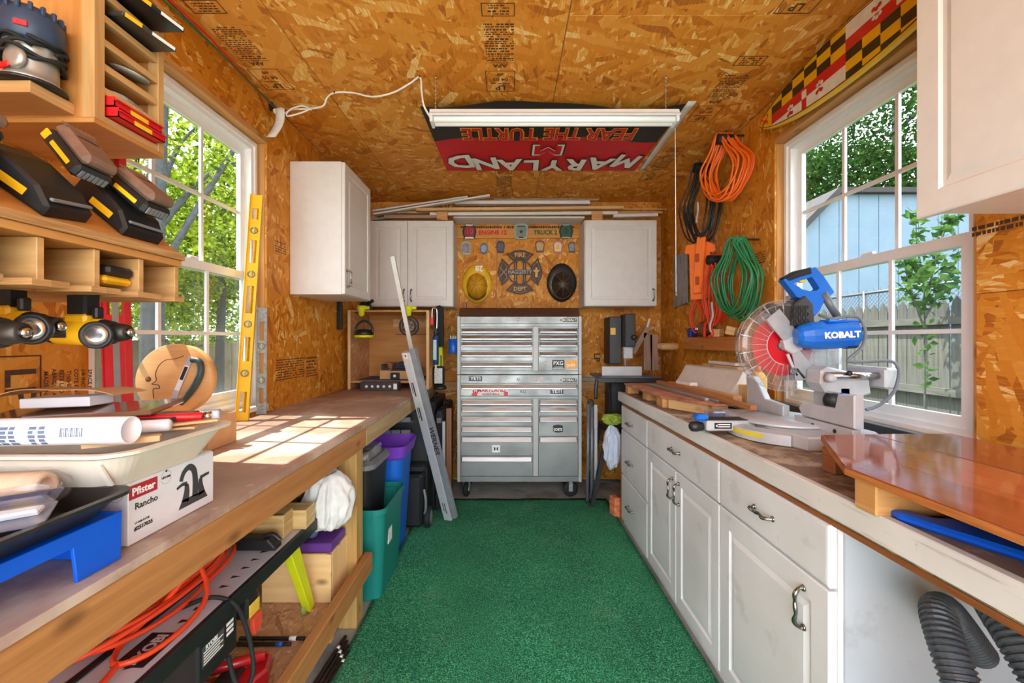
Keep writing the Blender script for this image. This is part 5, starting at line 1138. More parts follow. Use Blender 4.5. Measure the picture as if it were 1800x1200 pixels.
m = MB(); m.tube(spline([(-0.86, 1.50, DT+0.045), (-0.83, 1.50, DT+0.05), (-0.805, 1.50, DT+0.03)], 6), 0.008, 8); m.part('clamp_lever', IRON, o)
# white rag
from mathutils import noise as mnoise
def rag(name, label, c, r, seed, mat, cat='rag', fold=0.16):
    s_ = MB(); s_.sphere((0, 0, 0), 1, n=64, m=44); vv = []; off = Vector((seed*3.1, seed*1.7, seed*0.9))
    for p in s_.v:
        a = math.atan2(p.y, p.x)
        rid = 1-abs(mnoise.noise(Vector((p.x*2.2, p.y*2.2, p.z*0.9))+off))*2.2
        rid2 = 1-abs(mnoise.noise(Vector((p.x*4.6, p.y*4.6, p.z*2.0))-off))*2.0
        q = 0.80+fold*2.0*rid+fold*0.9*rid2+0.25*mnoise.noise(p*1.1+off)
        vv.append((c[0]+p.x*r[0]*q, c[1]+p.y*r[1]*q, c[2]+p.z*r[2]*(1+0.22*mnoise.noise(Vector((p.x*2, p.y*2, 0.3))+off))))
    m = MB(); m.add(vv, s_.f, True); return m.obj(name, mat, label, cat)
RAG = plain('white_cotton', C(224, 224, 222), 0.9, var=0.06, scale=30, bump=0.2, bscale=400)
rag('white_rag', 'crumpled white rag draped over the saw deck beside the bench post', (-0.775, 1.845, 0.66), (0.085, 0.085, 0.135), 3, RAG)
# crate, purple box
CRT = wood('new_pine', C(240, 206, 148), C(224, 180, 116), knots=1.0, ring=0.7)
o = thing('pine_crate', 'pale knotty pine box sitting on the lower shelf behind the lime leg', 'crate', (-0.9, 1.9, 0.2405))
MB().box(-1.045, 1.80, 0.2405, -0.752, 1.815, 0.445, 0.002).part('front_board', CRT, o); MB().box(-0.767, 1.8155, 0.2405, -0.752, 1.975, 0.445, 0.002).part('side_board', CRT, o); MB().box(-1.045, 1.8155, 0.2405, -1.03, 1.975, 0.445, 0.002).part('side_board', CRT, o); MB().box(-1.045, 1.9755, 0.2405, -0.752, 1.985, 0.445, 0.002).part('back_board', CRT, o); MB().box(-1.029, 1.8155, 0.2405, -0.768, 1.975, 0.25).part('bottom_board', CRT, o)
MB().box(-0.95, 1.81, 0.4465, -0.755, 1.97, 0.485, 0.004).obj('purple_case', plain('purple_plastic', C(98, 56, 140), 0.45), 'flat purple case lying on the pine box', 'case')
m = MB(); m.sphere((-0.857, 1.86, 0.511), 0.024); m.obj('blue_ball', plain('slate_blue', C(84, 104, 140), 0.4), 'small slate blue ball on the purple case', 'ball')
# oil jug, red clamp, masonry bits, rods
o = thing('oil_jug', 'blue plastic oil jug with an oval white label on the lower shelf', 'jug', (-0.88, 1.12, 0.2405)); JB = plain('jug_blue', C(10, 70, 196), 0.35, var=0.05)
m = MB(); m.tub([(-0.965, 1.02, -0.80, 1.20, 0.03, 0.2405), (-0.968, 1.017, -0.797, 1.203, 0.034, 0.26), (-0.968, 1.017, -0.797, 1.203, 0.034, 0.36), (-0.955, 1.03, -0.81, 1.19, 0.03, 0.395), (-0.915, 1.07, -0.85, 1.16, 0.02, 0.425), (-0.90, 1.10, -0.865, 1.14, 0.016, 0.43)], 5); m.part('jug_body', JB, o)
m = MB(Mf((-0.7966, 1.115, 0.33), (0, 1, 0), (0, 0, 1))); pts = [(0.045*cos(2*pi*k/24), 0.026*sin(2*pi*k/24)) for k in range(24)]; m.prism(pts, 0, 0.0006); m.part('oval_label', WST, o); text('Mobil', 0.022, JB, o, Mf((-0.7955, 1.115, 0.33), (0, 1, 0), (0, 0, 1)), 0.0003)
o = thing('red_clamp', 'red painted steel clamp lying on the lower shelf behind the oil jug', 'clamp', (-0.86, 1.36, 0.2405)); RDE = plain('deep_red_enamel', C(176, 22, 28), 0.3, var=0.1, coat=0.3)
m = MB(Mf((0, 0, 0.241), (1, 0, 0), (0, 1, 0))); m.prism([(-0.98, 1.27), (-0.80, 1.30), (-0.775, 1.37), (-0.80, 1.44), (-0.86, 1.45), (-0.845, 1.385), (-0.875, 1.35), (-0.98, 1.33)], 0, 0.055, 0.008); m.part('body', RDE, o)
MB().cyl((-0.97, 1.30, 0.325), (-0.80, 1.40, 0.318), 0.016, 12, bev=0.004).part('screw', RDE, o); MB().box(-0.90, 1.30, 0.297, -0.84, 1.36, 0.312, 0.004).part('pad', IRON, o)
for k, (y, x1, mt, lb) in enumerate(((1.575, -0.755, BLACKP, 'longest dark masonry bit lying on the lower shelf'), (1.545, -0.79, IRON, 'middle masonry bit with a blue wrapped tip on the lower shelf'), (1.475, -0.815, GALV, 'short grey twist bit lying on the lower shelf'))):
    o = thing('masonry_bit', lb, 'drill bit', ((x1-0.1), y, 0.2405)); pts = [(x1-0.24+0.004*t, y, 0.2485) for t in range(0, 61)]
    m = MB(); m.tube(pts, lambda t: 0.0062+0.0014*(int(t*60) % 2), 8); m.part('shaft', mt, o)
    MB().cyl((x1-0.055, y, 0.2485), (x1-0.03, y, 0.2485), 0.0082, 10).part('paper_band', WST if k == 0 else (BLUEP if k == 1 else GALV), o)
for k in range(4):
    x = -0.655+0.017*k-0.01; m = MB(); a = Vector((x-0.075, 1.93-0.03*k, 0.0085)); b_ = Vector((x-0.115, 1.30, 0.0085))
    o = thing('steel_rod', ['rusty steel rod at the bench side of the floor bundle', 'second rusty steel rod from the bench in the floor bundle', 'third rusty steel rod from the bench in the floor bundle', 'rusty steel rod at the aisle side of the floor bundle'][k], 'rod', (x, 1.6, 0.0145), group='rods on the floor beside the bench')
    MB().cyl(a, b_, 0.0075, 8).part('rod', plain('rusty_steel', C(70, 52, 44), 0.7, 0.3, 0.3, 60), o); MB().cyl(a+(b_-a)*0.10, a+(b_-a)*0.13, 0.0082, 8).part('white_tape', WST, o)
# ---- totes and bins beyond the post
TEAL = plain('teal_plastic', C(30, 128, 118), 0.35, var=0.05, alpha=1.0)
def tote(name, label, x0, y0, x1, y1, z0, z1, mat, lid=None, taper=0.03):
    o = thing(name, label, 'tote', ((x0+x1)/2, (y0+y1)/2, z0)); t = taper
    r = [(x0+t, y0+t, x1-t, y1-t, 0.04, z0), (x0+0.01, y0+0.01, x1-0.01, y1-0.01, 0.05, z1-0.03), (x0, y0, x1, y1, 0.055, z1-0.026), (x0, y0, x1, y1, 0.055, z1)]
    shell(o, 'tub', mat, r, inner=0.006)
    if lid:
        m = MB(); m.tub([(x0-0.006, y0-0.006, x1+0.006, y1+0.006, 0.058, z1-0.02), (x0-0.006, y0-0.006, x1+0.006, y1+0.006, 0.058, z1+0.004), (x0+0.02, y0+0.02, x1-0.02, y1-0.02, 0.04, z1+0.018), (x0+0.05, y0+0.05, x1-0.05, y1-0.05, 0.03, z1+0.014)], 6); m.part('lid', lid, o)
    return o
o = tote('teal_tote', 'teal plastic storage tote on the floor beyond the bench post', -1.15, 2.17, -0.635, 2.62, 0.001, 0.48, TEAL)
MB().box(-0.6545, 2.30, 0.25, -0.6505, 2.37, 0.36).part('paper_label', WST, o)
o = tote('black_tote', 'black tool tote with a grey lid sitting inside the teal tote', -1.10, 2.21, -0.71, 2.56, 0.30, 0.69, BLACKP, GREYP)
o = thing('parts_organizer', 'clear parts organizer full of small hardware on the black tote lid', 'organizer', (-0.86, 2.4, 0.71)); ORG = clear('organizer_plastic', (0.85, 0.86, 0.88, 1), 0.15, 0.1, 0.15)
MB().box(-1.02, 2.23, 0.7095, -0.735, 2.46, 0.714, 0.002).part('tray', GREYP, o); MB().box(-1.02, 2.23, 0.7145, -0.735, 2.46, 0.762, 0.004).part('clear_lid', ORG, o)
for k in range(12): MB().box(-1.00+0.064*(k % 4), 2.245+0.07*(k//4), 0.7145, -0.95+0.064*(k % 4), 2.30+0.07*(k//4), 0.735+0.012*((k*7) % 3)/2, 0.004).part('hardware_pile', [PINEL, GALV, IRON, WST, LIME][k % 5], o)
o = thing('blue_bin', 'tall blue bin with a purple rim between the tote and the black cases', 'bin', (-0.83, 2.83, 0.001))
shell(o, 'bin_body', plain('royal_blue_bin', C(20, 104, 208), 0.38, var=0.05), [(-0.95, 2.70, -0.71, 2.96, 0.05, 0.001), (-0.985, 2.665, -0.675, 2.995, 0.06, 0.60)], inner=0.005)
shell(o, 'purple_rim', plain('bright_purple', C(128, 66, 200), 0.38, var=0.06), [(-0.986, 2.664, -0.674, 2.996, 0.06, 0.595), (-1.0, 2.65, -0.660, 3.01, 0.06, 0.61), (-1.02, 2.63, -0.645, 3.03, 0.06, 0.685)], inner=0.006)
# black organiser racks and cases behind
def rackbins(o, x0, x1, y, z, n, m_):
    for i in range(n):
        for j in range(m_):
            w_ = (x1-x0)/n; a = x0+i*w_; m = MB(Mf((0, 0, 0), (0, 1, 0), z=(1, 0, 0)))
            m.prism([(y-0.06, z+j*0.09+0.02), (y, z+j*0.09), (y+0.05, z+j*0.09), (y+0.05, z+j*0.09+0.012), (y+0.004, z+j*0.09+0.012), (y-0.055, z+j*0.09+0.055), (y-0.062, z+j*0.09+0.05)], a+0.004, a+w_-0.004); m.part('bin_tray', GREYP, o)
o = thing('parts_rack', 'black parts rack with tilted grey bin trays under the far end of the bench', 'rack', (-0.85, 3.1, 0.001))
MB().box(-1.25, 3.145, 0.001, -0.60, 3.30, 0.83, 0.006).part('rack_body', BLACKP, o); rackbins(o, -1.05, -0.70, 3.09, 0.655, 5, 2)
def case(name, label, x0, y0, z0, x1, y1, z1, rib='x'):
    o = thing(name, label, 'case', ((x0+x1)/2, (y0+y1)/2, z0)); MB().box(x0, y0, z0, x1, y1, z1, 0.012).part('shell', BLACKP, o)
    n = 4
    for k in range(n):
        xx = x0+(x1-x0)*(k+0.5)/n; MB().box(xx-0.008, y0-0.006, z0+0.03, xx+0.008, y0+0.002, z1-0.03, 0.003).part('rib', BLACKP, o)
    MB().box((x0+x1)/2-0.018, y0-0.012, z1-0.10, (x0+x1)/2+0.018, y0-0.006, z1-0.06, 0.003).part('latch', GREYP, o)
    m = MB(); m.tube(spline([((x0+x1)/2, (y0+y1)/2-0.06, z1-0.004), ((x0+x1)/2, (y0+y1)/2-0.055, z1+0.03), ((x0+x1)/2, (y0+y1)/2+0.055, z1+0.03), ((x0+x1)/2, (y0+y1)/2+0.06, z1-0.004)], 5), 0.008, 7); m.part('carry_handle', BLACKP, o); return o
case('tool_case', 'black tool case standing nearest the steel chest, right of the ribbed one', -0.575, 3.34, 0.001, -0.52, 3.95, 0.80)
o = case('tool_case', 'black ribbed tool case standing behind the blue bin, left of the plain one', -0.66, 3.36, 0.001, -0.585, 3.95, 0.86); 
o = thing('rolling_tool_box', 'black rolling tool box with a wheel at the carpet edge', 'tool box', (-0.68, 3.08, 0.001))
MB().box(-0.84, 2.99-0.0, 0.03, -0.61, 3.135, 0.40, 0.02).part('box_body', BLACKP, o); MB().box(-0.85, 3.035, 0.401, -0.60, 3.14, 0.46, 0.015).part('box_lid', BLACKP, o)
m = MB(T(-0.605, 3.07, 0.078) @ R(pi/2, 'Y')); m.lathe([(0.02, 0), (0.065, 0), (0.076, 0.008), (0.076, 0.036), (0.065, 0.044), (0.02, 0.044)], 24); wo = m.part('wheel', BLACKR, o)
m = MB(T(-0.602, 3.07, 0.078) @ R(pi/2, 'Y')); m.lathe([(0, 0.046), (0.02, 0.048), (0.045, 0.042), (0.05, 0.0415)], 16); m.part('hub_cap', GREYP, wo)
m = MB(); m.tube(spline([(-0.60, 3.0, 0.30), (-0.585, 2.985, 0.24), (-0.585, 2.99, 0.17), (-0.60, 3.02, 0.12)], 6), 0.009, 8); m.part('bent_handle', GREYP, o)
m = MB(Mf((-0.49, 3.40, 0.001), (0, 0, 1), z=(0, -1, 0))); m.box(0, -0.028, -0.04, 0.80, 0.012, 0, 0.002); m.obj('brown_plank', wood('rough_brown', C(150, 100, 62), C(116, 74, 44)), 'narrow brown plank standing upright beside the steel chest', 'plank')
o = thing('long_driver', 'grey graduated rod with a red tip standing beside the brown plank', 'rod', (-0.535, 3.3, 0.0015)); 
MB().box(-0.516, 3.29, 0.30, -0.494, 3.31, 0.72, 0.002).part('graduated_bar', LGREY, o); MB().cyl((-0.505, 3.30, 0.06), (-0.505, 3.30, 0.2995), 0.014, 10).part('black_grip', BLACKP, o); MB().cyl((-0.505, 3.30, 0.0015), (-0.505, 3.30, 0.0595), 0.016, 10, 0.012).part('red_tip', REDP, o)
# ================================================================== wooden box shelf on the bench
SY0, SY1 = 3.40, 3.88; SX0, SX1 = -1.283, -0.637; SZ1 = 1.586
o = thing('box_shelf', 'open fronted wooden box shelf standing on the far end of the bench', 'shelf', (-0.96, 3.6, BT+0.001))
OSBD = osb('osb_box', 0.95, 0.85, (0.05, 0.012))
MB().box(SX0, SY0+0.0, BT+0.001, SX0+0.012, SY1, SZ1-0.013, 0.001).part('side_panel', OSBD, o); MB().box(SX1-0.012, SY0, BT+0.001, SX1, SY1, SZ1-0.013, 0.001).part('side_panel', OSBD, o)
MB().box(SX0, SY0, SZ1-0.0125, SX1, SY1, SZ1, 0.001).part('top_board', PINE, o); MB().box(SX0+0.0125, SY1-0.006, BT+0.001, SX1-0.0125, SY1, SZ1-0.013).part('back_panel', PLY, o)
MB().box(-1.05, SY1-0.012, SZ1-0.12, SX1-0.0125, SY1-0.0065, SZ1-0.05).part('back_strip', PINEL, o)
for x in (SX0, SX1-0.022): MB().box(x, SY0-0.012, BT+0.001, x+0.022, SY0-0.0005, SZ1-0.001, 0.001).part('face_strip', PINEL, o)
MB().box(SX0+0.013, SY0+0.01, 1.005, SX1-0.013, SY1-0.013, 1.022, 0.001).part('inner_shelf', PINE, o)
MB().box(-1.03, SY1-0.016, 1.395, -0.66, SY1-0.0125, 1.400).part('wire_rod', IRON, o)
for k, x in enumerate((SX0+0.05, SX1-0.06)): MB().box(x-0.02, SY0-0.0118, SZ1-0.06, x+0.02, SY0-0.0005, SZ1-0.0135).part('corner_block', PINEL, o) if False else None
FELT = plain('blue_grey_felt', C(70, 80, 98), 0.9)
MB().box(-1.22, 3.42, 1.0225, -0.72, 3.78, 1.030, 0.002).obj('shelf_mat', FELT, 'blue grey mat lying on the inner shelf of the box', 'mat')
MB().box(-1.05, 3.46, 1.031, -0.80, 3.68, 1.098, 0.002).obj('cardboard_box', KRAFT, 'brown cardboard box on the mat inside the box shelf', 'box')
m = MB(Mf((-1.0, 3.47, 1.0995), (1, 0, 0), z=(0, 1, 0))); 
def rr(x0, y0, x1, y1, r, n=5):
    out = []
    for (cx_, cy_, a) in ((x1-r, y1-r, 0), (x0+r, y1-r, pi/2), (x0+r, y0+r, pi), (x1-r, y0+r, 1.5*pi)):
        for k in range(n+1): t = a+pi/2*k/n; out.append((cx_+r*cos(t), cy_+r*sin(t)))
    return out
oo = rr(-0.045, 0.0, 0.045, 0.062, 0.018); ii = rr(-0.040, 0.005, 0.040, 0.057, 0.014); n = len(oo)
m = MB(Mf((-1.0, 3.65, 1.0995), (1, 0, 0), (0, 0, 1))); v = [(a, b_, z) for z in (0, 0.19) for a, b_ in oo]+[(a, b_, z) for z in (0, 0.19) for a, b_ in ii]; fs = []
for k in range(n):
    j = (k+1) % n; fs += [(k, j, n+j, n+k), (2*n+j, 2*n+k, 3*n+k, 3*n+j), (n+k, n+j, 3*n+j, 3*n+k), (j, k, 2*n+k, 2*n+j)]
m.add(v, fs); m.obj('duct_offcut', plain('brown_duct', C(150, 118, 96), 0.5), 'short brown rectangular duct offcut on the cardboard box', 'duct')
for k in range(4): MB().box(-0.945+0.006*k, 3.48, 1.0995+k*0.0165, -0.745-0.012*k, 3.68, 1.1150+k*0.0165, 0.006).obj('folded_cloth', plain('charcoal_cloth_%d' % k, C(46+4*k, 48+4*k, 58+5*k), 0.9), ['dark folded cloth at the bottom of the pile in the box shelf', 'second folded cloth from the bottom in the box shelf', 'third folded cloth from the bottom in the box shelf', 'dark folded cloth on top of the pile in the box shelf'][k], 'cloth')
o = thing('black_charger', 'small black boxy tool on the shelf mat in front of the cardboard box', 'tool', (-0.92, 3.44, 1.031)); MB().box(-0.955, 3.425, 1.031, -0.885, 3.455, 1.085, 0.006).part('case', BLACKP, o); m = MB(T(-0.92, 3.4248, 1.06) @ R(pi/2, 'X')); m.lathe([(0, 0.002), (0.010, 0.002), (0.012, 0)], 12); m.part('dial', WST, o)
o = thing('icon_box', 'low dark carton with a row of white icons on the bench before the box shelf', 'carton', (-1.0, 3.33, BT+0.001)); MB().box(-1.155, 3.30, BT+0.001, -0.86, 3.38, BT+0.068, 0.002).part('carton', plain('charcoal_carton', C(60, 54, 56), 0.45), o)
for k in range(6):
    if k < 5: m = MB(T(-1.105+0.045*k, 3.2997, BT+0.034) @ R(pi/2, 'X')); m.lathe([(0, 0.0005), (0.011, 0.0005), (0.011, 0)], 12); m.part('printed_icon', WST, o)
    else: MB().box(-0.895, 3.2993, BT+0.012, -0.868, 3.2999, BT+0.056).part('barcode', WST, o)
# lamps hanging at the box top
def limeclip(o, x, y, z):
    m = MB(T(x, y, z)); m.lathe([(0.030, 0), (0.036, -0.006), (0.036, -0.03), (0.024, -0.045), (0.022, -0.07), (0.012, -0.085), (0.0, -0.085)], 16); m.part('lime_socket', LIME, o); MB().box(x+0.015, y-0.012, z-0.03, x+0.062, y+0.012, z-0.004, 0.004).part('lime_lever', LIME, o)
xh, yh = (640-VPX)*3.36/F, 3.36
o = thing('work_lamp', 'black hooded work lamp with a yellow rim hanging at the left of the box shelf', 'lamp', (xh, yh, 1.36)); limeclip(o, xh-0.02, yh, CZ+(VPY-537)*yh/F)
m = MB(); m.tube(spline([(xh-0.068, yh, 1.40), (xh-0.055, yh, 1.465), (xh, yh, 1.50), (xh+0.055, yh, 1.465), (xh+0.068, yh, 1.40)], 6), 0.010, 8); m.part('hood', BLACKP, o)
m = MB(T(xh, yh, 1.385)); m.lathe([(0.0, 0.05), (0.05, 0.045), (0.068, 0.02), (0.070, 0.0), (0.055, -0.002)], 22); m.part('shade', BLACKP, o); m = MB(T(xh, yh, 1.368)); m.lathe([(0.072, 0.018), (0.073, 0.0), (0.06, -0.002), (0.06, 0.016)], 22); m.part('yellow_rim', LIME, o)
xh = (719-VPX)*3.36/F; zc_ = CZ-(573-VPY)*3.36/F
o = thing('clip_fan', 'black round clip fan with a lime clamp hanging at the right of the box shelf', 'fan', (xh, yh, 1.37)); limeclip(o, xh-0.004, yh, CZ+(VPY-537)*yh/F)
for r in (0.074, 0.052): m = MB(T(xh, yh, zc_) @ R(pi/2, 'X')); m.lathe([(r-0.006, -0.014), (r+0.004, -0.012), (r+0.004, 0.012), (r-0.006, 0.014)], 30, loop=True); m.part('grille_ring', BLACKP, o)
for k in range(10): a = 2*pi*k/10; m = MB(); m.bar((xh+0.016*cos(a), yh-0.012, zc_+0.016*sin(a)), (xh+0.072*cos(a), yh-0.012, zc_+0.072*sin(a)), 0.004, 0.004); m.part('grille_spoke', BLACKP, o)
m = MB(T(xh, yh-0.004, zc_) @ R(pi/2, 'X')); m.lathe([(0, 0.014), (0.016, 0.012), (0.020, 0)], 14); m.part('hub', GREYP, o)
for k in range(4): a = 2*pi*k/4+0.4; m = MB(Mf((xh, yh+0.004, zc_), (cos(a), 0, sin(a)), (-sin(a)*0.9, 0.35, cos(a)*0.9))); m.prism([(0.015, -0.008), (0.044, -0.022), (0.046, 0.012), (0.015, 0.008)], -0.001, 0.001); m.part('blade', GREYP, o)
# black bracket and hooded sander at the left wall
m = MB(); m.box(-1.334, 3.30, 1.43, -1.30, 3.34, 1.72, 0.004); m.obj('black_bracket', BLACKP, 'long black metal bracket hanging on the wall left of the box shelf', 'bracket')
o = thing('corner_sander', 'black hooded sander sitting on the left end of the box shelf', 'sander', (-1.21, 3.55, SZ1+0.001)); m = MB(T(-1.20, 3.56, SZ1+0.001)); m.lathe([(0.055, 0), (0.06, 0.01), (0.05, 0.05), (0.03, 0.085), (0, 0.095)], 18); m.part('hood', BLACKP, o); MB().cyl((-1.2, 3.56, SZ1+0.05), (-1.12, 3.50, SZ1+0.085), 0.014, 10).part('handle', BLACKP, o)
# caulk gun on the box side
xg = SX1+0.035; o = thing('caulk_gun', 'caulking gun with a blue sealant tube hanging on the side of the box shelf', 'caulk gun', (xg, 3.44, 1.1))
MB().cyl((xg+0.012, 3.43, 1.15), (xg+0.012, 3.43, 1.385), 0.024, 16, bev=0.003).part('sealant_tube', plain('navy_label', C(30, 60, 110), 0.4, var=0.5, scale=60), o); MB().cyl((xg+0.012, 3.43, 1.075), (xg+0.012, 3.43, 1.1495), 0.003, 10, 0.008).part('nozzle', WST, o)
MB().box(xg-0.004, 3.4045, 1.19, xg+0.022, 3.4065, 1.35).part('paper_label', plain('pale_blue_label', C(160, 196, 200), 0.5), o)
m = MB(); m.tube(spline([(xg+0.012, 3.43, 1.39), (xg+0.012, 3.43, 1.44), (xg-0.02, 3.43, 1.45), (xg+0.03, 3.43, 1.41)], 6), 0.008, 8); m.part('trigger', IRON, o)
m = MB(); m.tube(spline([(xg+0.02, 3.43, 1.43), (xg+0.022, 3.43, 1.56), (xg+0.015, 3.43, 1.60), (xg-0.012, 3.43, 1.60), (xg-0.018, 3.43, 1.56), (xg-0.018, 3.43, 1.48)], 6), 0.005, 8); m.part('hook_rod', CHROME, o); MB().box(xg-0.03, 3.42, 1.47, xg-0.006, 3.435, 1.53, 0.003).part('red_tag', REDP, o)
# hedge trimmer hanging beside the box
xt = (773-VPX)*3.62/F; o = thing('hedge_trimmer', 'lime hedge trimmer with a black blade sheath hanging beside the box shelf', 'hedge trimmer', (xt, 3.62, 1.04))
m = MB(Mf((xt, 3.62, 1.29), (1, 0, 0.05), (0, 0, 1))); m.prism([(-0.045, 0), (0.035, 0), (0.048, 0.30), (0.045, 0.335), (0.02, 0.352), (-0.01, 0.345), (-0.022, 0.32)], -0.02, 0.02, 0.006); m.part('sheath', BLACKR, o)
m = MB(Mf((xt, 3.62, 1.06), (1, 0, 0.05), (0, 0, 1))); m.prism([(-0.03, 0), (0.025, 0), (0.034, 0.10), (0.036, 0.228), (-0.04, 0.228), (-0.045, 0.08)], -0.035, 0.035, 0.008); m.part('motor_body', LIME, o); MB().box(xt+0.012, 3.583, 1.08, xt+0.022, 3.586, 1.22).part('black_stripe', BLACKP, o)
o = thing('work_light', 'rectangular grey work light standing below the hedge trimmer', 'work light', (xt-0.02, 3.56, 0.95)); MB().box(xt-0.044, 3.53, 0.975, xt+0.05, 3.575, 1.13, 0.012).part('frame', BLACKP, o); MB().box(xt-0.03, 3.5285, 0.99, xt+0.036, 3.5299, 1.115).part('lens', plain('dotted_lens', C(200, 204, 204), 0.3, var=0.35, scale=120), o)
m = MB(T(xt+0.012, 3.56, 0.938)); m.lathe([(0.052, 0), (0.055, 0.012), (0.045, 0.034), (0, 0.036)], 20); m.part('base', BLACKP, o)
# chest neighbours
o = thing('magnetic_cup', 'blue magnetic cup of white pencils on the side of the steel chest', 'cup', (cx(804)-0.045, YC+0.05, cz(621))); m = MB(T(cx(804)-0.042, YC+0.05, cz(621))); m.lathe([(0, 0), (0.036, 0), (0.040, 0.006), (0.040, 0.122), (0.036, 0.122), (0.034, 0.01), (0, 0.008)], 20); m.part('cup', BLUEP, o)
for k in range(4): MB().cyl((cx(804)-0.062+0.013*k, YC+0.05, cz(621)+0.012), (cx(804)-0.066+0.015*k, YC+0.05, cz(621)+0.152-0.006*(k % 2)), 0.004, 8).part('pencil', WST, o)
MB().box(cx(812)-0.018, YC+0.22, cz(540)+0.002, cx(812)+0.018, YC+0.26, cz(540)+0.062, 0.004).obj('brown_block', DARKW, 'small dark brown block standing on the steel chest', 'block')
# ================================================================== leaning aluminium plank
a_ = Vector((-0.455, 3.15, 0.016)); b_ = Vector((-0.689, 2.818, 1.263)); t_ = P(690, 450, 2.665)
o = thing('aluminium_plank', 'telescoping aluminium plank leaning against the front edge of the workbench', 'plank', a_)
dirv = (b_-a_).normalized(); face = Vector((-0.45, -1, -0.2)); M = Mf(a_, dirv, z=face); L = (b_-a_).length
PLA = plain('pale_plank_face', C(206, 208, 212), 0.42, 0.3, 0.05)
m = MB(M); m.box(0, -0.034, -0.045, L, 0.030, 0.0, 0.002); m.part('outer_beam', PLA, o)
m = MB(M); m.box(0.02, -0.074, -0.040, L+0.02, -0.0345, -0.006, 0.002); m.part('side_channel', plain('grey_channel_alu', C(140, 144, 150), 0.45, 0.2), o)
m = MB(); m.bar(b_-dirv*0.30+Vector((0.03, 0.03, 0)), t_, 0.026, 0.020, (0, -1, 0)); m.part('inner_beam', ALU, o)
for (s_, tt, sz) in (('WERNER', 0.62, 0.055), ): text(s_, sz, INK, o, Mf(M @ Vector((L*0.5, -0.054, 0.0005-0.006)), -dirv, face.cross(-dirv)), 0.001)
for (s_, tt, sz) in (('ALUMINUM', 0.80, 0.026), ('PLANK', 0.66, 0.024)):
    MB(M).box(L*tt-0.05, -0.006, 0.0002, L*tt+0.05, 0.004, 0.0006).part('printed_line', INK, o); MB(M).box(L*tt-0.03, 0.010, 0.0002, L*tt+0.05, 0.016, 0.0006).part('printed_line', INK, o)
MB(M).box(L-0.04, -0.012, 0.0002, L-0.005, 0.014, 0.0008).part('round_label', WST, o); MB(M).box(L-0.03, -0.006, 0.0009, L-0.012, 0.008, 0.0013).part('printed_mark', REDINK, o); MB(M).box(0.06, -0.012, 0.0002, 0.15, -0.006, 0.0006).part('printed_line', INK, o); MB(M).box(0.08, 0.004, 0.0002, 0.15, 0.010, 0.0006).part('printed_line', INK, o)
# ================================================================== wall display above the chest
YW = YB-0.001
def wx(px): return (px-VPX)*YW/F
def wz(py): return CZ-(py-VPY)*YW/F
def wM(px, py, off=0.0): return Mf((wx(px), YW-off, wz(py)), (1, 0, 0), (0, 0, 1))
K = YW/F
o = thing('name_plank', 'varnished wooden plank with red and green station lettering above the helmets', 'plank', (wx(910), YW, wz(420)))
VARN = wood('varnished_pine', C(226, 160, 72), C(188, 116, 40), rough=0.35)
m = MB(); m.box(wx(799.5), YW-0.019, wz(419), wx(1021), YW, wz(402), 0.003); m.part('board', VARN, o)
text('ENGINE 12', 0.056, REDINK, o, wM(866, 409.5, 0.0195), 0.0022, 0.0015); GRI = plain('green_ink', C(34, 96, 44), 0.6); text('TRUCK 2', 0.056, GRI, o, wM(958.5, 409.5, 0.0195), 0.0022, 0.0015)
# helmet shields and patches
def shield(px, py, wpx, hpx, c_out, c_in, label, off=0.0, shape=0, mark=None, mc=WINK, arc=None):
    o = thing('shield_badge', label, 'badge', (wx(px), YW-off, wz(py)-hpx/2*K), group='badges on the back wall'); w_, h_ = wpx/2*K, hpx/2*K
    if shape == 0: pts = [(-w_*.75, -h_), (w_*.75, -h_), (w_, h_*.3), (w_*.85, h_*.75), (w_*.4, h_), (-w_*.4, h_), (-w_*.85, h_*.75), (-w_, h_*.3)]
    elif shape == 1: pts = [(-w_*.8, -h_*.8), (0, -h_), (w_*.8, -h_*.8), (w_, 0), (w_*.8, h_*.7), (w_*.3, h_), (-w_*.3, h_), (-w_*.8, h_*.7), (-w_, 0)]
    else: pts = [(w_*cos(t*2*pi/20), h_*sin(t*2*pi/20)) for t in range(20)]
    m = MB(wM(px, py, off+0.0005)); m.prism(pts, 0, 0.006, 0.0015); b = m.part('plate', c_out, o)
    m = MB(wM(px, py, off+0.0066)); m.prism([(x*.78, y*.72) for x, y in pts], 0, 0.002, 0.0008); m.part('face', c_in, o)
    if mark: text(mark, h_*1.0, mc, o, wM(px, py, off+0.0092), 0.001, 0.0006)
    if arc: MB(wM(px, py, off+0.0066)).box(-w_*.6, -h_*.92, 0, w_*.6, -h_*.72, 0.0028).part('lower_bar', arc, o); MB(wM(px, py, off+0.0066)).box(-w_*.5, h_*.74, 0, w_*.5, h_*.9, 0.0028).part('upper_bar', arc, o)
    return o
mt = lambda n_, c_, **k: plain(n_, c_, 0.5, **k)
BLK = mt('badge_black', C(34, 28, 28)); SIL = plain('badge_silver', C(150, 156, 148), 0.4, 0.4)
shield(825.5, 408, 25, 27, BLK, mt('badge_maroon', C(150, 28, 36)), 'black shield with a maroon face and number ten at the left of the plank', 0.020, 1, '10', mt('badge_red', C(205, 60, 60)), WST)
o = shield(916, 407.5, 26, 28, SIL, mt('badge_grey_green', C(126, 136, 124)), 'grey metal shield with a black star in the middle of the plank', 0.020, 0, None, None, None)
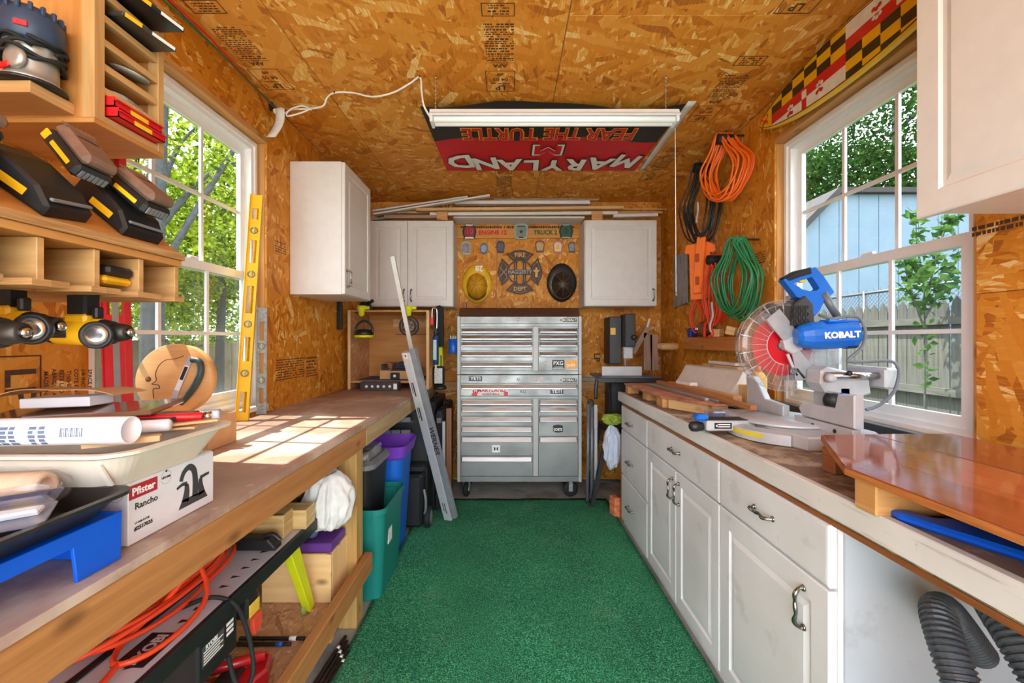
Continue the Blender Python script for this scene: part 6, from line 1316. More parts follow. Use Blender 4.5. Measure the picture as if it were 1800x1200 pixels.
m = MB(wM(916, 408.5, 0.0292)); m.prism([((0.022 if k % 2 == 0 else 0.009)*sin(k*pi/5), (0.022 if k % 2 == 0 else 0.009)*cos(k*pi/5)) for k in range(10)], 0, 0.001); m.part('star', INK, o); MB(wM(916, 418, 0.0292)).box(-0.022, -0.006, 0, 0.022, 0.004, 0.001).part('lower_bar', INK, o); MB(wM(916, 399, 0.0292)).box(-0.04, -0.004, 0, 0.04, 0.004, 0.001).part('upper_bar', INK, o)
shield(994.5, 407.5, 25, 27, BLK, mt('badge_green', C(38, 84, 56)), 'black shield with a green face at the right of the plank', 0.020, 1, '2', mt('badge_dark_green', C(14, 44, 26)), SIL)
shield(819, 436, 19, 24, SIL, mt('patch_flag', C(150, 130, 140), var=0.6, scale=90), 'grey patch with a striped flag, leftmost of the six small patches')
shield(850.5, 437, 14, 20, mt('patch_blue', C(66, 84, 126)), mt('patch_pale_blue', C(146, 160, 184), var=0.3, scale=90), 'pale blue oval patch, second from the left of the six', 0, 2)
shield(880, 434, 15, 21, mt('patch_dark', C(54, 52, 70)), mt('patch_navy', C(92, 74, 96), var=0.5, scale=90), 'navy and maroon patch, third from the left of the six', 0, 0)
shield(949, 433, 17, 21, mt('patch_maroon', C(128, 62, 40)), mt('patch_tan', C(190, 160, 110), var=0.3, scale=90), 'maroon bordered tan patch, third from the right of the six', 0, 0)
shield(980.5, 434, 17, 22, mt('patch_pink', C(196, 110, 100)), mt('patch_cream', C(226, 206, 186), var=0.1), 'cream patch with a yellow flame, second from the right of the six', 0, 0)
m = MB(wM(980.5, 434.5, 0.0092)); m.prism([(-0.02, -0.022), (0.02, -0.022), (0.014, 0.006), (0.004, 0.03), (-0.012, 0.008)], 0, 0.001); m.part('flame', YELP, [x for x in bpy.data.objects if x.name.startswith('shield_badge')][-1])
shield(1005, 434.5, 13, 19, mt('patch_grey', C(76, 76, 92)), mt('patch_mauve', C(140, 134, 150), var=0.4, scale=90), 'grey and mauve patch, rightmost of the six small patches', 0, 0)
# fire department cross
o = thing('fire_cross', 'black metal firefighter cross with a family name in the centre', 'sign', (wx(914), YW, wz(521))); MTL = plain('black_cut_metal', C(58, 44, 40), 0.5, 0.3, 0.15); c0 = wM(914, 478.5, 0.012)
Rr = 40*K
def arm(k):
    M = c0 @ R(-k*pi/2, 'Z'); a0_, a1_ = 0.44*Rr, 1.0*Rr
    outer = [(-0.20*Rr, 0.52*Rr), (0.20*Rr, 0.52*Rr), (0.33*Rr, 0.50*Rr), (0.62*Rr, 0.80*Rr), (0.45*Rr, 0.84*Rr), (0.25*Rr, 0.93*Rr), (0, 0.98*Rr), (-0.25*Rr, 0.93*Rr), (-0.45*Rr, 0.84*Rr), (-0.62*Rr, 0.80*Rr), (-0.33*Rr, 0.50*Rr)]
    n = len(outer); cen = (0, 0.72*Rr); inner = [((x-cen[0])*0.80+cen[0], (y-cen[1])*0.72+cen[1]) for x, y in outer]; inner2 = [((x-cen[0])*0.72+cen[0], (y-cen[1])*0.60+cen[1]) for x, y in outer]
    m = MB(M); v = [(x, y, z) for z in (0, 0.005) for x, y in outer]+[(x, y, z) for z in (0, 0.005) for x, y in inner]; fs = []
    for i in range(n): j = (i+1) % n; fs += [(i, j, n+j, n+i), (n+i, n+j, 3*n+j, 3*n+i), (2*n+j, 2*n+i, 3*n+i, 3*n+j), (j, i, 2*n+i, 2*n+j)]
    m.add(v, fs); m.part('arm_border', MTL, o)
    m = MB(M); m.prism(inner2, 0.0, 0.004); return m.part('arm_plate', MTL, o)
for k in range(4): arm(k)
LET = plain('osb_show_through', C(222, 170, 104), 0.6)
text('FIRE', 0.058, LET, o, c0 @ T(0, 0.735*Rr, 0.0048), 0.001, 0.0004); text('DEPT', 0.052, LET, o, c0 @ T(0, -0.735*Rr, 0.0048), 0.001, 0.0004)
m = MB(c0); m.lathe([(0.50*Rr, 0), (0.56*Rr, 0), (0.56*Rr, 0.006), (0.50*Rr, 0.006)], 40, smooth=False, loop=True); m.part('centre_ring', MTL, o)
MB(c0).box(-0.52*Rr, -0.11*Rr, 0, 0.52*Rr, 0.11*Rr, 0.005).part('name_bar', MTL, o); text('HAGGERTY', 0.052, plain('grey_letter', C(180, 176, 172), 0.5), o, c0 @ T(0, 0.0, 0.0056), 0.0006, 0.0006, sx=0.85)
for x in (-0.24, -0.15, 0.15, 0.24): MB(c0).box((x-0.026)*Rr, -0.46*Rr, 0, (x+0.026)*Rr, 0.46*Rr, 0.004).part('monogram_bar', MTL, o)
for s in (-1, 1):
    for y in (-0.44, 0.44): MB(c0).box((s*0.20-0.11)*Rr, (y-0.025)*Rr, 0, (s*0.20+0.11)*Rr, (y+0.025)*Rr, 0.0042).part('serif_bar', MTL, o)
for s in (-1, 1): m = MB(c0); m.bar((-0.76*Rr-0.03, s*0.05, 0.0052), (-0.70*Rr+0.03, -s*0.04, 0.0052), 0.005, 0.001); m.part('axe_cutout', LET, o)
m = MB(c0 @ T(0.72*Rr, 0, 0.0042)); m.prism([(-0.012, -0.05), (0.012, -0.05), (0.012, 0.0), (0.03, 0.01), (0.03, 0.02), (0.012, 0.02), (0.008, 0.045), (-0.008, 0.045), (-0.012, 0.02), (-0.03, 0.02), (-0.03, 0.01), (-0.012, 0)], 0, 0.001); m.part('hydrant_cutout', LET, o)
# helmets, hung crown outward with the long rear brim up
def helmet(px, py, mat, rib, label, num=None, inner=None):
    M = wM(px, py, 0.0); o = thing('fire_helmet', label, 'helmet', M=M); W_, H_ = 26*K, 34*K
    def egg(t, s=1.0): 
        a = 2*pi*t; x = W_*cos(a)*(1.0-0.06*sin(a)); y = H_*sin(a); 
        if y < 0: x *= (1-0.16*(y/H_)**2)
        return x*s, y*s
    m = MB(); n = 40; prof = [(1.0, 0.018), (1.0, 0.024), (0.9, 0.034), (0.72, 0.040)]; v = []; fs = []
    for (s, z) in [(0.95, 0.012)]+prof:
        for k in range(n): x, y = egg(k/n, s); v.append((x, y if s > 0.8 else y-0.0*H_, z-0.010*(y/H_)**2))
    for r in range(4):
        for k in range(n): j = (k+1) % n; fs.append((r*n+k, r*n+j, (r+1)*n+j, (r+1)*n+k))
    fs.append(list(range(n))[::-1]); fs.append(list(range(4*n, 5*n))); m.add(v, fs, True); m.part('brim', mat, o, False)
    cy = -0.14*H_; m = MB(T(0, cy, 0.034)); m.sphere((0, 0, 0), W_*0.70, H_*0.66, 0.125, 28, 14); m.part('crown', inner or mat, o, False)
    for k in range(4):
        a = k*pi/4; pts = []
        for i in range(13): t = -pi/2+pi*i/12; pts.append((W_*0.705*sin(t)*cos(a), cy+H_*0.665*sin(t)*sin(a), 0.034+0.127*cos(t)))
        m = MB(); m.tube(pts, 0.004, 6); m.part('crown_rib', rib, o, False)
    m = MB(T(0, cy-H_*0.42, 0.075) @ R(0.9, 'X')); m.prism([(-0.045, 0), (0.045, 0), (0.018, 0.03), (0.010, 0.09), (-0.010, 0.09), (-0.018, 0.03)], 0, 0.006, 0.001); m.part('front_plate', plain('brown_leather', C(84, 52, 30), 0.6), o, False)
    m = MB(); m.tube(spline([(-W_*0.62, cy-0.02, 0.05), (-W_*0.5, cy-H_*0.5, 0.06), (0, cy-H_*0.70, 0.062), (W_*0.5, cy-H_*0.5, 0.06), (W_*0.62, cy-0.02, 0.05)], 6), 0.006, 6); m.part('chin_strap', plain('brown_leather', C(84, 52, 30)), o, False)
    if num: text(num, 0.075, WINK, o, M @ T(0.02, H_*0.78, 0.036) @ R(pi, 'Z'), 0.0025, 0.001)
    return o
helmet(839, 499, plain('yellow_helmet', C(224, 176, 20), 0.4, var=0.1), plain('helmet_ridge_yellow', C(186, 136, 18), 0.5), 'yellow fire helmet hung on the back wall left of the cross', '28', plain('yellow_crown', C(206, 150, 22), 0.45, var=0.15))
helmet(987, 497, plain('black_helmet', C(40, 36, 33), 0.35, var=0.3, scale=40), plain('helmet_ridge_black', C(96, 76, 56), 0.5), 'black leather fire helmet hung on the back wall right of the cross', None, plain('black_crown', C(52, 42, 36), 0.3, var=0.3))
# ================================================================== lumber on the wall cabinets
ZT = CZ-(388-VPY)*(YB-0.31)/F
WTR = plain('primed_trim', C(226, 222, 220), 0.45, var=0.04)
def lum(px0, py0, px1, py1, d, h, dp, mat, label, name='trim_board', prof=False):
    a, b_ = P(px0, py0, d), P(px1, py1, d); M = Mf(a, b_-a, z=(0, 0, 1)); L = (b_-a).length; m = MB(M)
    if prof:
        m.M = M @ Mf((0, 0, 0), (0, 1, 0), z=(1, 0, 0)); m.prism([(-dp/2, -h/2), (dp/2, -h/2), (dp/2, h/2), (-dp/2*0.2, h/2), (-dp/2*0.5, h/4), (-dp/2, h/8)], 0, L)
    else: m.box(0, -dp/2, -h/2, L, dp/2, h/2, 0.002)
    return m.obj(name, mat, label, 'board')
lum(660, 377, 1160, 377, 4.02, 0.018, 0.15, PINEL, 'long pale plank bridging the two back wall cabinets', 'plank')
lum(656, 371, 822, 346, 3.93, 0.022, 0.05, WTR, 'white trim board rising to the right on the cabinet lumber pile', prof=True)
lum(657, 377, 861, 344, 3.87, 0.016, 0.05, WTR, 'white tapered trim rising highest over the double door cabinet')
lum(868, 349.5, 1052, 349.5, 4.05, 0.02, 0.05, WTR, 'highest long white trim strip on the lumber pile', prof=True)
lum(800, 356, 1036, 356, 3.99, 0.045, 0.07, WTR, 'wide white crown trim in the middle of the lumber pile', prof=True)
lum(732, 369.5, 1095, 365.5, 3.86, 0.026, 0.06, PINEL, 'long pale pine board across the lumber pile')
lum(756, 376, 1085, 374, 3.83, 0.03, 0.03, WTR, 'white trim board below the long pine board', prof=True)
lum(676, 381.5, 772, 381.5, 3.84, 0.030, 0.05, wood('taupe_board', C(170, 140, 120), C(140, 110, 92)), 'short taupe board on the double door cabinet')
lum(1078, 379, 1155, 377.5, 3.84, 0.035, 0.05, WTR, 'short white trim on the single door cabinet', prof=True)
lum(1092, 367.5, 1171, 367.5, 3.93, 0.010, 0.012, PINEL, 'thin dowel sticking out at the right of the lumber pile', 'dowel')
lum(655, 386, 700, 382, 3.87, 0.02, 0.04, GALV, 'grey metal channel end at the left of the lumber pile', 'channel')
for (px, lb) in ((778, 'small wood block under the left of the lumber pile'), (1050, 'small wood block under the right of the lumber pile')):
    a = P(px, 381, 3.80); MB().box(a.x-0.05, 3.79, ZT+0.002, a.x+0.045, 3.815, ZT+0.078, 0.002).obj('wood_block', PINE, lb, 'block')
a, b_ = P(798, 383, 3.95), P(1026, 395, 3.95)
trim(MB().box(a.x, 3.90, 2.462, b_.x, 4.12, 2.478, 0.001), WTR)
# ================================================================== miter saw
CT = 0.9625; YBL = 1.76
def S(px, py, d=YBL): return P(px, py, d)
def SP(pts, d=YBL): return [((px-VPX)*d/F, CZ-(py-VPY)*d/F) for px, py in pts]
XZ = lambda y: Mf((0, y, 0), (1, 0, 0), (0, 0, 1))          # local x = X, y = Z, z = -Y (towards the camera)
KB = plain('saw_blue', C(18, 104, 206), 0.34, var=0.05); SG = plain('saw_grey_casting', C(196, 198, 202), 0.42, 0.25, 0.06); SGD = plain('saw_dark_grey', C(112, 114, 118), 0.45, 0.3)
ms = thing('miter_saw', 'blue sliding miter saw with a red blade standing on the right counter', 'miter saw', (1.12, 1.76, CT+0.001))
m = MB(T(0, 0, CT+0.001)); m.prism([(1.03, 1.47), (1.30, 1.47), (1.345, 1.56), (1.345, 1.96), (1.30, 2.07), (1.03, 2.07), (1.0, 1.95), (1.0, 1.59)], 0, 0.05, 0.006); m.part('base', SG, ms)
m = MB(T(1.13, 1.76, CT+0.052)); m.lathe([(0.0, 0.0), (0.165, 0.0), (0.168, 0.004), (0.165, 0.012), (0.0, 0.013)], 40); m.part('turntable', SG, ms)
m = MB(T(1.13, 1.72, CT+0.004)); m.lathe([(0.185, 0), (0.225, 0), (0.225, 0.038), (0.185, 0.046)], 24, rad(120), rad(238), False, loop=True); arc = m.part('scale_arc', SG, ms)
m = MB(T(1.13, 1.72, CT+0.020)); m.lathe([(0.2252, 0), (0.2262, 0), (0.2262, 0.016), (0.2252, 0.016)], 24, rad(150), rad(215), False, loop=True); m.part('yellow_scale', plain('yellow_scale_strip', C(220, 200, 40), 0.5), arc)
m = MB(); m.box(0.80, 1.725, CT+0.018, 1.0, 1.80, CT+0.060, 0.005); ta = m.part('table_arm', SG, ms)
MB().box(0.83, 1.7240, CT+0.028, 0.90, 1.7248, CT+0.052).part('warning_label', INK, ta)
for k in range(2): MB().box(0.845, 1.7232, CT+0.034+k*0.009, 0.893, 1.7239, CT+0.038+k*0.009).part('label_line', WINK, ta)
m = MB(XZ(1.7232)); m.prism([(0.834, CT+0.040), (0.841, CT+0.034), (0.841, CT+0.046)], 0, 0.0006); m.part('label_arrow', WINK, ta)
MB().box(0.80, 1.728, CT+0.0605, 1.02, 1.797, CT+0.064, 0.001).part('kerf_plate', BLACKP, ta)
m = MB(T(0.0, 1.762, CT+0.030)); m.M = m.M @ Mf((0.800, 0, 0), (0, 1, 0), z=(-1, 0, 0)); m.lathe([(0.016, 0), (0.018, 0.006), (0.022, 0.03), (0.020, 0.048), (0.010, 0.056), (0, 0.057)], 16); m.part('lock_handle', BLACKP, ta)
MB().box(0.765, 1.735, CT+0.056, 0.815, 1.79, CT+0.082, 0.009).part('blue_lever', KB, ta)
# fences parallel to the wall
YZ = lambda x: Mf((x, 0, 0), (0, 1, 0), (0, 0, 1))          # local x = Y, y = Z, z = +X
m = MB(YZ(1.165)); m.prism([(1.815, CT+0.052), (2.09, CT+0.052), (2.10, CT+0.215), (2.04, CT+0.212), (1.99, CT+0.170), (1.945, CT+0.118), (1.815, CT+0.108)], 0, 0.03, 0.004); m.part('far_fence', SG, ms)
m = MB(YZ(1.165)); m.prism([(1.44, CT+0.085), (1.70, CT+0.085), (1.72, CT+0.115), (1.70, CT+0.138), (1.53, CT+0.138), (1.515, CT+0.195), (1.44, CT+0.200)], 0, 0.035, 0.004); m.part('near_fence', SG, ms)
m = MB(YZ(1.16)); m.prism([(1.44, CT+0.045), (1.73, CT+0.045), (1.74, CT+0.082), (1.44, CT+0.082)], 0, 0.03, 0.003); m.part('lower_fence', SG, ms)
for y in (1.52, 1.63): m = MB(T(1.1595, y, CT+0.062) @ R(-pi/2, 'Y')); m.lathe([(0, 0.003), (0.007, 0.002), (0.008, 0)], 10); m.part('bolt', IRON, ms)
# rear support, slide rails
MB().box(1.26, 1.68, CT+0.050, 1.345, 1.78, 1.165, 0.015).part('rear_column', SG, ms)
m = MB(XZ(1.73)); m.prism(SP([(1432, 650), (1444, 643), (1515, 660), (1518, 690), (1500, 696), (1440, 688), (1430, 672)], 1.68), 0, 0.09, 0.008); hs = m.part('slide_housing', SG, ms)
for (py, d) in ((660, 1.62), (668, 1.74)): MB().cyl(P(1452, py, d), Vector((1.448, d, P(1452, py, d).z)), 0.013, 14).part('slide_rail', CHROME, ms)
MB().box(1.40, 1.585, 1.165, 1.45, 1.775, 1.245, 0.008).part('rail_end_block', SG, ms)
m = MB(T(*P(1455, 664, 1.60)) @ R(pi/2, 'X')); m.lathe([(0, 0.03), (0.012, 0.03), (0.016, 0.02), (0.018, 0)], 14); m.part('rail_cap', LGREY, ms)
m = MB(); m.cyl(P(1493, 656, 1.60), P(1493, 656, 1.57), 0.010, 10); m.part('lock_knob', BLACKP, ms)
kb = MB(); kb.M = T(*P(1462, 704, 1.66)); kb.sphere((0, 0, 0), 0.030, 0.03, 0.036, 16, 10); kb.part('bevel_knob', BLACKP, ms); MB().box(*(P(1470, 712, 1.66)+Vector((0, -0.02, 0))), *(P(1488, 680, 1.66)+Vector((0, 0.02, 0))), 0.004).part('blue_bracket', KB, ms)
# arm casting, blade, guard
bc = S(1375, 607)
m = MB(XZ(1.83)); m.prism(SP([(1346, 560), (1366, 540), (1385, 560), (1404, 596), (1404, 618), (1436, 652), (1436, 670), (1392, 670), (1385, 640), (1362, 604)]), 0, 0.045, 0.006); m.part('arm_casting', SG, ms)
m = MB(XZ(1.755)); m.prism(SP([(1368, 598), (1388, 588), (1402, 596), (1402, 614), (1385, 622), (1372, 614)]), 0, 0.03, 0.005); m.part('gear_cover', SG, ms)
n = 60; tp = []
for k in range(n): a = 2*pi*k/n; r = 0.127 if k % 2 == 0 else 0.121; tp.append((r*cos(a), r*sin(a)))
m = MB(T(*bc) @ R(pi/2, 'X')); m.prism(tp, -0.0012, 0.0012); bl = m.part('blade', plain('red_blade', C(196, 16, 36), 0.35, var=0.04), ms)
m = MB(T(*bc) @ R(pi/2, 'X')); m.lathe([(0, 0.012), (0.018, 0.010), (0.022, 0.0013)], 18); m.part('arbor', SGD, bl)
GRD = clear('clear_guard', (0.93, 0.93, 0.94, 1), 0.06, 0.05, 0.05)
m = MB(T(*bc) @ R(pi/2, 'X')); m.lathe([(0.075, -0.024), (0.165, -0.024), (0.186, -0.016), (0.186, 0.016), (0.165, 0.024), (0.075, 0.024)], 40, rad(62), rad(292), True); gd = m.part('blade_guard', GRD, ms)
RIB = clear('guard_rib', (0.95, 0.9, 0.9, 1), 0.08, 0.1, 0.28, (0.85, 0.85, 0.85, 1))
for k in range(19):
    a = rad(70+k*12); d_ = Vector((cos(a), 0, sin(a)))
    m = MB(); m.bar(bc+d_*0.080+Vector((0, -0.0255, 0)), bc+d_*0.166+Vector((0, -0.0255, 0)), 0.0014, 0.0016, (0, -1, 0)); m.part('guard_rib', RIB, gd)
    if k % 2 == 0: m = MB(); m.bar(bc+d_*0.150+Vector((0, -0.0245, 0)), bc+d_*0.184+Vector((0, -0.014, 0)), 0.003, 0.006, (0, -1, 0)); m.part('guard_tab', RIB, gd)
m = MB(T(*(bc+Vector((0, -0.0255, 0)))) @ R(pi/2, 'X')); m.lathe([(0.077, 0), (0.080, 0), (0.080, 0.0015), (0.077, 0.0015)], 30, rad(75), rad(262), False, loop=True); m.part('guard_rim', RIB, gd)
for rr_ in (0.166, 0.187):
    m = MB(T(*(bc+Vector((0, -0.0235 if rr_ < 0.17 else -0.012, 0)))) @ R(pi/2, 'X')); m.lathe([(rr_-0.0014, 0), (rr_, 0), (rr_, 0.002), (rr_-0.0014, 0.002)], 40, rad(62), rad(292), False, loop=True); m.part('guard_rim', RIB, gd)
m = MB(); m.bar(S(1384, 622, 1.73), S(1400, 660, 1.73), 0.010, 0.006, (0, -1, 0)); m.part('guard_link', LGREY, gd); m = MB(T(*S(1394, 652, 1.725)) @ R(pi/2, 'X')); m.lathe([(0.006, 0), (0.014, 0), (0.014, 0.006), (0.006, 0.006)], 14, loop=True); m.part('link_spring', SGD, gd)
MB().cyl(S(1401, 648, 1.725), S(1414, 664, 1.725), 0.004, 8).part('guard_lever', BLACKP, gd)
SGM = plain('saw_mid_grey', C(160, 162, 166), 0.45, 0.2)
m = MB(XZ(1.734)); m.prism(SP([(1346, 562), (1370, 542), (1394, 572), (1402, 592), (1386, 604), (1374, 596)], 1.73), 0, 0.007, 0.002); m.part('upper_plate', SGM, ms)
m = MB(XZ(1.734)); m.prism(SP([(1390, 612), (1406, 616), (1434, 650), (1430, 668), (1398, 668), (1396, 640)], 1.73), 0, 0.007, 0.002); m.part('lower_plate', SGM, ms)
# motor
ma, mb_ = Vector((1.142, 1.70, 1.363)), Vector((1.352, 1.662, 1.374)); dv = (mb_-ma).normalized()
M = Mf(ma, dv.cross(Vector((0, 0, 1))), z=dv); Lm = (mb_-ma).length
m = MB(M); m.lathe([(0.0, 0.0), (0.030, 0.0), (0.042, 0.012), (0.053, 0.045), (0.056, 0.08), (0.056, Lm-0.03), (0.053, Lm-0.008), (0.042, Lm), (0, Lm)], 14, smooth=False); mo = m.part('motor_housing', KB, ms)
text('KOBALT', 0.032, WINK, mo, Mf(ma+dv*0.135+Vector((-0.010, -0.0575, -0.002)), dv, Vector((0, 0, 1))), 0.0016, 0.0012)
for k in range(6): m = MB(M @ R(rad(60+k*12), 'Z')); m.box(0.0545, -0.003, Lm-0.045, 0.0575, 0.003, Lm-0.010); m.part('vent_slot', plain('dark_blue', C(8, 40, 90), 0.5), mo)
m = MB(T(*(ma+dv*0.06+Vector((0, -0.035, 0.034)))) @ R(pi/2-0.7, 'X')); m.lathe([(0, 0.003), (0.008, 0.003), (0.010, 0)], 10); m.part('brush_cap', plain('dark_blue', C(8, 40, 90)), mo)
MB().box(1.23, 1.64, 1.415, 1.36, 1.70, 1.428, 0.005).part('top_plate', KB, mo)
# vent box, handle
m = MB(XZ(1.80)); m.prism(SP([(1384, 572), (1390, 534), (1408, 521), (1421, 536), (1424, 573)], 1.74), 0, 0.09, 0.004); vb = m.part('vent_box', plain('dark_vent', C(58, 58, 58), 0.5), ms)
for i in range(4):
    for j in range(6):
        q = P(1393+i*8.2+(j % 2)*4, 540+j*6, 1.709)
        if q.x > P(1421, 0, 1.709).x: continue
        m = MB(T(*q) @ R(pi/2, 'X')); m.lathe([(0.006, 0), (0.0085, 0), (0.0085, 0.003), (0.006, 0.003)], 6, smooth=False, loop=True); m.part('vent_hexagon', BLACKP, vb)
m = MB(XZ(1.80)); m.prism(SP([(1345, 545), (1358, 533), (1374, 536), (1388, 562), (1386, 574), (1376, 572), (1362, 552)]), 0, 0.04, 0.004); m.part('upper_guard', BLACKP, ms)
MB().box(*S(1388, 545, 1.83), *(S(1405, 520, 1.86)), 0.003).part('chute_cap', LGREY, ms)
def loopmesh(mb, outer, inner, z0, z1):
    n = len(outer); v = [(x, y, z) for z in (z0, z1) for x, y in outer]+[(x, y, z) for z in (z0, z1) for x, y in inner]; fs = []
    for i in range(n): j = (i+1) % n; fs += [(i, j, n+j, n+i), (3*n+i, 3*n+j, 2*n+j, 2*n+i), (n+i, n+j, 3*n+j, 3*n+i), (j, i, 2*n+i, 2*n+j)]
    mb.add(v, fs)
ou = SP([(1374, 492), (1398, 479), (1430, 470), (1446, 488), (1463, 514), (1450, 526), (1424, 534), (1398, 522)], 1.74); inn = SP([(1392, 499), (1402, 494), (1424, 487), (1431, 497), (1437, 507), (1432, 511), (1420, 512), (1408, 509)], 1.74)
m = MB(XZ(1.765)); loopmesh(m, ou, inn, 0, 0.036); hd = m.part('handle', KB, ms)
m = MB(XZ(1.768)); m.prism(SP([(1375, 489), (1398, 476), (1423, 470), (1425, 482), (1402, 489), (1384, 496)], 1.74), 0, 0.042, 0.006); m.part('rubber_grip', BLACKR, hd); MB().box(*P(1400, 497, 1.755), *(P(1417, 490, 1.735)), 0.003).part('trigger', YELP, hd)
m = MB(XZ(1.762)); m.prism(SP([(1416, 530), (1450, 524), (1440, 545), (1430, 556), (1420, 552)], 1.74), 0, 0.032, 0.005); m.part('handle_neck', KB, hd)
MB().cyl(P(1447, 515, 1.735), P(1472, 556, 1.735), 0.015, 14).part('carry_bar', SGD, ms)
DCH = clear('smoky_chute', (0.80, 0.81, 0.83, 1), 0.12, 0.1, 0.25, (0.7, 0.71, 0.73, 1)); m = MB(XZ(1.80)); m.prism(SP([(1404, 614), (1478, 614), (1482, 640), (1440, 646), (1425, 640)], 1.74), 0, 0.06, 0.004); m.part('dust_chute', DCH, ms)
m = MB(); m.tube(spline([P(1440, 553, 1.70), P(1462, 560, 1.66), P(1490, 556, 1.64), P(1512, 560, 1.63), P(1521, 585, 1.62), P(1515, 610, 1.61), P(1498, 626, 1.60), P(1490, 634, 1.59), P(1510, 636, 1.585), P(1560, 634, 1.58), P(1577, 642, 1.57), P(1580, 660, 1.56), P(1570, 690, 1.55), P(1545, 712, 1.54), P(1523, 720, 1.53)], 7), 0.0058, 8); m.part('power_cord', plain('grey_cord', C(110, 114, 124), 0.5), ms)
MB().box(1.20, 1.45, CT+0.002, 1.33, 1.469, CT+0.055, 0.004).part('near_foot', SG, ms)
# ================================================================== wood on the counter
def cbox(name, label, cat, x0, y0, z0, x1, y1, z1, mat, b=0.002): return MB().box(x0, y0, z0, x1, y1, z1, b).obj(name, mat, label, cat)
STP = stained('paint_splashed_board', C(176, 112, 84), [(C(210, 160, 120), 0.5, 9.0, 0.7), (C(120, 54, 48), 0.56, 6.0, 0.7)], 0.6, 6)
o = thing('work_platform', 'low wooden platform with a paint splashed top at the far end of the right counter', 'platform', (0.97, 2.65, CT+0.001))
m = MB(T(0, 0, CT+0.058)); m.prism([(0.845, 3.13), (1.06, 3.13), (1.13, 2.12), (1.02, 2.11), (0.86, 2.42)], 0, 0.012, 0.001); m.part('top_board', STP, o)
for (x0, y0, x1, y1) in ((0.85, 3.05, 0.93, 3.12), (0.875, 2.70, 0.955, 2.80), (0.87, 2.42, 0.95, 2.52), (1.02, 2.14, 1.10, 2.19), (1.0, 2.95, 1.06, 3.1)): MB().box(x0, y0, CT+0.001, x1, y1, CT+0.0575, 0.003).part('block', PINE, o)
m = MB(); m.bar((0.90, 2.40, CT+0.030), (1.05, 2.16, CT+0.030), 0.018, 0.055, bev=0.002); m.part('front_rail', PINEL, o)
ZP = CT+0.0705
BRW = wood('stained_brown_board', C(186, 122, 70), C(150, 88, 44), rough=0.45)
def lay(name, label, a, b_, w_, h_, mat, cat='board', prof=False, roll=0.0):
    a, b_ = Vector(a), Vector(b_); M = Mf(a, b_-a, z=(0, 0, 1)) @ R(roll, 'X'); L = (b_-a).length; m = MB(M)
    if prof: m.M = M @ Mf((0, 0, 0), (0, 1, 0), z=(1, 0, 0)); m.prism([(-w_/2, 0), (w_/2, 0), (w_/2, h_), (w_*0.30, h_*0.96), (w_*0.12, h_*0.72), (-w_*0.12, h_*0.45), (-w_*0.36, h_*0.26), (-w_/2, h_*0.22)], 0, L)
    else: m.box(0, -w_/2, 0, L, w_/2, h_, 0.002)
    return m.obj(name, mat, label, cat)
lay('metal_channel', 'pale grey metal channel lying on the paint splashed platform', (0.97, 2.98, ZP), (1.02, 2.20, ZP), 0.022, 0.014, ALU, 'channel'); lay('metal_channel', 'darker grey metal channel beside the pale one on the platform', (1.01, 2.98, ZP), (1.075, 2.17, ZP), 0.032, 0.010, GALV, 'channel')
lay('brown_board', 'long brown stained board running from the platform to the miter saw', (1.045, 2.99, ZP+0.012), (1.09, 1.90, ZP+0.002), 0.030, 0.022, BRW)
lay('brown_board', 'wider brown board leaning beside the long one', (1.10, 2.90, ZP+0.001), (1.135, 2.12, ZP+0.004), 0.045, 0.034, wood('tan_board', C(206, 150, 92), C(176, 116, 62)))
WTRO = plain('crown_white', C(226, 220, 212), 0.5, var=0.05)
lay('crown_moulding', 'white crown moulding offcut lying on the counter behind the boards', (1.21, 3.02, CT+0.03), (1.255, 2.36, CT+0.03), 0.13, 0.185, WTRO, 'moulding', True)
lay('crown_moulding', 'second white crown moulding offcut behind the first', (1.34, 3.05, CT+0.003), (1.375, 2.44, CT+0.003), 0.09, 0.14, WTRO, 'moulding', True)
for k in range(5): lay('trim_offcut', ['lowest pale trim offcut in the stack below the ledge', 'second pale trim offcut from the bottom of the stack', 'middle pale trim offcut of the stack below the ledge', 'fourth pale trim offcut from the bottom of the stack', 'topmost white trim offcut of the stack below the ledge'][k], (1.345+0.008*k, 3.12-0.06*k, CT+0.145+k*0.021), (1.365+0.006*k, 2.40+0.04*k, CT+0.145+k*0.021), 0.09-0.006*k, 0.019, [PINEL, WTRO, WTRO, PINEL, WTRO][k])
lay('trim_offcut', 'short white block of trim standing by the crown moulding', (1.11, 2.78, CT+0.095), (1.135, 2.62, CT+0.095), 0.05, 0.03, WTRO)
lay('wood_offcut', 'square pale wood block end at the end of the trim stack', (1.30, 2.40, CT+0.001), (1.31, 2.30, CT+0.001), 0.07, 0.14, PINEL, 'offcut')
o = thing('glue_bottle', 'yellow wood glue bottle behind the miter saw', 'bottle', (1.30, 2.24, CT+0.001)); m = MB(); m.tub([(1.27, 2.20, 1.34, 2.28, 0.02, CT+0.001), (1.27, 2.20, 1.34, 2.28, 0.02, CT+0.19), (1.285, 2.215, 1.325, 2.265, 0.018, CT+0.22)], 4); m.part('bottle', YELP, o); MB().box(1.283, 2.1985, CT+0.02, 1.327, 2.1995, CT+0.08).part('black_label', BLACKP, o); m = MB(T(1.305, 2.24, CT+0.2205)); m.lathe([(0.016, 0), (0.014, 0.03), (0, 0.032)], 12); m.part('cap', plain('orange_cap', C(230, 120, 30), 0.4), o)
o = thing('clear_case', 'small clear plastic case with blue bits beside the platform', 'case', (1.02, 2.02, CT+0.001)); MB().box(0.955, 2.0, CT+0.001, 1.10, 2.10, CT+0.05, 0.006).part('case', ORG, o)
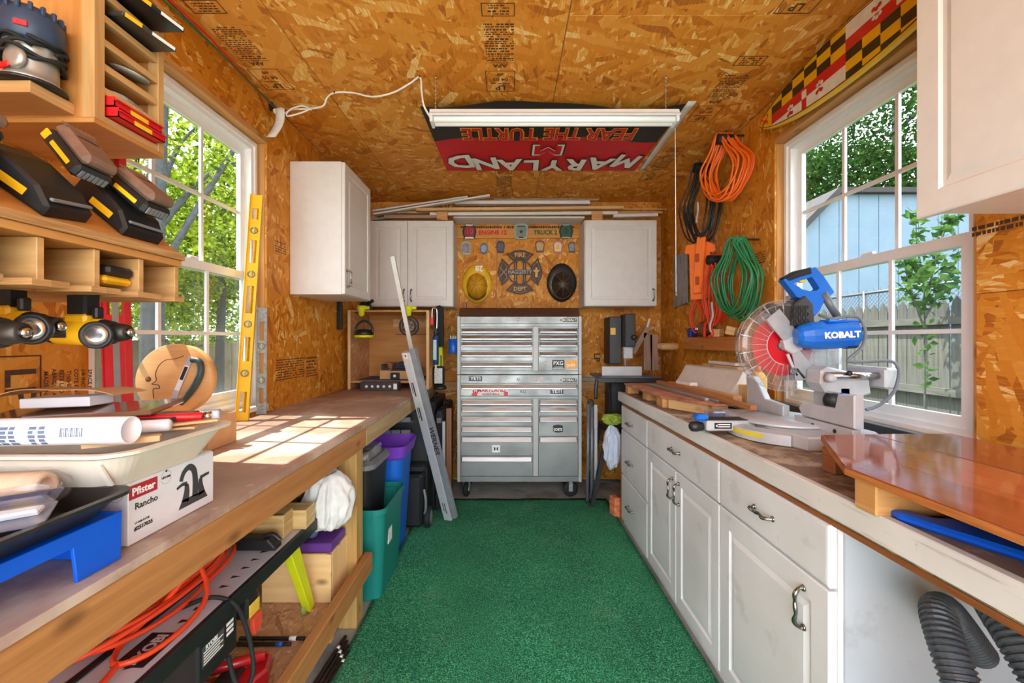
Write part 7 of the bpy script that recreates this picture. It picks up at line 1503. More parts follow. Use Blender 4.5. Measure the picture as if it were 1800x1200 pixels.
for k in range(3): MB().box(0.975+0.04*k, 2.02, CT+0.006, 0.995+0.04*k, 2.08, CT+0.038, 0.003).part('blue_bit', BLUEP, o)
# glossy laminate boards near the camera
def glossmat():
    return stained('glossy_red_laminate', C(156, 84, 56), [(C(188, 112, 76), 0.48, (6, 1.2, 1), 0.7), (C(120, 56, 40), 0.56, (9, 1.5, 1), 0.6)], 0.08, 8, 0.03)
GLS = glossmat(); LAME = wood('laminate_edge', C(206, 130, 62), C(140, 76, 32), ring=3.0, fine=0.5)
for (pts, lb) in (([(0.786, 0.32), (0.786, 1.0), (0.975, 1.335), (1.135, 1.345), (1.135, 0.32)], 'glossy red brown board with a clipped corner on blocks over the near counter'), ([(1.14, 0.32), (1.14, 1.346), (1.40, 1.352), (1.40, 0.32)], 'glossy red brown board lying next to the wall at the near counter')):
    o = thing('glossy_board', lb, 'board', (sum(p[0] for p in pts)/len(pts), 0.8, CT+0.072)); m = MB(T(0, 0, CT+0.072)); m.prism(pts, 0, 0.0155, 0.0005); m.part('plywood_core', LAME, o)
    q = [(p[0]+(0.001 if p[0] < 1.0 or p[0] == 1.14 else -0.001), p[1]-0.0015) for p in pts]; m = MB(T(0, 0, CT+0.0876)); m.prism(q, 0, 0.003, 0.0008); m.part('glossy_face', GLS, o)
MB().box(1.1355, 0.32, CT+0.080, 1.1395, 1.345, CT+0.0898).obj('seam_strip', BLACKP, 'thin dark strip between the two glossy boards', 'strip')
MB().box(0.80, 0.93, CT+0.001, 0.99, 0.99, CT+0.0715, 0.003).obj('support_block', PINE, 'wood block under the clipped corner of the glossy boards', 'block'); MB().box(0.93, 1.22, CT+0.001, 1.30, 1.27, CT+0.0715, 0.003).obj('support_block', DARKW, 'brown block under the far edge of the glossy boards', 'block'); MB().box(0.86, 0.36, CT+0.001, 1.30, 0.42, CT+0.0715, 0.003).obj('support_block', PINE, 'wood block under the near end of the glossy boards', 'block')
m = MB(Mf((0.87, 0.86, CT+0.001), (0.35, -1, 0), z=(0, 0, 1))); pts = [(-0.08, -0.012), (-0.06, -0.024), (0.0, -0.026), (0.10, -0.020), (0.30, -0.024), (0.30, 0.03), (0.10, 0.035), (0.03, 0.055), (-0.01, 0.05), (-0.02, 0.022), (-0.07, 0.014)]; m.prism(pts, 0, 0.018, 0.006); m.obj('push_stick', BLU, 'blue plastic push stick lying under the glossy boards', 'push stick')
# vacuum hoses under the open end of the counter
HOSE = plain('corrugated_hose', C(66, 70, 76), 0.42, var=0.15, scale=30)
def hose(label, pts, r):
    q = spline(pts, 12); L = sum((q[i+1]-q[i]).length for i in range(len(q)-1)); n = int(L/0.0026); out = []; acc = 0; i = 0; seg = 0.0
    for k in range(n+1):
        t = k/n*L
        while i < len(q)-2 and seg+(q[i+1]-q[i]).length < t: seg += (q[i+1]-q[i]).length; i += 1
        out.append(q[i]+(q[i+1]-q[i]).normalized()*(t-seg))
    m = MB(); m.tube(out, lambda t: r*(1.0 if int(round(t*n)) % 4 < 2 else 0.88), 18); m.sm = [False]*len(m.f); return m.obj('vacuum_hose', HOSE, label, 'hose')
hose('black corrugated vacuum hose nearest the counter edge under the open bay', [(1.135, 0.98, 0.70), (1.045, 0.92, 0.80), (0.980, 0.86, 0.818), (0.950, 0.79, 0.785), (0.945, 0.72, 0.70), (0.945, 0.64, 0.56), (0.955, 0.58, 0.40)], 0.036)
hose('second black corrugated vacuum hose hanging lower beside the white panel', [(1.125, 1.02, 0.60), (1.015, 0.985, 0.72), (0.950, 0.945, 0.745), (0.910, 0.88, 0.70), (0.895, 0.81, 0.60), (0.895, 0.75, 0.48), (0.905, 0.70, 0.32)], 0.033)
o = thing('shop_vacuum', 'grey and black shop vacuum standing under the open end of the right counter', 'vacuum', (1.05, 0.8, 0.001)); m = MB(T(1.22, 0.58, 0.001)); m.lathe([(0.17, 0), (0.18, 0.02), (0.19, 0.30), (0.195, 0.31)], 24); m.part('drum', GREYP, o); m = MB(T(1.22, 0.58, 0.312)); m.lathe([(0.198, 0), (0.20, 0.03), (0.17, 0.12), (0.10, 0.16), (0, 0.165)], 24); m.part('motor_head', BLACKP, o)
# ================================================================== right wall: ledge and hanging cords
o = thing('wall_ledge', 'varnished two by four ledge fixed to the right wall below the cords', 'ledge', (1.42, 2.95, 1.275)); MB().box(1.372, 2.55, 1.278, XR-0.001, 3.36, 1.368, 0.004).part('board', wood('ledge_pine', C(206, 134, 66), C(166, 96, 40), knots=0.6), o)
def cords(name, label, mat, loops, r, seed, extra=()):
    rnd = random.Random(seed); pts = []
    for (c, ax, ay, az, ph) in loops:        # centre, half extents along Y, X offset amount, half height
        for k in range(14): a = ph+2*pi*k/14; pts.append((c[0]+ay*sin(a*1.0+rnd.uniform(-.3, .3))*0.5+rnd.uniform(-.004, .004), c[1]+ax*sin(a)*(1-0.25*cos(a)), c[2]+az*cos(a)))
    pts += list(extra); m = MB(); m.tube(spline(pts, 4), r, 7); return m
def hook(o, y, z): m = MB(); m.tube(spline([(XR-0.001, y, z), (XR-0.05, y, z+0.0), (XR-0.10, y, z+0.004), (XR-0.115, y, z+0.03)], 5), 0.006, 7); m.part('wall_hook', IRON, o)
CORO = plain('orange_vinyl', C(242, 110, 30), 0.4, var=0.05); CORR = plain('red_orange_vinyl', C(226, 66, 30), 0.4, var=0.06); CORG = plain('green_vinyl', C(26, 110, 60), 0.4, var=0.12); CORB = plain('black_vinyl', C(30, 29, 28), 0.42, var=0.1)
def bundle(name, label, mat, y, ztop, zbot, wy, n, r, seed, band=None, xo=0.075, skew=0.0):
    rnd = random.Random(seed); o = thing(name, label, 'cord', (XR-xo, y, zbot)); pts = []
    for k in range(n):
        h = (ztop-zbot)*rnd.uniform(0.86, 1.0); w_ = wy*rnd.uniform(0.5, 1.0); cxx = XR-xo+rnd.uniform(-0.05, 0.045); 
        for t in range(12):
            a = 2*pi*t/12; l = w_*sin(a)*(1-0.72*max(0, cos(a))**0.7)
            pts.append((min(cxx-0.45*l+rnd.uniform(-.006, .006), XR-0.012), y+0.88*l+skew*(1-cos(a))*0.5, ztop-h/2+h/2*cos(a)))
    m = MB(); m.tube(spline(pts, 4), r, 7); m.part('cord_loops', mat, o); hook(o, y, ztop-0.012)
    if band: m = MB(); m.cyl((XR-xo-0.055, y-0.0, ztop-0.035), (XR-xo+0.045, y, ztop-0.035), 0.032, 12); m.part('tie', band, o)
    return o
bundle('extension_cable', 'bright orange extension cord coil hanging highest on the right wall', CORO, 2.66, 2.635, 2.20, 0.17, 13, 0.0066, 3, plain('black_strap', C(30, 30, 32), 0.7), 0.115)
bundle('extension_cable', 'black cord coil hanging beside the bright orange coil', CORB, 3.02, 2.60, 2.02, 0.14, 12, 0.0055, 5, BLACKR, 0.10)
bundle('extension_cable', 'green cord bundle hanging nearest the right window', CORG, 2.50, 1.95, 1.46, 0.125, 13, 0.0062, 8, None, 0.12, 0.0)
bundle('extension_cable', 'red orange cord bundle tied in the middle behind the orange winder', CORR, 2.86, 1.92, 1.42, 0.075, 9, 0.0048, 11, BLACKR, 0.08)
bundle('extension_cable', 'loose red cord hanging below the orange winder', CORR, 3.12, 1.66, 1.385, 0.09, 4, 0.0045, 13, None, 0.08)
# green plug and tag
o = thing('cord_plug', 'green plug end hanging with a white tag below the green bundle', 'plug', (1.34, 2.75, 1.62)); MB().cyl((1.315, 2.70, 1.62), (1.335, 2.60, 1.68), 0.016, 10, bev=0.004).part('plug', plain('green_plug', C(30, 120, 66), 0.4), o); m = MB(); m.tube(spline([(1.335, 2.60, 1.68), (1.34, 2.54, 1.78), (1.355, 2.50, 1.92)], 5), 0.0065, 7); m.part('lead', CORG, o)
MB().grid(lambda u, v: (1.335+0.008*sin(u*6), 2.80+v*0.03+0.01*sin(u*9), 1.60-0.20*u), 12, 2, True, 0.0015).obj('paper_tag', plain('white_tag_paper', C(226, 226, 226), 0.7), 'twisted white paper tag hanging over the ledge', 'tag')
MB().grid(lambda u, v: (1.33+0.006*sin(u*6), 3.0+v*0.035+0.006*sin(u*8), 2.32-0.14*u), 8, 2, True, 0.0015).obj('paper_tag', plain('white_tag_paper', C(226, 226, 226)), 'white paper tag hanging on the black cord coil', 'tag')
# orange winder
WN_ = plain('bright_orange_plastic', C(255, 124, 38), 0.38, var=0.05)
o = thing('cord_winder', 'flat bright orange plastic cord winder hanging on the right wall', 'winder', (1.38, 3.1, 1.62)); M = Mf((1.345, 3.02, 1.635), (0.62, -0.78, 0), (-0.06, 0.05, 1))
m = MB(M); m.prism([(-0.065, 0), (0.05, 0.0), (0.075, 0.30), (0.115, 0.33), (0.11, 0.37), (0.06, 0.40), (-0.10, 0.40), (-0.11, 0.34), (-0.075, 0.33)], -0.018, 0.0, 0.005); m.part('back_plate', WN_, o); m = MB(M); m.prism([(-0.035, 0.04), (0.03, 0.04), (0.05, 0.30), (0.06, 0.43), (0.0, 0.44), (-0.02, 0.30)], 0.0005, 0.03, 0.008); m.part('front_arm', WN_, o)
for z in (0.10, 0.26): MB(M).box(-0.012, z, 0.0302, 0.018, z+0.06, 0.0312).part('slot', plain('dark_orange', C(176, 70, 14), 0.5), o)
o = thing('grey_panel', 'grey scratched sheet hanging on the right wall by the back corner', 'panel', (1.44, 3.6, 1.64)); m = MB(Mf((1.452, 3.62, 1.63), (0, -1, 0.02), (0, 0, 1))); m.prism([(-0.13, 0.0), (0.16, 0.02), (0.16, 0.43), (-0.13, 0.46)], 0, 0.006, 0.001); m.part('sheet', stained('scratched_grey', C(150, 150, 152), [(C(96, 98, 102), 0.52, (30, 30, 6), 0.8)], 0.6, 20), o)
# things on the ledge
MB().box(1.376, 3.24, 1.3695, 1.43, 3.30, 1.44, 0.008).obj('blue_block', plain('deep_blue_plastic', C(16, 50, 150), 0.4), 'deep blue plastic block at the far end of the ledge', 'block')
o = thing('leather_ball', 'brown leather ball with a white label on the ledge', 'ball', (1.40, 3.04, 1.369)); m = MB(); m.sphere((1.395, 3.05, 1.426), 0.056, 0.075, 0.056, 18, 12); m.part('ball', plain('brown_ball', C(112, 62, 38), 0.45, var=0.25), o); MB().box(1.335, 3.03, 1.42, 1.340, 3.07, 1.435).part('label', WST, o)
for k, (y, lb) in enumerate(((2.86, 'small pale wood cube on the ledge nearer the ball'), (2.70, 'tilted pale wood cube on the ledge nearer the window'))): m = MB(T(1.40, y, 1.370+0.012*k) @ R(0.5+0.3*k, 'Z') @ R(0.25*k, 'X')); m.box(-0.028, -0.028, 0, 0.028, 0.028, 0.052, 0.003); m.obj('wood_cube', PINEL, lb, 'cube')
m = MB(); m.tube(spline([(1.365, 2.98, 1.372), (1.355, 2.95, 1.45), (1.36, 2.90, 1.47), (1.362, 2.86, 1.39), (1.36, 2.90, 1.372)], 6), 0.011, 8); m.obj('orange_loop', CORR, 'thick orange cord loop resting on the ledge beside the ball', 'cord')
o = thing('wooden_peg', 'pair of round wooden pegs sticking out of the right wall by the corner', 'peg', (1.36, 3.72, 1.26)); MB().cyl((1.225, 3.72, 1.295), (1.32, 3.72, 1.292), 0.034, 14, 0.026, bev=0.004).part('peg_end', PINEL, o); MB().cyl((1.3205, 3.72, 1.292), (XR-0.001, 3.72, 1.29), 0.030, 14, 0.034, bev=0.003).part('peg_base', PINEL, o)
# ================================================================== band saw, jig, folding stand in the back right corner
o = thing('band_saw', 'black bench band saw on a stand in the back right corner', 'band saw', (0.95, 3.5, 0.001)); BS = plain('band_saw_black', C(36, 36, 37), 0.4, var=0.15); ds = 3.5
def bx(px0, py0, px1, py1, y0, y1, nm, mat, p=None, b=0.006): a, c = P(px0, py0, ds), P(px1, py1, ds); return MB().box(a.x, y0, c.z, c.x, y1, a.z, b).part(nm, mat, p or o)
bx(1072, 556, 1094, 640, 3.52, 3.72, 'frame_column', BS); hd = bx(1094, 552, 1112, 609, 3.42, 3.58, 'upper_head', BS); bx(1095, 609, 1111, 630, 3.47, 3.51, 'blade_guide', LGREY)
bx(1097, 630, 1099, 654, 3.485, 3.495, 'blade', GALV, None, 0); bx(1074, 576, 1083, 588, 3.518, 3.5195, 'yellow_badge', plain('amber_badge', C(222, 168, 70), 0.5), None, 0)
tb = MB(); a = P(1060, 660, ds); tb.box(0.70, 3.28, 1.045, 1.17, 3.70, 1.062, 0.003); tb.part('table', SGD, o); MB().box(0.66, 3.255, 1.022, 1.175, 3.28, 1.058, 0.003).part('fence_rail', BS, o); MB().box(0.74, 3.40, 1.063, 1.06, 3.42, 1.138, 0.003).part('rip_fence', LGREY, o)
m = MB(); m.tube(spline([(0.67, 3.26, 1.04), (0.66, 3.25, 0.98), (0.66, 3.25, 0.90)], 4), 0.014, 8); m.part('clamp_handle', BS, o)
MB().box(0.82, 3.44, 0.62, 0.96, 3.66, 1.04, 0.01).part('lower_housing', BS, o); m = MB(T(1.0, 3.42, 1.37) @ R(pi/2, 'X')); m.lathe([(0, 0.03), (0.02, 0.03), (0.024, 0.0)], 14); m.part('tension_knob', BS, o)
for (x0, x1, y0) in ((0.80, 0.66, 3.42), (1.02, 1.14, 3.42), (0.80, 0.68, 3.72), (1.02, 1.14, 3.72)): m = MB(); m.bar((x0, y0, 0.64), (x1, y0, 0.002), 0.03, 0.03); m.part('stand_leg', BS, o)
MB().box(0.78, 3.40, 0.60, 1.06, 3.74, 0.6195, 0.003).part('stand_shelf', BS, o); MB().bar((0.68, 3.41, 0.22), (1.10, 3.41, 0.22), 0.02, 0.02).part('stand_brace', BS, o)
m = MB(); m.tube(spline([(0.78, 3.40, 1.02), (0.80, 3.38, 0.85), (0.76, 3.38, 0.6), (0.70, 3.40, 0.3), (0.68, 3.42, 0.05)], 6), 0.005, 6); m.part('power_cord', BLACKR, o)
o = thing('wooden_jig', 'grey wooden bracing jig standing on the band saw table', 'jig', (1.16, 3.6, 1.063)); GW = wood('grey_brown_wood', C(168, 136, 116), C(124, 96, 80))
for (p0, p1, w_) in (((1138, 650), (1138, 585), 0.07), ((1150, 650), (1148, 588), 0.06), ((1112, 620), (1140, 572), 0.04)): m = MB(); m.bar(P(p0[0], p0[1], 3.62), P(p1[0], p1[1], 3.62), 0.03, w_, (1, 0, 0)); m.part('brace', GW, o)
MB().bar(P(1138, 575, 3.60), P(1142, 560, 3.58), 0.012, 0.012).part('white_tie', WST, o)
o = thing('folding_stand', 'folded grey tubular stand leaning beside the steel chest', 'stand', (0.68, 3.5, 0.001)); FS = plain('grey_tube_enamel', C(120, 128, 138), 0.35, 0.4)
for (x0, x1, z1) in ((0.640, 0.655, 0.82), (0.675, 0.685, 0.80)): MB().cyl((x0, 3.50, 0.02), (x1, 3.52, z1), 0.013, 10).part('tube_leg', FS, o); MB().cyl((x0, 3.50, 0.0015), (x0, 3.50, 0.03), 0.016, 10).part('rubber_foot', BLACKR, o)
MB().box(0.700, 3.50, 0.10, 0.725, 3.545, 0.80, 0.003).part('flat_leg', LGREY, o); MB().box(0.695, 3.485, 0.62, 0.722, 3.4995, 0.82, 0.003).part('hinge_plate', LGREY, o); m = MB(); m.tube(spline([(0.655, 3.52, 0.82), (0.665, 3.52, 0.85), (0.69, 3.52, 0.84), (0.685, 3.52, 0.80)], 5), 0.010, 8); m.part('top_bend', BLACKP, o)
rag('blue_white_cloth', 'pale blue cloth with a green glove hanging behind the drawer cabinet', (0.80, 3.30, 0.52), (0.055, 0.05, 0.17), 6, plain('pale_blue_cloth', C(196, 206, 226), 0.9, var=0.06), 'cloth', 0.2)
rag('green_glove', 'crumpled lime green glove on top of the pale blue cloth', (0.80, 3.30, 0.735), (0.06, 0.05, 0.045), 9, plain('lime_cloth', C(150, 170, 60), 0.9), 'glove', 0.25)
MB().box(0.835, 3.175, 0.001, 0.885, 3.205, 0.62, 0.002).obj('brown_plank', BRW, 'brown plank standing behind the end of the drawer cabinet', 'plank')
m = MB(Mf((0.815, 3.27, 0.001), (1, 0.3, 0), z=(0, 0, 1))); m.box(-0.03, -0.04, 0, 0.02, 0.04, 0.15, 0.004); m.obj('salt_bag', plain('orange_white_bag', C(226, 130, 90), 0.5, var=0.4, scale=30), 'small orange and white bag on the floor by the drawer cabinet', 'bag')
# ================================================================== surfboard above the right window
Xs, Ys, Zs = 1.40, 1.775, 2.545; HL = 0.612
Mb = Mf((Xs, Ys, Zs), (0, -1, 0), (0, 0, 1)) @ R(0.0, 'X')     # x = towards the camera, y = up, z = -X (towards the room)
o = thing('surfboard', 'decorative surfboard painted in a yellow, black, red and white flag pattern above the window', 'surfboard', M=Mb)
def hw(x): 
    t = (x+HL)/(2*HL)
    if t <= 0 or t >= 1: return 0.0
    return 0.127*(sin(pi*t))**0.5
SY = plain('surf_yellow', C(232, 178, 20), 0.3, var=0.06, coat=0.3); SK = plain('surf_black', C(40, 30, 22), 0.3, coat=0.3); SR = plain('surf_red', C(206, 24, 34), 0.3, coat=0.3); SWh = plain('surf_white', C(226, 220, 212), 0.3, coat=0.3)
n = 40; ol = [(-HL+2*HL*k/n, hw(-HL+2*HL*k/n)) for k in range(n+1)]; poly = ol+[(x, -y) for x, y in ol[1:-1][::-1]]
m = MB(); m.prism(poly, -0.03, 0.0, 0.006); m.part('board', SY, o, False)
def clipped(x0, x1, f0, f1, n_=10, mg=0.012):
    """cell between normalised heights f0..f1 (of the half width), clipped by the outline"""
    lo, hi = [], []
    for k in range(n_+1):
        x = x0+(x1-x0)*k/n_; w_ = max(0, hw(x)-mg); lo.append((x, max(-w_, min(w_, f0(x) if callable(f0) else f0)))); hi.append((x, max(-w_, min(w_, f1(x) if callable(f1) else f1))))
    return lo+hi[::-1]
def cell(nm, x0, x1, f0, f1, mat, z=0.0005, mg=0.012):
    p = clipped(x0, x1, f0, f1, 8, mg); k = len(p)//2
    if all(abs(p[i][1]-p[-1-i][1]) < 0.003 for i in range(k)): return
    m = MB(); v = [(x, y, z) for x, y in p]; m.add(v, [(i, i+1, 2*k-2-i, 2*k-1-i) for i in range(k-1)]); m.part(nm, mat, o, False)
# pinstripe
for s in (1, -1):
    m = MB(); pts = [(x, s*max(0, hw(x)-0.012), 0.0008) for x in [-HL+0.02+(2*HL-0.04)*k/50 for k in range(51)]]; m.tube(pts, 0.0022, 5); m.part('pinstripe', SK, o, False)
Lq = 0.50
def quarter(x0, x1, up, kind):
    if kind == 'check':
        nx = 6; w_ = (x1-x0)/nx; rows = 3 if True else 2
        for i in range(nx):
            for j in range(3):
                a = j*0.042*(1 if up else -1)+0.0; b_ = (j+1)*0.042*(1 if up else -1); f0, f1 = min(a, b_), max(a, b_)
                if (i+j) % 2 == 0: cell('black_check', x0+i*w_, x0+(i+1)*w_, f0, f1, SK)
    else:
        sgn = 1 if up else -1
        cell('white_field', x0, x1, 0.0 if up else -0.13, 0.13 if up else 0.0, SWh, 0.0004)
        cell('red_field', x0, x1, 0.0 if up else -0.05, 0.05 if up else 0.0, SR, 0.0006)
        xm = (x0+x1)/2
        cell('red_cross_arm', xm-0.016, xm+0.016, 0.05*sgn if up else -0.11, 0.11 if up else -0.05, SR, 0.0007)
        cell('white_cross_arm', xm-0.016, xm+0.016, 0.012*sgn if up else -0.05, 0.05 if up else -0.012, SWh, 0.0009)
        for dx in (-0.10, 0.10):
            for (yy, mt_) in ((0.066, SR), (0.034, SWh)):
                for (ddx, ddy) in ((0, 0), (0.014, 0.006), (-0.014, 0.006)):
                    if abs(yy+ddy) < hw(xm+dx+ddx)-0.016: m = MB(T(xm+dx+ddx, sgn*(yy+ddy), 0.0010)); m.lathe([(0, 0.0004), (0.009, 0.0004), (0.009, 0)], 12); m.part('trefoil', mt_, o, False)
quarter(-Lq, 0, True, 'check'); quarter(-Lq, 0, False, 'cross'); quarter(0, Lq, True, 'cross'); quarter(0, Lq, False, 'check')
cr = thing('x', None, None) if False else None
m = MB(T(-0.556, -0.004, 0.0006)); m.prism([(0.016*cos(t*pi/6), 0.011*sin(t*pi/6)) for t in range(12)], 0, 0.0008); m.part('crab_body', SR, o, False)
for s in (-1, 1):
    for k in range(3): m = MB(); m.bar((-0.556+s*0.010, -0.004-0.004*k, 0.001), (-0.556+s*0.026, -0.014-0.007*k, 0.001), 0.003, 0.0008); m.part('crab_leg', SR, o, False)
    m = MB(); m.tube(spline([(-0.556+s*0.010, 0.004, 0.001), (-0.556+s*0.024, 0.012, 0.001), (-0.556+s*0.020, 0.026, 0.001), (-0.556+s*0.010, 0.024, 0.001)], 5), 0.0026, 5); m.part('crab_claw', SR, o, False)
for x in (-0.35, 0.35): MB().box(x-0.01, -0.01, -0.062, x+0.01, 0.01, -0.0305).part('wall_bracket', IRON, o, False)
# ================================================================== shop light
YL, XA, XZ_ = 2.15, -0.395, 0.845
sl = thing('shop_light', 'white twin tube shop light hanging on chains below the flag', 'light fixture', (0.22, YL, 2.385))
WMET = plain('white_enamel', C(228, 230, 232), 0.3, var=0.03)
m = MB(Mf((0, YL, 0), (0, 1, 0), z=(1, 0, 0))); m.prism([(-0.030, 2.496), (0.030, 2.496), (0.036, 2.480), (0.052, 2.462), (0.050, 2.458), (0.030, 2.470), (-0.030, 2.470), (-0.050, 2.458), (-0.052, 2.462), (-0.036, 2.480)], XA, XZ_); m.part('reflector', WMET, sl)
TUBE = plain('lamp_tube', C(240, 244, 246), 0.25, var=0.01)
_b = [n for n in TUBE.node_tree.nodes if n.type == 'BSDF_PRINCIPLED'][0]; _b.inputs['Emission Color'].default_value = (1, 0.98, 0.94, 1); _b.inputs['Emission Strength'].default_value = 0.06
for s in (-1, 1):
    MB().cyl((XA+0.02, YL+s*0.019, 2.450), (XZ_-0.02, YL+s*0.019, 2.450), 0.0145, 16).part('tube', TUBE, sl)
for x in (XA, XZ_-0.016): MB().box(x, YL-0.04, 2.432, x+0.016, YL+0.04, 2.480, 0.004).part('end_cap', WMET, sl)
for x in (XA+0.025, XZ_-0.055):
    m = MB(); n = 17
    for k in range(n):
        z = 2.496+(ZC-2.500)*k/n; m.tube([(x+(0.004 if k % 2 else 0)*cos(t), YL+(0 if k % 2 else 0.004)*cos(t), z+0.0075+0.0085*sin(t)) for t in [2*pi*i/8 for i in range(8)]], 0.0011, 4, True)
    m.part('chain', CHROME, sl, kind='stuff'); MB().cyl((x, YL, ZC-0.012), (x, YL, ZC-0.0005), 0.004, 8).part('ceiling_hook', CHROME, sl)
STR = plain('white_string', C(226, 224, 218), 0.7)
m = MB(); m.tube([(XZ_-0.02, YL-0.03, 2.40), (XZ_-0.018, YL-0.03, 2.0), (XZ_-0.016, YL-0.03, 1.585)], 0.0018, 6); ps = m.part('pull_string', STR, sl); m = MB(); m.sphere((XZ_-0.016, YL-0.03, 1.575), 0.006, 0.006, 0.009, 10, 6); m.part('pull_knob', plain('brass_knob', C(150, 110, 60), 0.4, 0.6), ps)
# power cord of the light
o = thing('light_cord', 'white power cord looping along the ceiling from the shop light', 'cord', (-0.9, 2.2, 2.5)); WCD = plain('white_vinyl_cord', C(230, 226, 222), 0.45, var=0.03)
def cp(px, py, z=None, d=None): return PZ(px, py, z) if d is None else P(px, py, d)
pts = [(XA, YL-0.02, 2.46), P(745, 185, 2.10), P(741, 160, 2.13), cp(738, 136, 2.672), P(720, 147, 2.19), P(690, 163, 2.22), P(655, 170, 2.26), P(620, 163, 2.29), cp(588, 163, 2.672), P(575, 172, 2.31), P(568, 186, 2.31), P(545, 191, 2.31), P(515, 192, 2.31), P(502, 198, 2.31), P(490, 196, 2.31)]
m = MB(); m.tube(spline(pts, 8), 0.0048, 8); m.part('cord', WCD, o)
m = MB(); m.tube(spline([P(548, 193, 2.30), P(530, 186, 2.29), P(508, 194, 2.29), P(505, 204, 2.29), P(530, 198, 2.29), P(548, 190, 2.29)], 6), 0.0042, 7); m.part('cord_loop', WCD, o)
for q in (cp(738, 135, 2.674), cp(588, 162, 2.674)): m = MB(); m.sphere(q, 0.006, n=8, m=6); m.part('staple', IRON, o)
m = MB(Mf(P(487, 196, 2.29), (0.95, 0, 0.2), (0.1, 0, 1))); m.box(-0.016, -0.010, -0.008, 0.034, 0.012, 0.012, 0.003); m.part('plug', WCD, o)
MB().grid(lambda u, v: P(484+16*v-15*u+4*sin(u*3), 190+52*u, 2.27)+Vector((0, 0.01*sin(u*4), 0)), 10, 2, True, 0.001).part('warning_tag', plain('paper_tag_white', C(216, 212, 206), 0.7, var=0.12, scale=160), o)
o = thing('cord_adapter', 'dark green outlet adapter hanging in the upper left ceiling corner', 'adapter', P(480, 205, 2.36)); MB().box(*(P(486, 206, 2.40)), *(P(500, 190, 2.36)), 0.006).part('adapter', plain('dark_green_plug', C(30, 60, 44), 0.5), o); m = MB(); m.sphere(P(474, 186, 2.39), 0.024, 0.02, 0.03, 10, 8); m.part('tape_wad', BLACKR, o)
for (nm, c_, dz, dx, lb) in (('ceiling_wire', C(214, 52, 28), 0.020, 0.0, 'red cord running along the left ceiling corner'), ('ceiling_wire', C(52, 104, 58), 0.0, 0.012, 'green cord running along the left ceiling corner below the red one')):
    m = MB(); pts = [(-1.305+dx+0.01*sin(k*1.3), 0.75+k*0.18, 2.632+dz+(0.012*sin(k*0.9) if dx else 0.004*cos(k))) for k in range(10)]+[(-1.29, 2.40, 2.63)]; m.tube(spline(pts, 5), 0.0046, 7); m.obj(nm, plain('wire_'+str(int(c_[0]*1000)), c_, 0.45), lb, 'cord')
# ================================================================== flag on the ceiling
FX0, FX1, FY0, FY1 = -0.497, 0.985, 2.375, 3.345
def fz(x, y):
    t = (y-FY0)/(FY1-FY0); u = (x-FX0)/(FX1-FX0)
    return 2.674-0.030*max(0, 1-t*2.2)*(0.5+0.5*sin(u*9+0.6))-0.006*sin(pi*t)*(1+sin(u*7))*0.5
def wave(u): return FY0+0.44+0.045*sin(2*pi*(u*2.0-0.62))*(0.5+abs(u-0.5))-0.045*math.exp(-((u-0.51)/0.08)**2)
fl = thing('team_flag', 'red and black team flag with white and red lettering pinned to the ceiling', 'flag', ((FX0+FX1)/2, 2.86, 2.66))
FR = plain('flag_red', C(214, 24, 44), 0.6, var=0.05); FB = plain('flag_black', C(36, 34, 38), 0.6, var=0.12)
def edge(u): return FY0-0.02*sin(u*6.0)+0.012*sin(u*17)
MB().grid(lambda u, v: (lambda x, y: (x, y, fz(x, y)))(FX0+u*(FX1-FX0), edge(u)+v*(wave(u)-edge(u))), 60, 8, True).part('black_field', FB, fl)
MB().grid(lambda u, v: (lambda x, y: (x, y, fz(x, y)))(FX0+0.012*v+u*(FX1-FX0-0.012*v), wave(u)+v*(FY1-wave(u))), 60, 12, True).part('red_field', FR, fl)
MB().grid(lambda u, v: (lambda x, y: (x, y, fz(FX1, y)-0.001))(FX1+v*0.045+0.03*u, FY0-0.03+u*(FY1-FY0+0.03)), 16, 2, True, 0.001).part('white_hem', plain('white_hem_cloth', C(214, 212, 208), 0.7), fl)
GOLD = plain('gold_ink', C(232, 184, 60), 0.6)
def ftext(s_, x, y, size, mat, z, bold=0.0, sx=1.0, rot=0.0, shear=0.0, fit=None): text(s_, size, mat, fl, Mf((x, y, z), (-1, 0, 0), (0, 1, 0)) @ R(rot, 'Z'), bold, 0.0003, sx=sx, shear=shear, fit=fit)
MP = [(-.5, -.5), (-.28, -.5), (-.28, .1), (0, -.3), (.28, .1), (.28, -.5), (.5, -.5), (.5, .5), (.26, .5), (0, .08), (-.26, .5), (-.5, .5)]
def fM(x, y, w_, h_, mat, z, rot=0.0):
    m = MB(Mf((x, y, z), (-1, 0, 0), (0, 1, 0)) @ R(rot, 'Z')); m.prism([(a*w_, b*h_) for a, b in MP], 0, 0.0003); m.part('lettering', mat, fl)
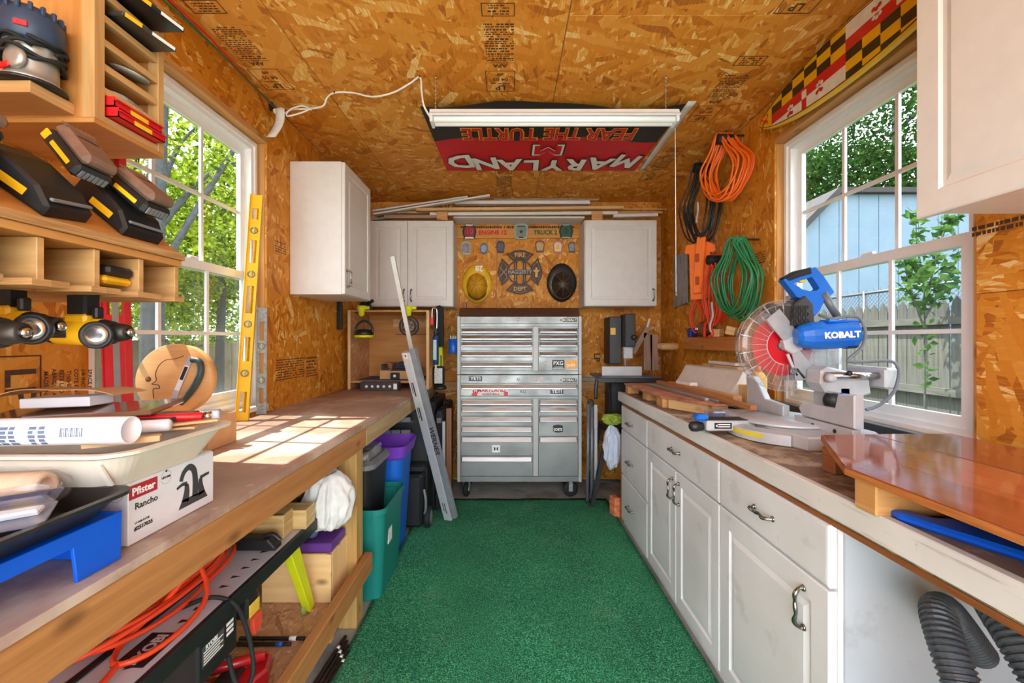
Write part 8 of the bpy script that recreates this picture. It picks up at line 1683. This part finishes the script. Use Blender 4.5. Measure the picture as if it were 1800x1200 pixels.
# MARYLAND, letters on a slight arch
wd = [0.20, 0.175, 0.17, 0.165, 0.15, 0.18, 0.185, 0.18]; tot = sum(wd); xx = 0.255+tot/2
for ch_, w_ in zip('MARYLAND', wd):
    x = xx-w_/2; xx -= w_; q = (x-0.255)/(tot/2); y = 3.205-0.085*q*q
    if ch_ == 'M':
        fM(x, y, 0.185, 0.245, INK, 2.6630, -0.22*q); fM(x, y, 0.165, 0.215, WINK, 2.6620, -0.22*q); continue
    ftext(ch_, x, y, 0.245+0.06*abs(q), INK, 2.6630, 0.004 if ch_ == 'M' else 0.016, 0.92, -0.22*q); ftext(ch_, x, y, 0.245+0.06*abs(q), WINK, 2.6620, 0.003 if ch_ == 'M' else 0.009, 0.92, -0.22*q)
for (s_, x, w_) in (('FEAR', 0.64, 0.31), ('THE', 0.334, 0.225), ('TURTLE', -0.06, 0.47)):
    yy = 2.672+0.012*abs(x-0.25)
    ftext(s_, x, yy, 0.205, GOLD, 2.6420, 0.010, fit=w_+0.016); ftext(s_, x, yy, 0.205, REDINK, 2.6410, 0.004, fit=w_)
fM(0.268, 2.955, 0.235, 0.185, INK, 2.6630); fM(0.268, 2.955, 0.215, 0.168, WINK, 2.6622); fM(0.268, 2.955, 0.185, 0.135, REDINK, 2.6614)
# ================================================================== printed stamps on the panels
STK = plain('stamp_ink', C(74, 48, 28), 0.75, var=0.25, scale=80)
def stamp_lines(parent, M, rows, width, seed, h=0.006, gap=0.013, zz=0.0004, frame=False):
    """rows of small illegible print as short dashes; local x reads, y up, going down"""
    rnd = random.Random(seed); m = MB(M); y = 0.0
    for r in range(rows):
        x = -width/2
        big = rnd.random() < 0.2
        while x < width/2:
            l = rnd.uniform(0.006, 0.022); l = min(l, width/2-x)
            if rnd.random() < 0.86: m.box(x, y-h*(1.5 if big else 1), 0, x+l*0.86, y, zz)
            x += l+0.002
        y -= gap*(1.4 if big else 1)
    m.part('printed_text', STK, parent, kind='stuff')
def bframe(parent, M, x0, y0, x1, y1, w_=0.004): m = MB(M @ Mf((0, 0, 0), (1, 0, 0), (0, 1, 0))); m.M = M @ Mf((0, 0, 0), (1, 0, 0), z=(0, 1, 0)); m.ring(x0, y0, x1, y1, w_, -0.0004, 0.0); m.part('printed_frame', STK, parent)
pc = [x for x in bpy.data.objects if x.parent == ceiling]
def ceil_strip(X, p, y0, y1, seed):
    y = y1; k = 0
    while y > y0+0.2:
        M = Mf((X, y, ZC-0.0003), (-1, 0, 0), (0, 1, 0))
        bframe(p, M, -0.075, -0.175, 0.075, 0.0)
        text('LP', 0.055, STK, p, M @ T(0, -0.035, 0), 0.0015, 0.0003); text('04 05', 0.035, STK, p, M @ T(0, -0.105, 0), 0.0005, 0.0003); text('#8', 0.03, STK, p, M @ T(0, -0.145, 0), 0.0005, 0.0003); stamp_lines(p, M @ T(0, -0.068, 0), 1, 0.10, seed+k)
        text('APA', 0.036, STK, p, M @ T(0, -0.215, 0), 0.0010, 0.0003); stamp_lines(p, M @ T(0, -0.25, 0), 16, 0.13, seed+k+1); 
        MB(M).box(-0.07, -0.237, 0, 0.07, -0.2345, 0.0004).part('printed_rule', STK, p)
        bframe(p, M, -0.068, -0.60, 0.068, -0.53); stamp_lines(p, M @ T(0, -0.54, 0), 4, 0.09, seed+k+2)
        y -= 0.95; k += 3
def panel_at(X, y): 
    return min(pc, key=lambda o: 0 if True else 0)
cpan = {}
for o_ in pc:
    xs_ = [v.co.x+ceiling.location.x for v in o_.data.vertices]; ys_ = [v.co.y+ceiling.location.y for v in o_.data.vertices]; cpan[o_.name] = (min(xs_), max(xs_), min(ys_), max(ys_), o_)
def pick(X, Y): return [c for c in cpan.values() if c[0] <= X <= c[1] and c[2] <= Y <= c[3]][0][4]
ceil_strip(-0.045, pick(-0.045, 2.0), 1.3, 2.285, 3); ceil_strip(-0.045, pick(-0.045, 3.6), 3.5, 3.95, 31)
ceil_strip(1.15, pick(1.15, 2.2), 1.75, 2.60, 7); ceil_strip(1.15, pick(1.15, 3.3), 2.62, 3.55, 17); ceil_strip(1.15, pick(1.15, 1.5), 1.0, 1.74, 57); ceil_strip(-1.215, pick(-1.215, 2.0), 1.2, 2.27, 23)
pl = [x for x in bpy.data.objects if x.parent == wall_left]; pr = [x for x in bpy.data.objects if x.parent == wall_right]; pbk = [x for x in bpy.data.objects if x.parent == wall_back]
ML = Mf((XL+0.0003, 1.165, 1.222), (0, 0, -1), (0, 1, 0)); text('LP', 0.105, STK, pl[0], ML, 0.002, 0.0003)
bframe(pl[0], ML, -0.085, -0.06, 0.20, 0.055); stamp_lines(pl[0], ML @ T(0.0, -0.045, 0), 2, 0.13, 91, 0.005, 0.010)
for k, s_ in enumerate(('MADE IN', 'ABRIGLE A', 'ESTE LAD', 'THIS SID', 'COTE EN', '1/8 INCH', 'SPACE P')): text(s_, 0.017, STK, pl[0], Mf((XL+0.0003, 1.232+k*0.0215, 1.225), (0, 0, -1), (0, 1, 0)), 0.0003, 0.0003)
stamp_lines(pl[3], Mf((XL+0.0003, 2.62, 1.235), (0, 1, 0), (0, 0, 1)), 9, 0.34, 41, 0.007, 0.0145); stamp_lines(pl[3], Mf((XL+0.0003, 2.89, 1.235), (0, 1, 0), (0, 0, 1)), 7, 0.15, 43, 0.008, 0.017)
stamp_lines(pl[3], Mf((XL+0.0003, 2.50, 1.92), (0, 1, 0), (0, 0, 1)), 5, 0.12, 45, 0.006, 0.014)
text('LP', 0.085, STK, pbk[1], Mf((wx(1049), YB-0.0003, wz(628)), (0, 0, -1), (1, 0, 0)), 0.002, 0.0003); stamp_lines(pbk[1], Mf((wx(910), YB-0.0003, wz(397)), (1, 0, 0), (0, 0, 1)), 2, 1.1, 61, 0.022, 0.034)
stamp_lines(pr[1], Mf((XR-0.0003, 1.24, 1.705), (0, -1, 0), (0, 0, 1)), 2, 0.22, 71, 0.012, 0.018); stamp_lines(pr[4], Mf((XR-0.0003, 2.52, 1.86), (0, -1, 0), (0, 0, 1)), 5, 0.16, 73, 0.006, 0.014)
flush_texts()
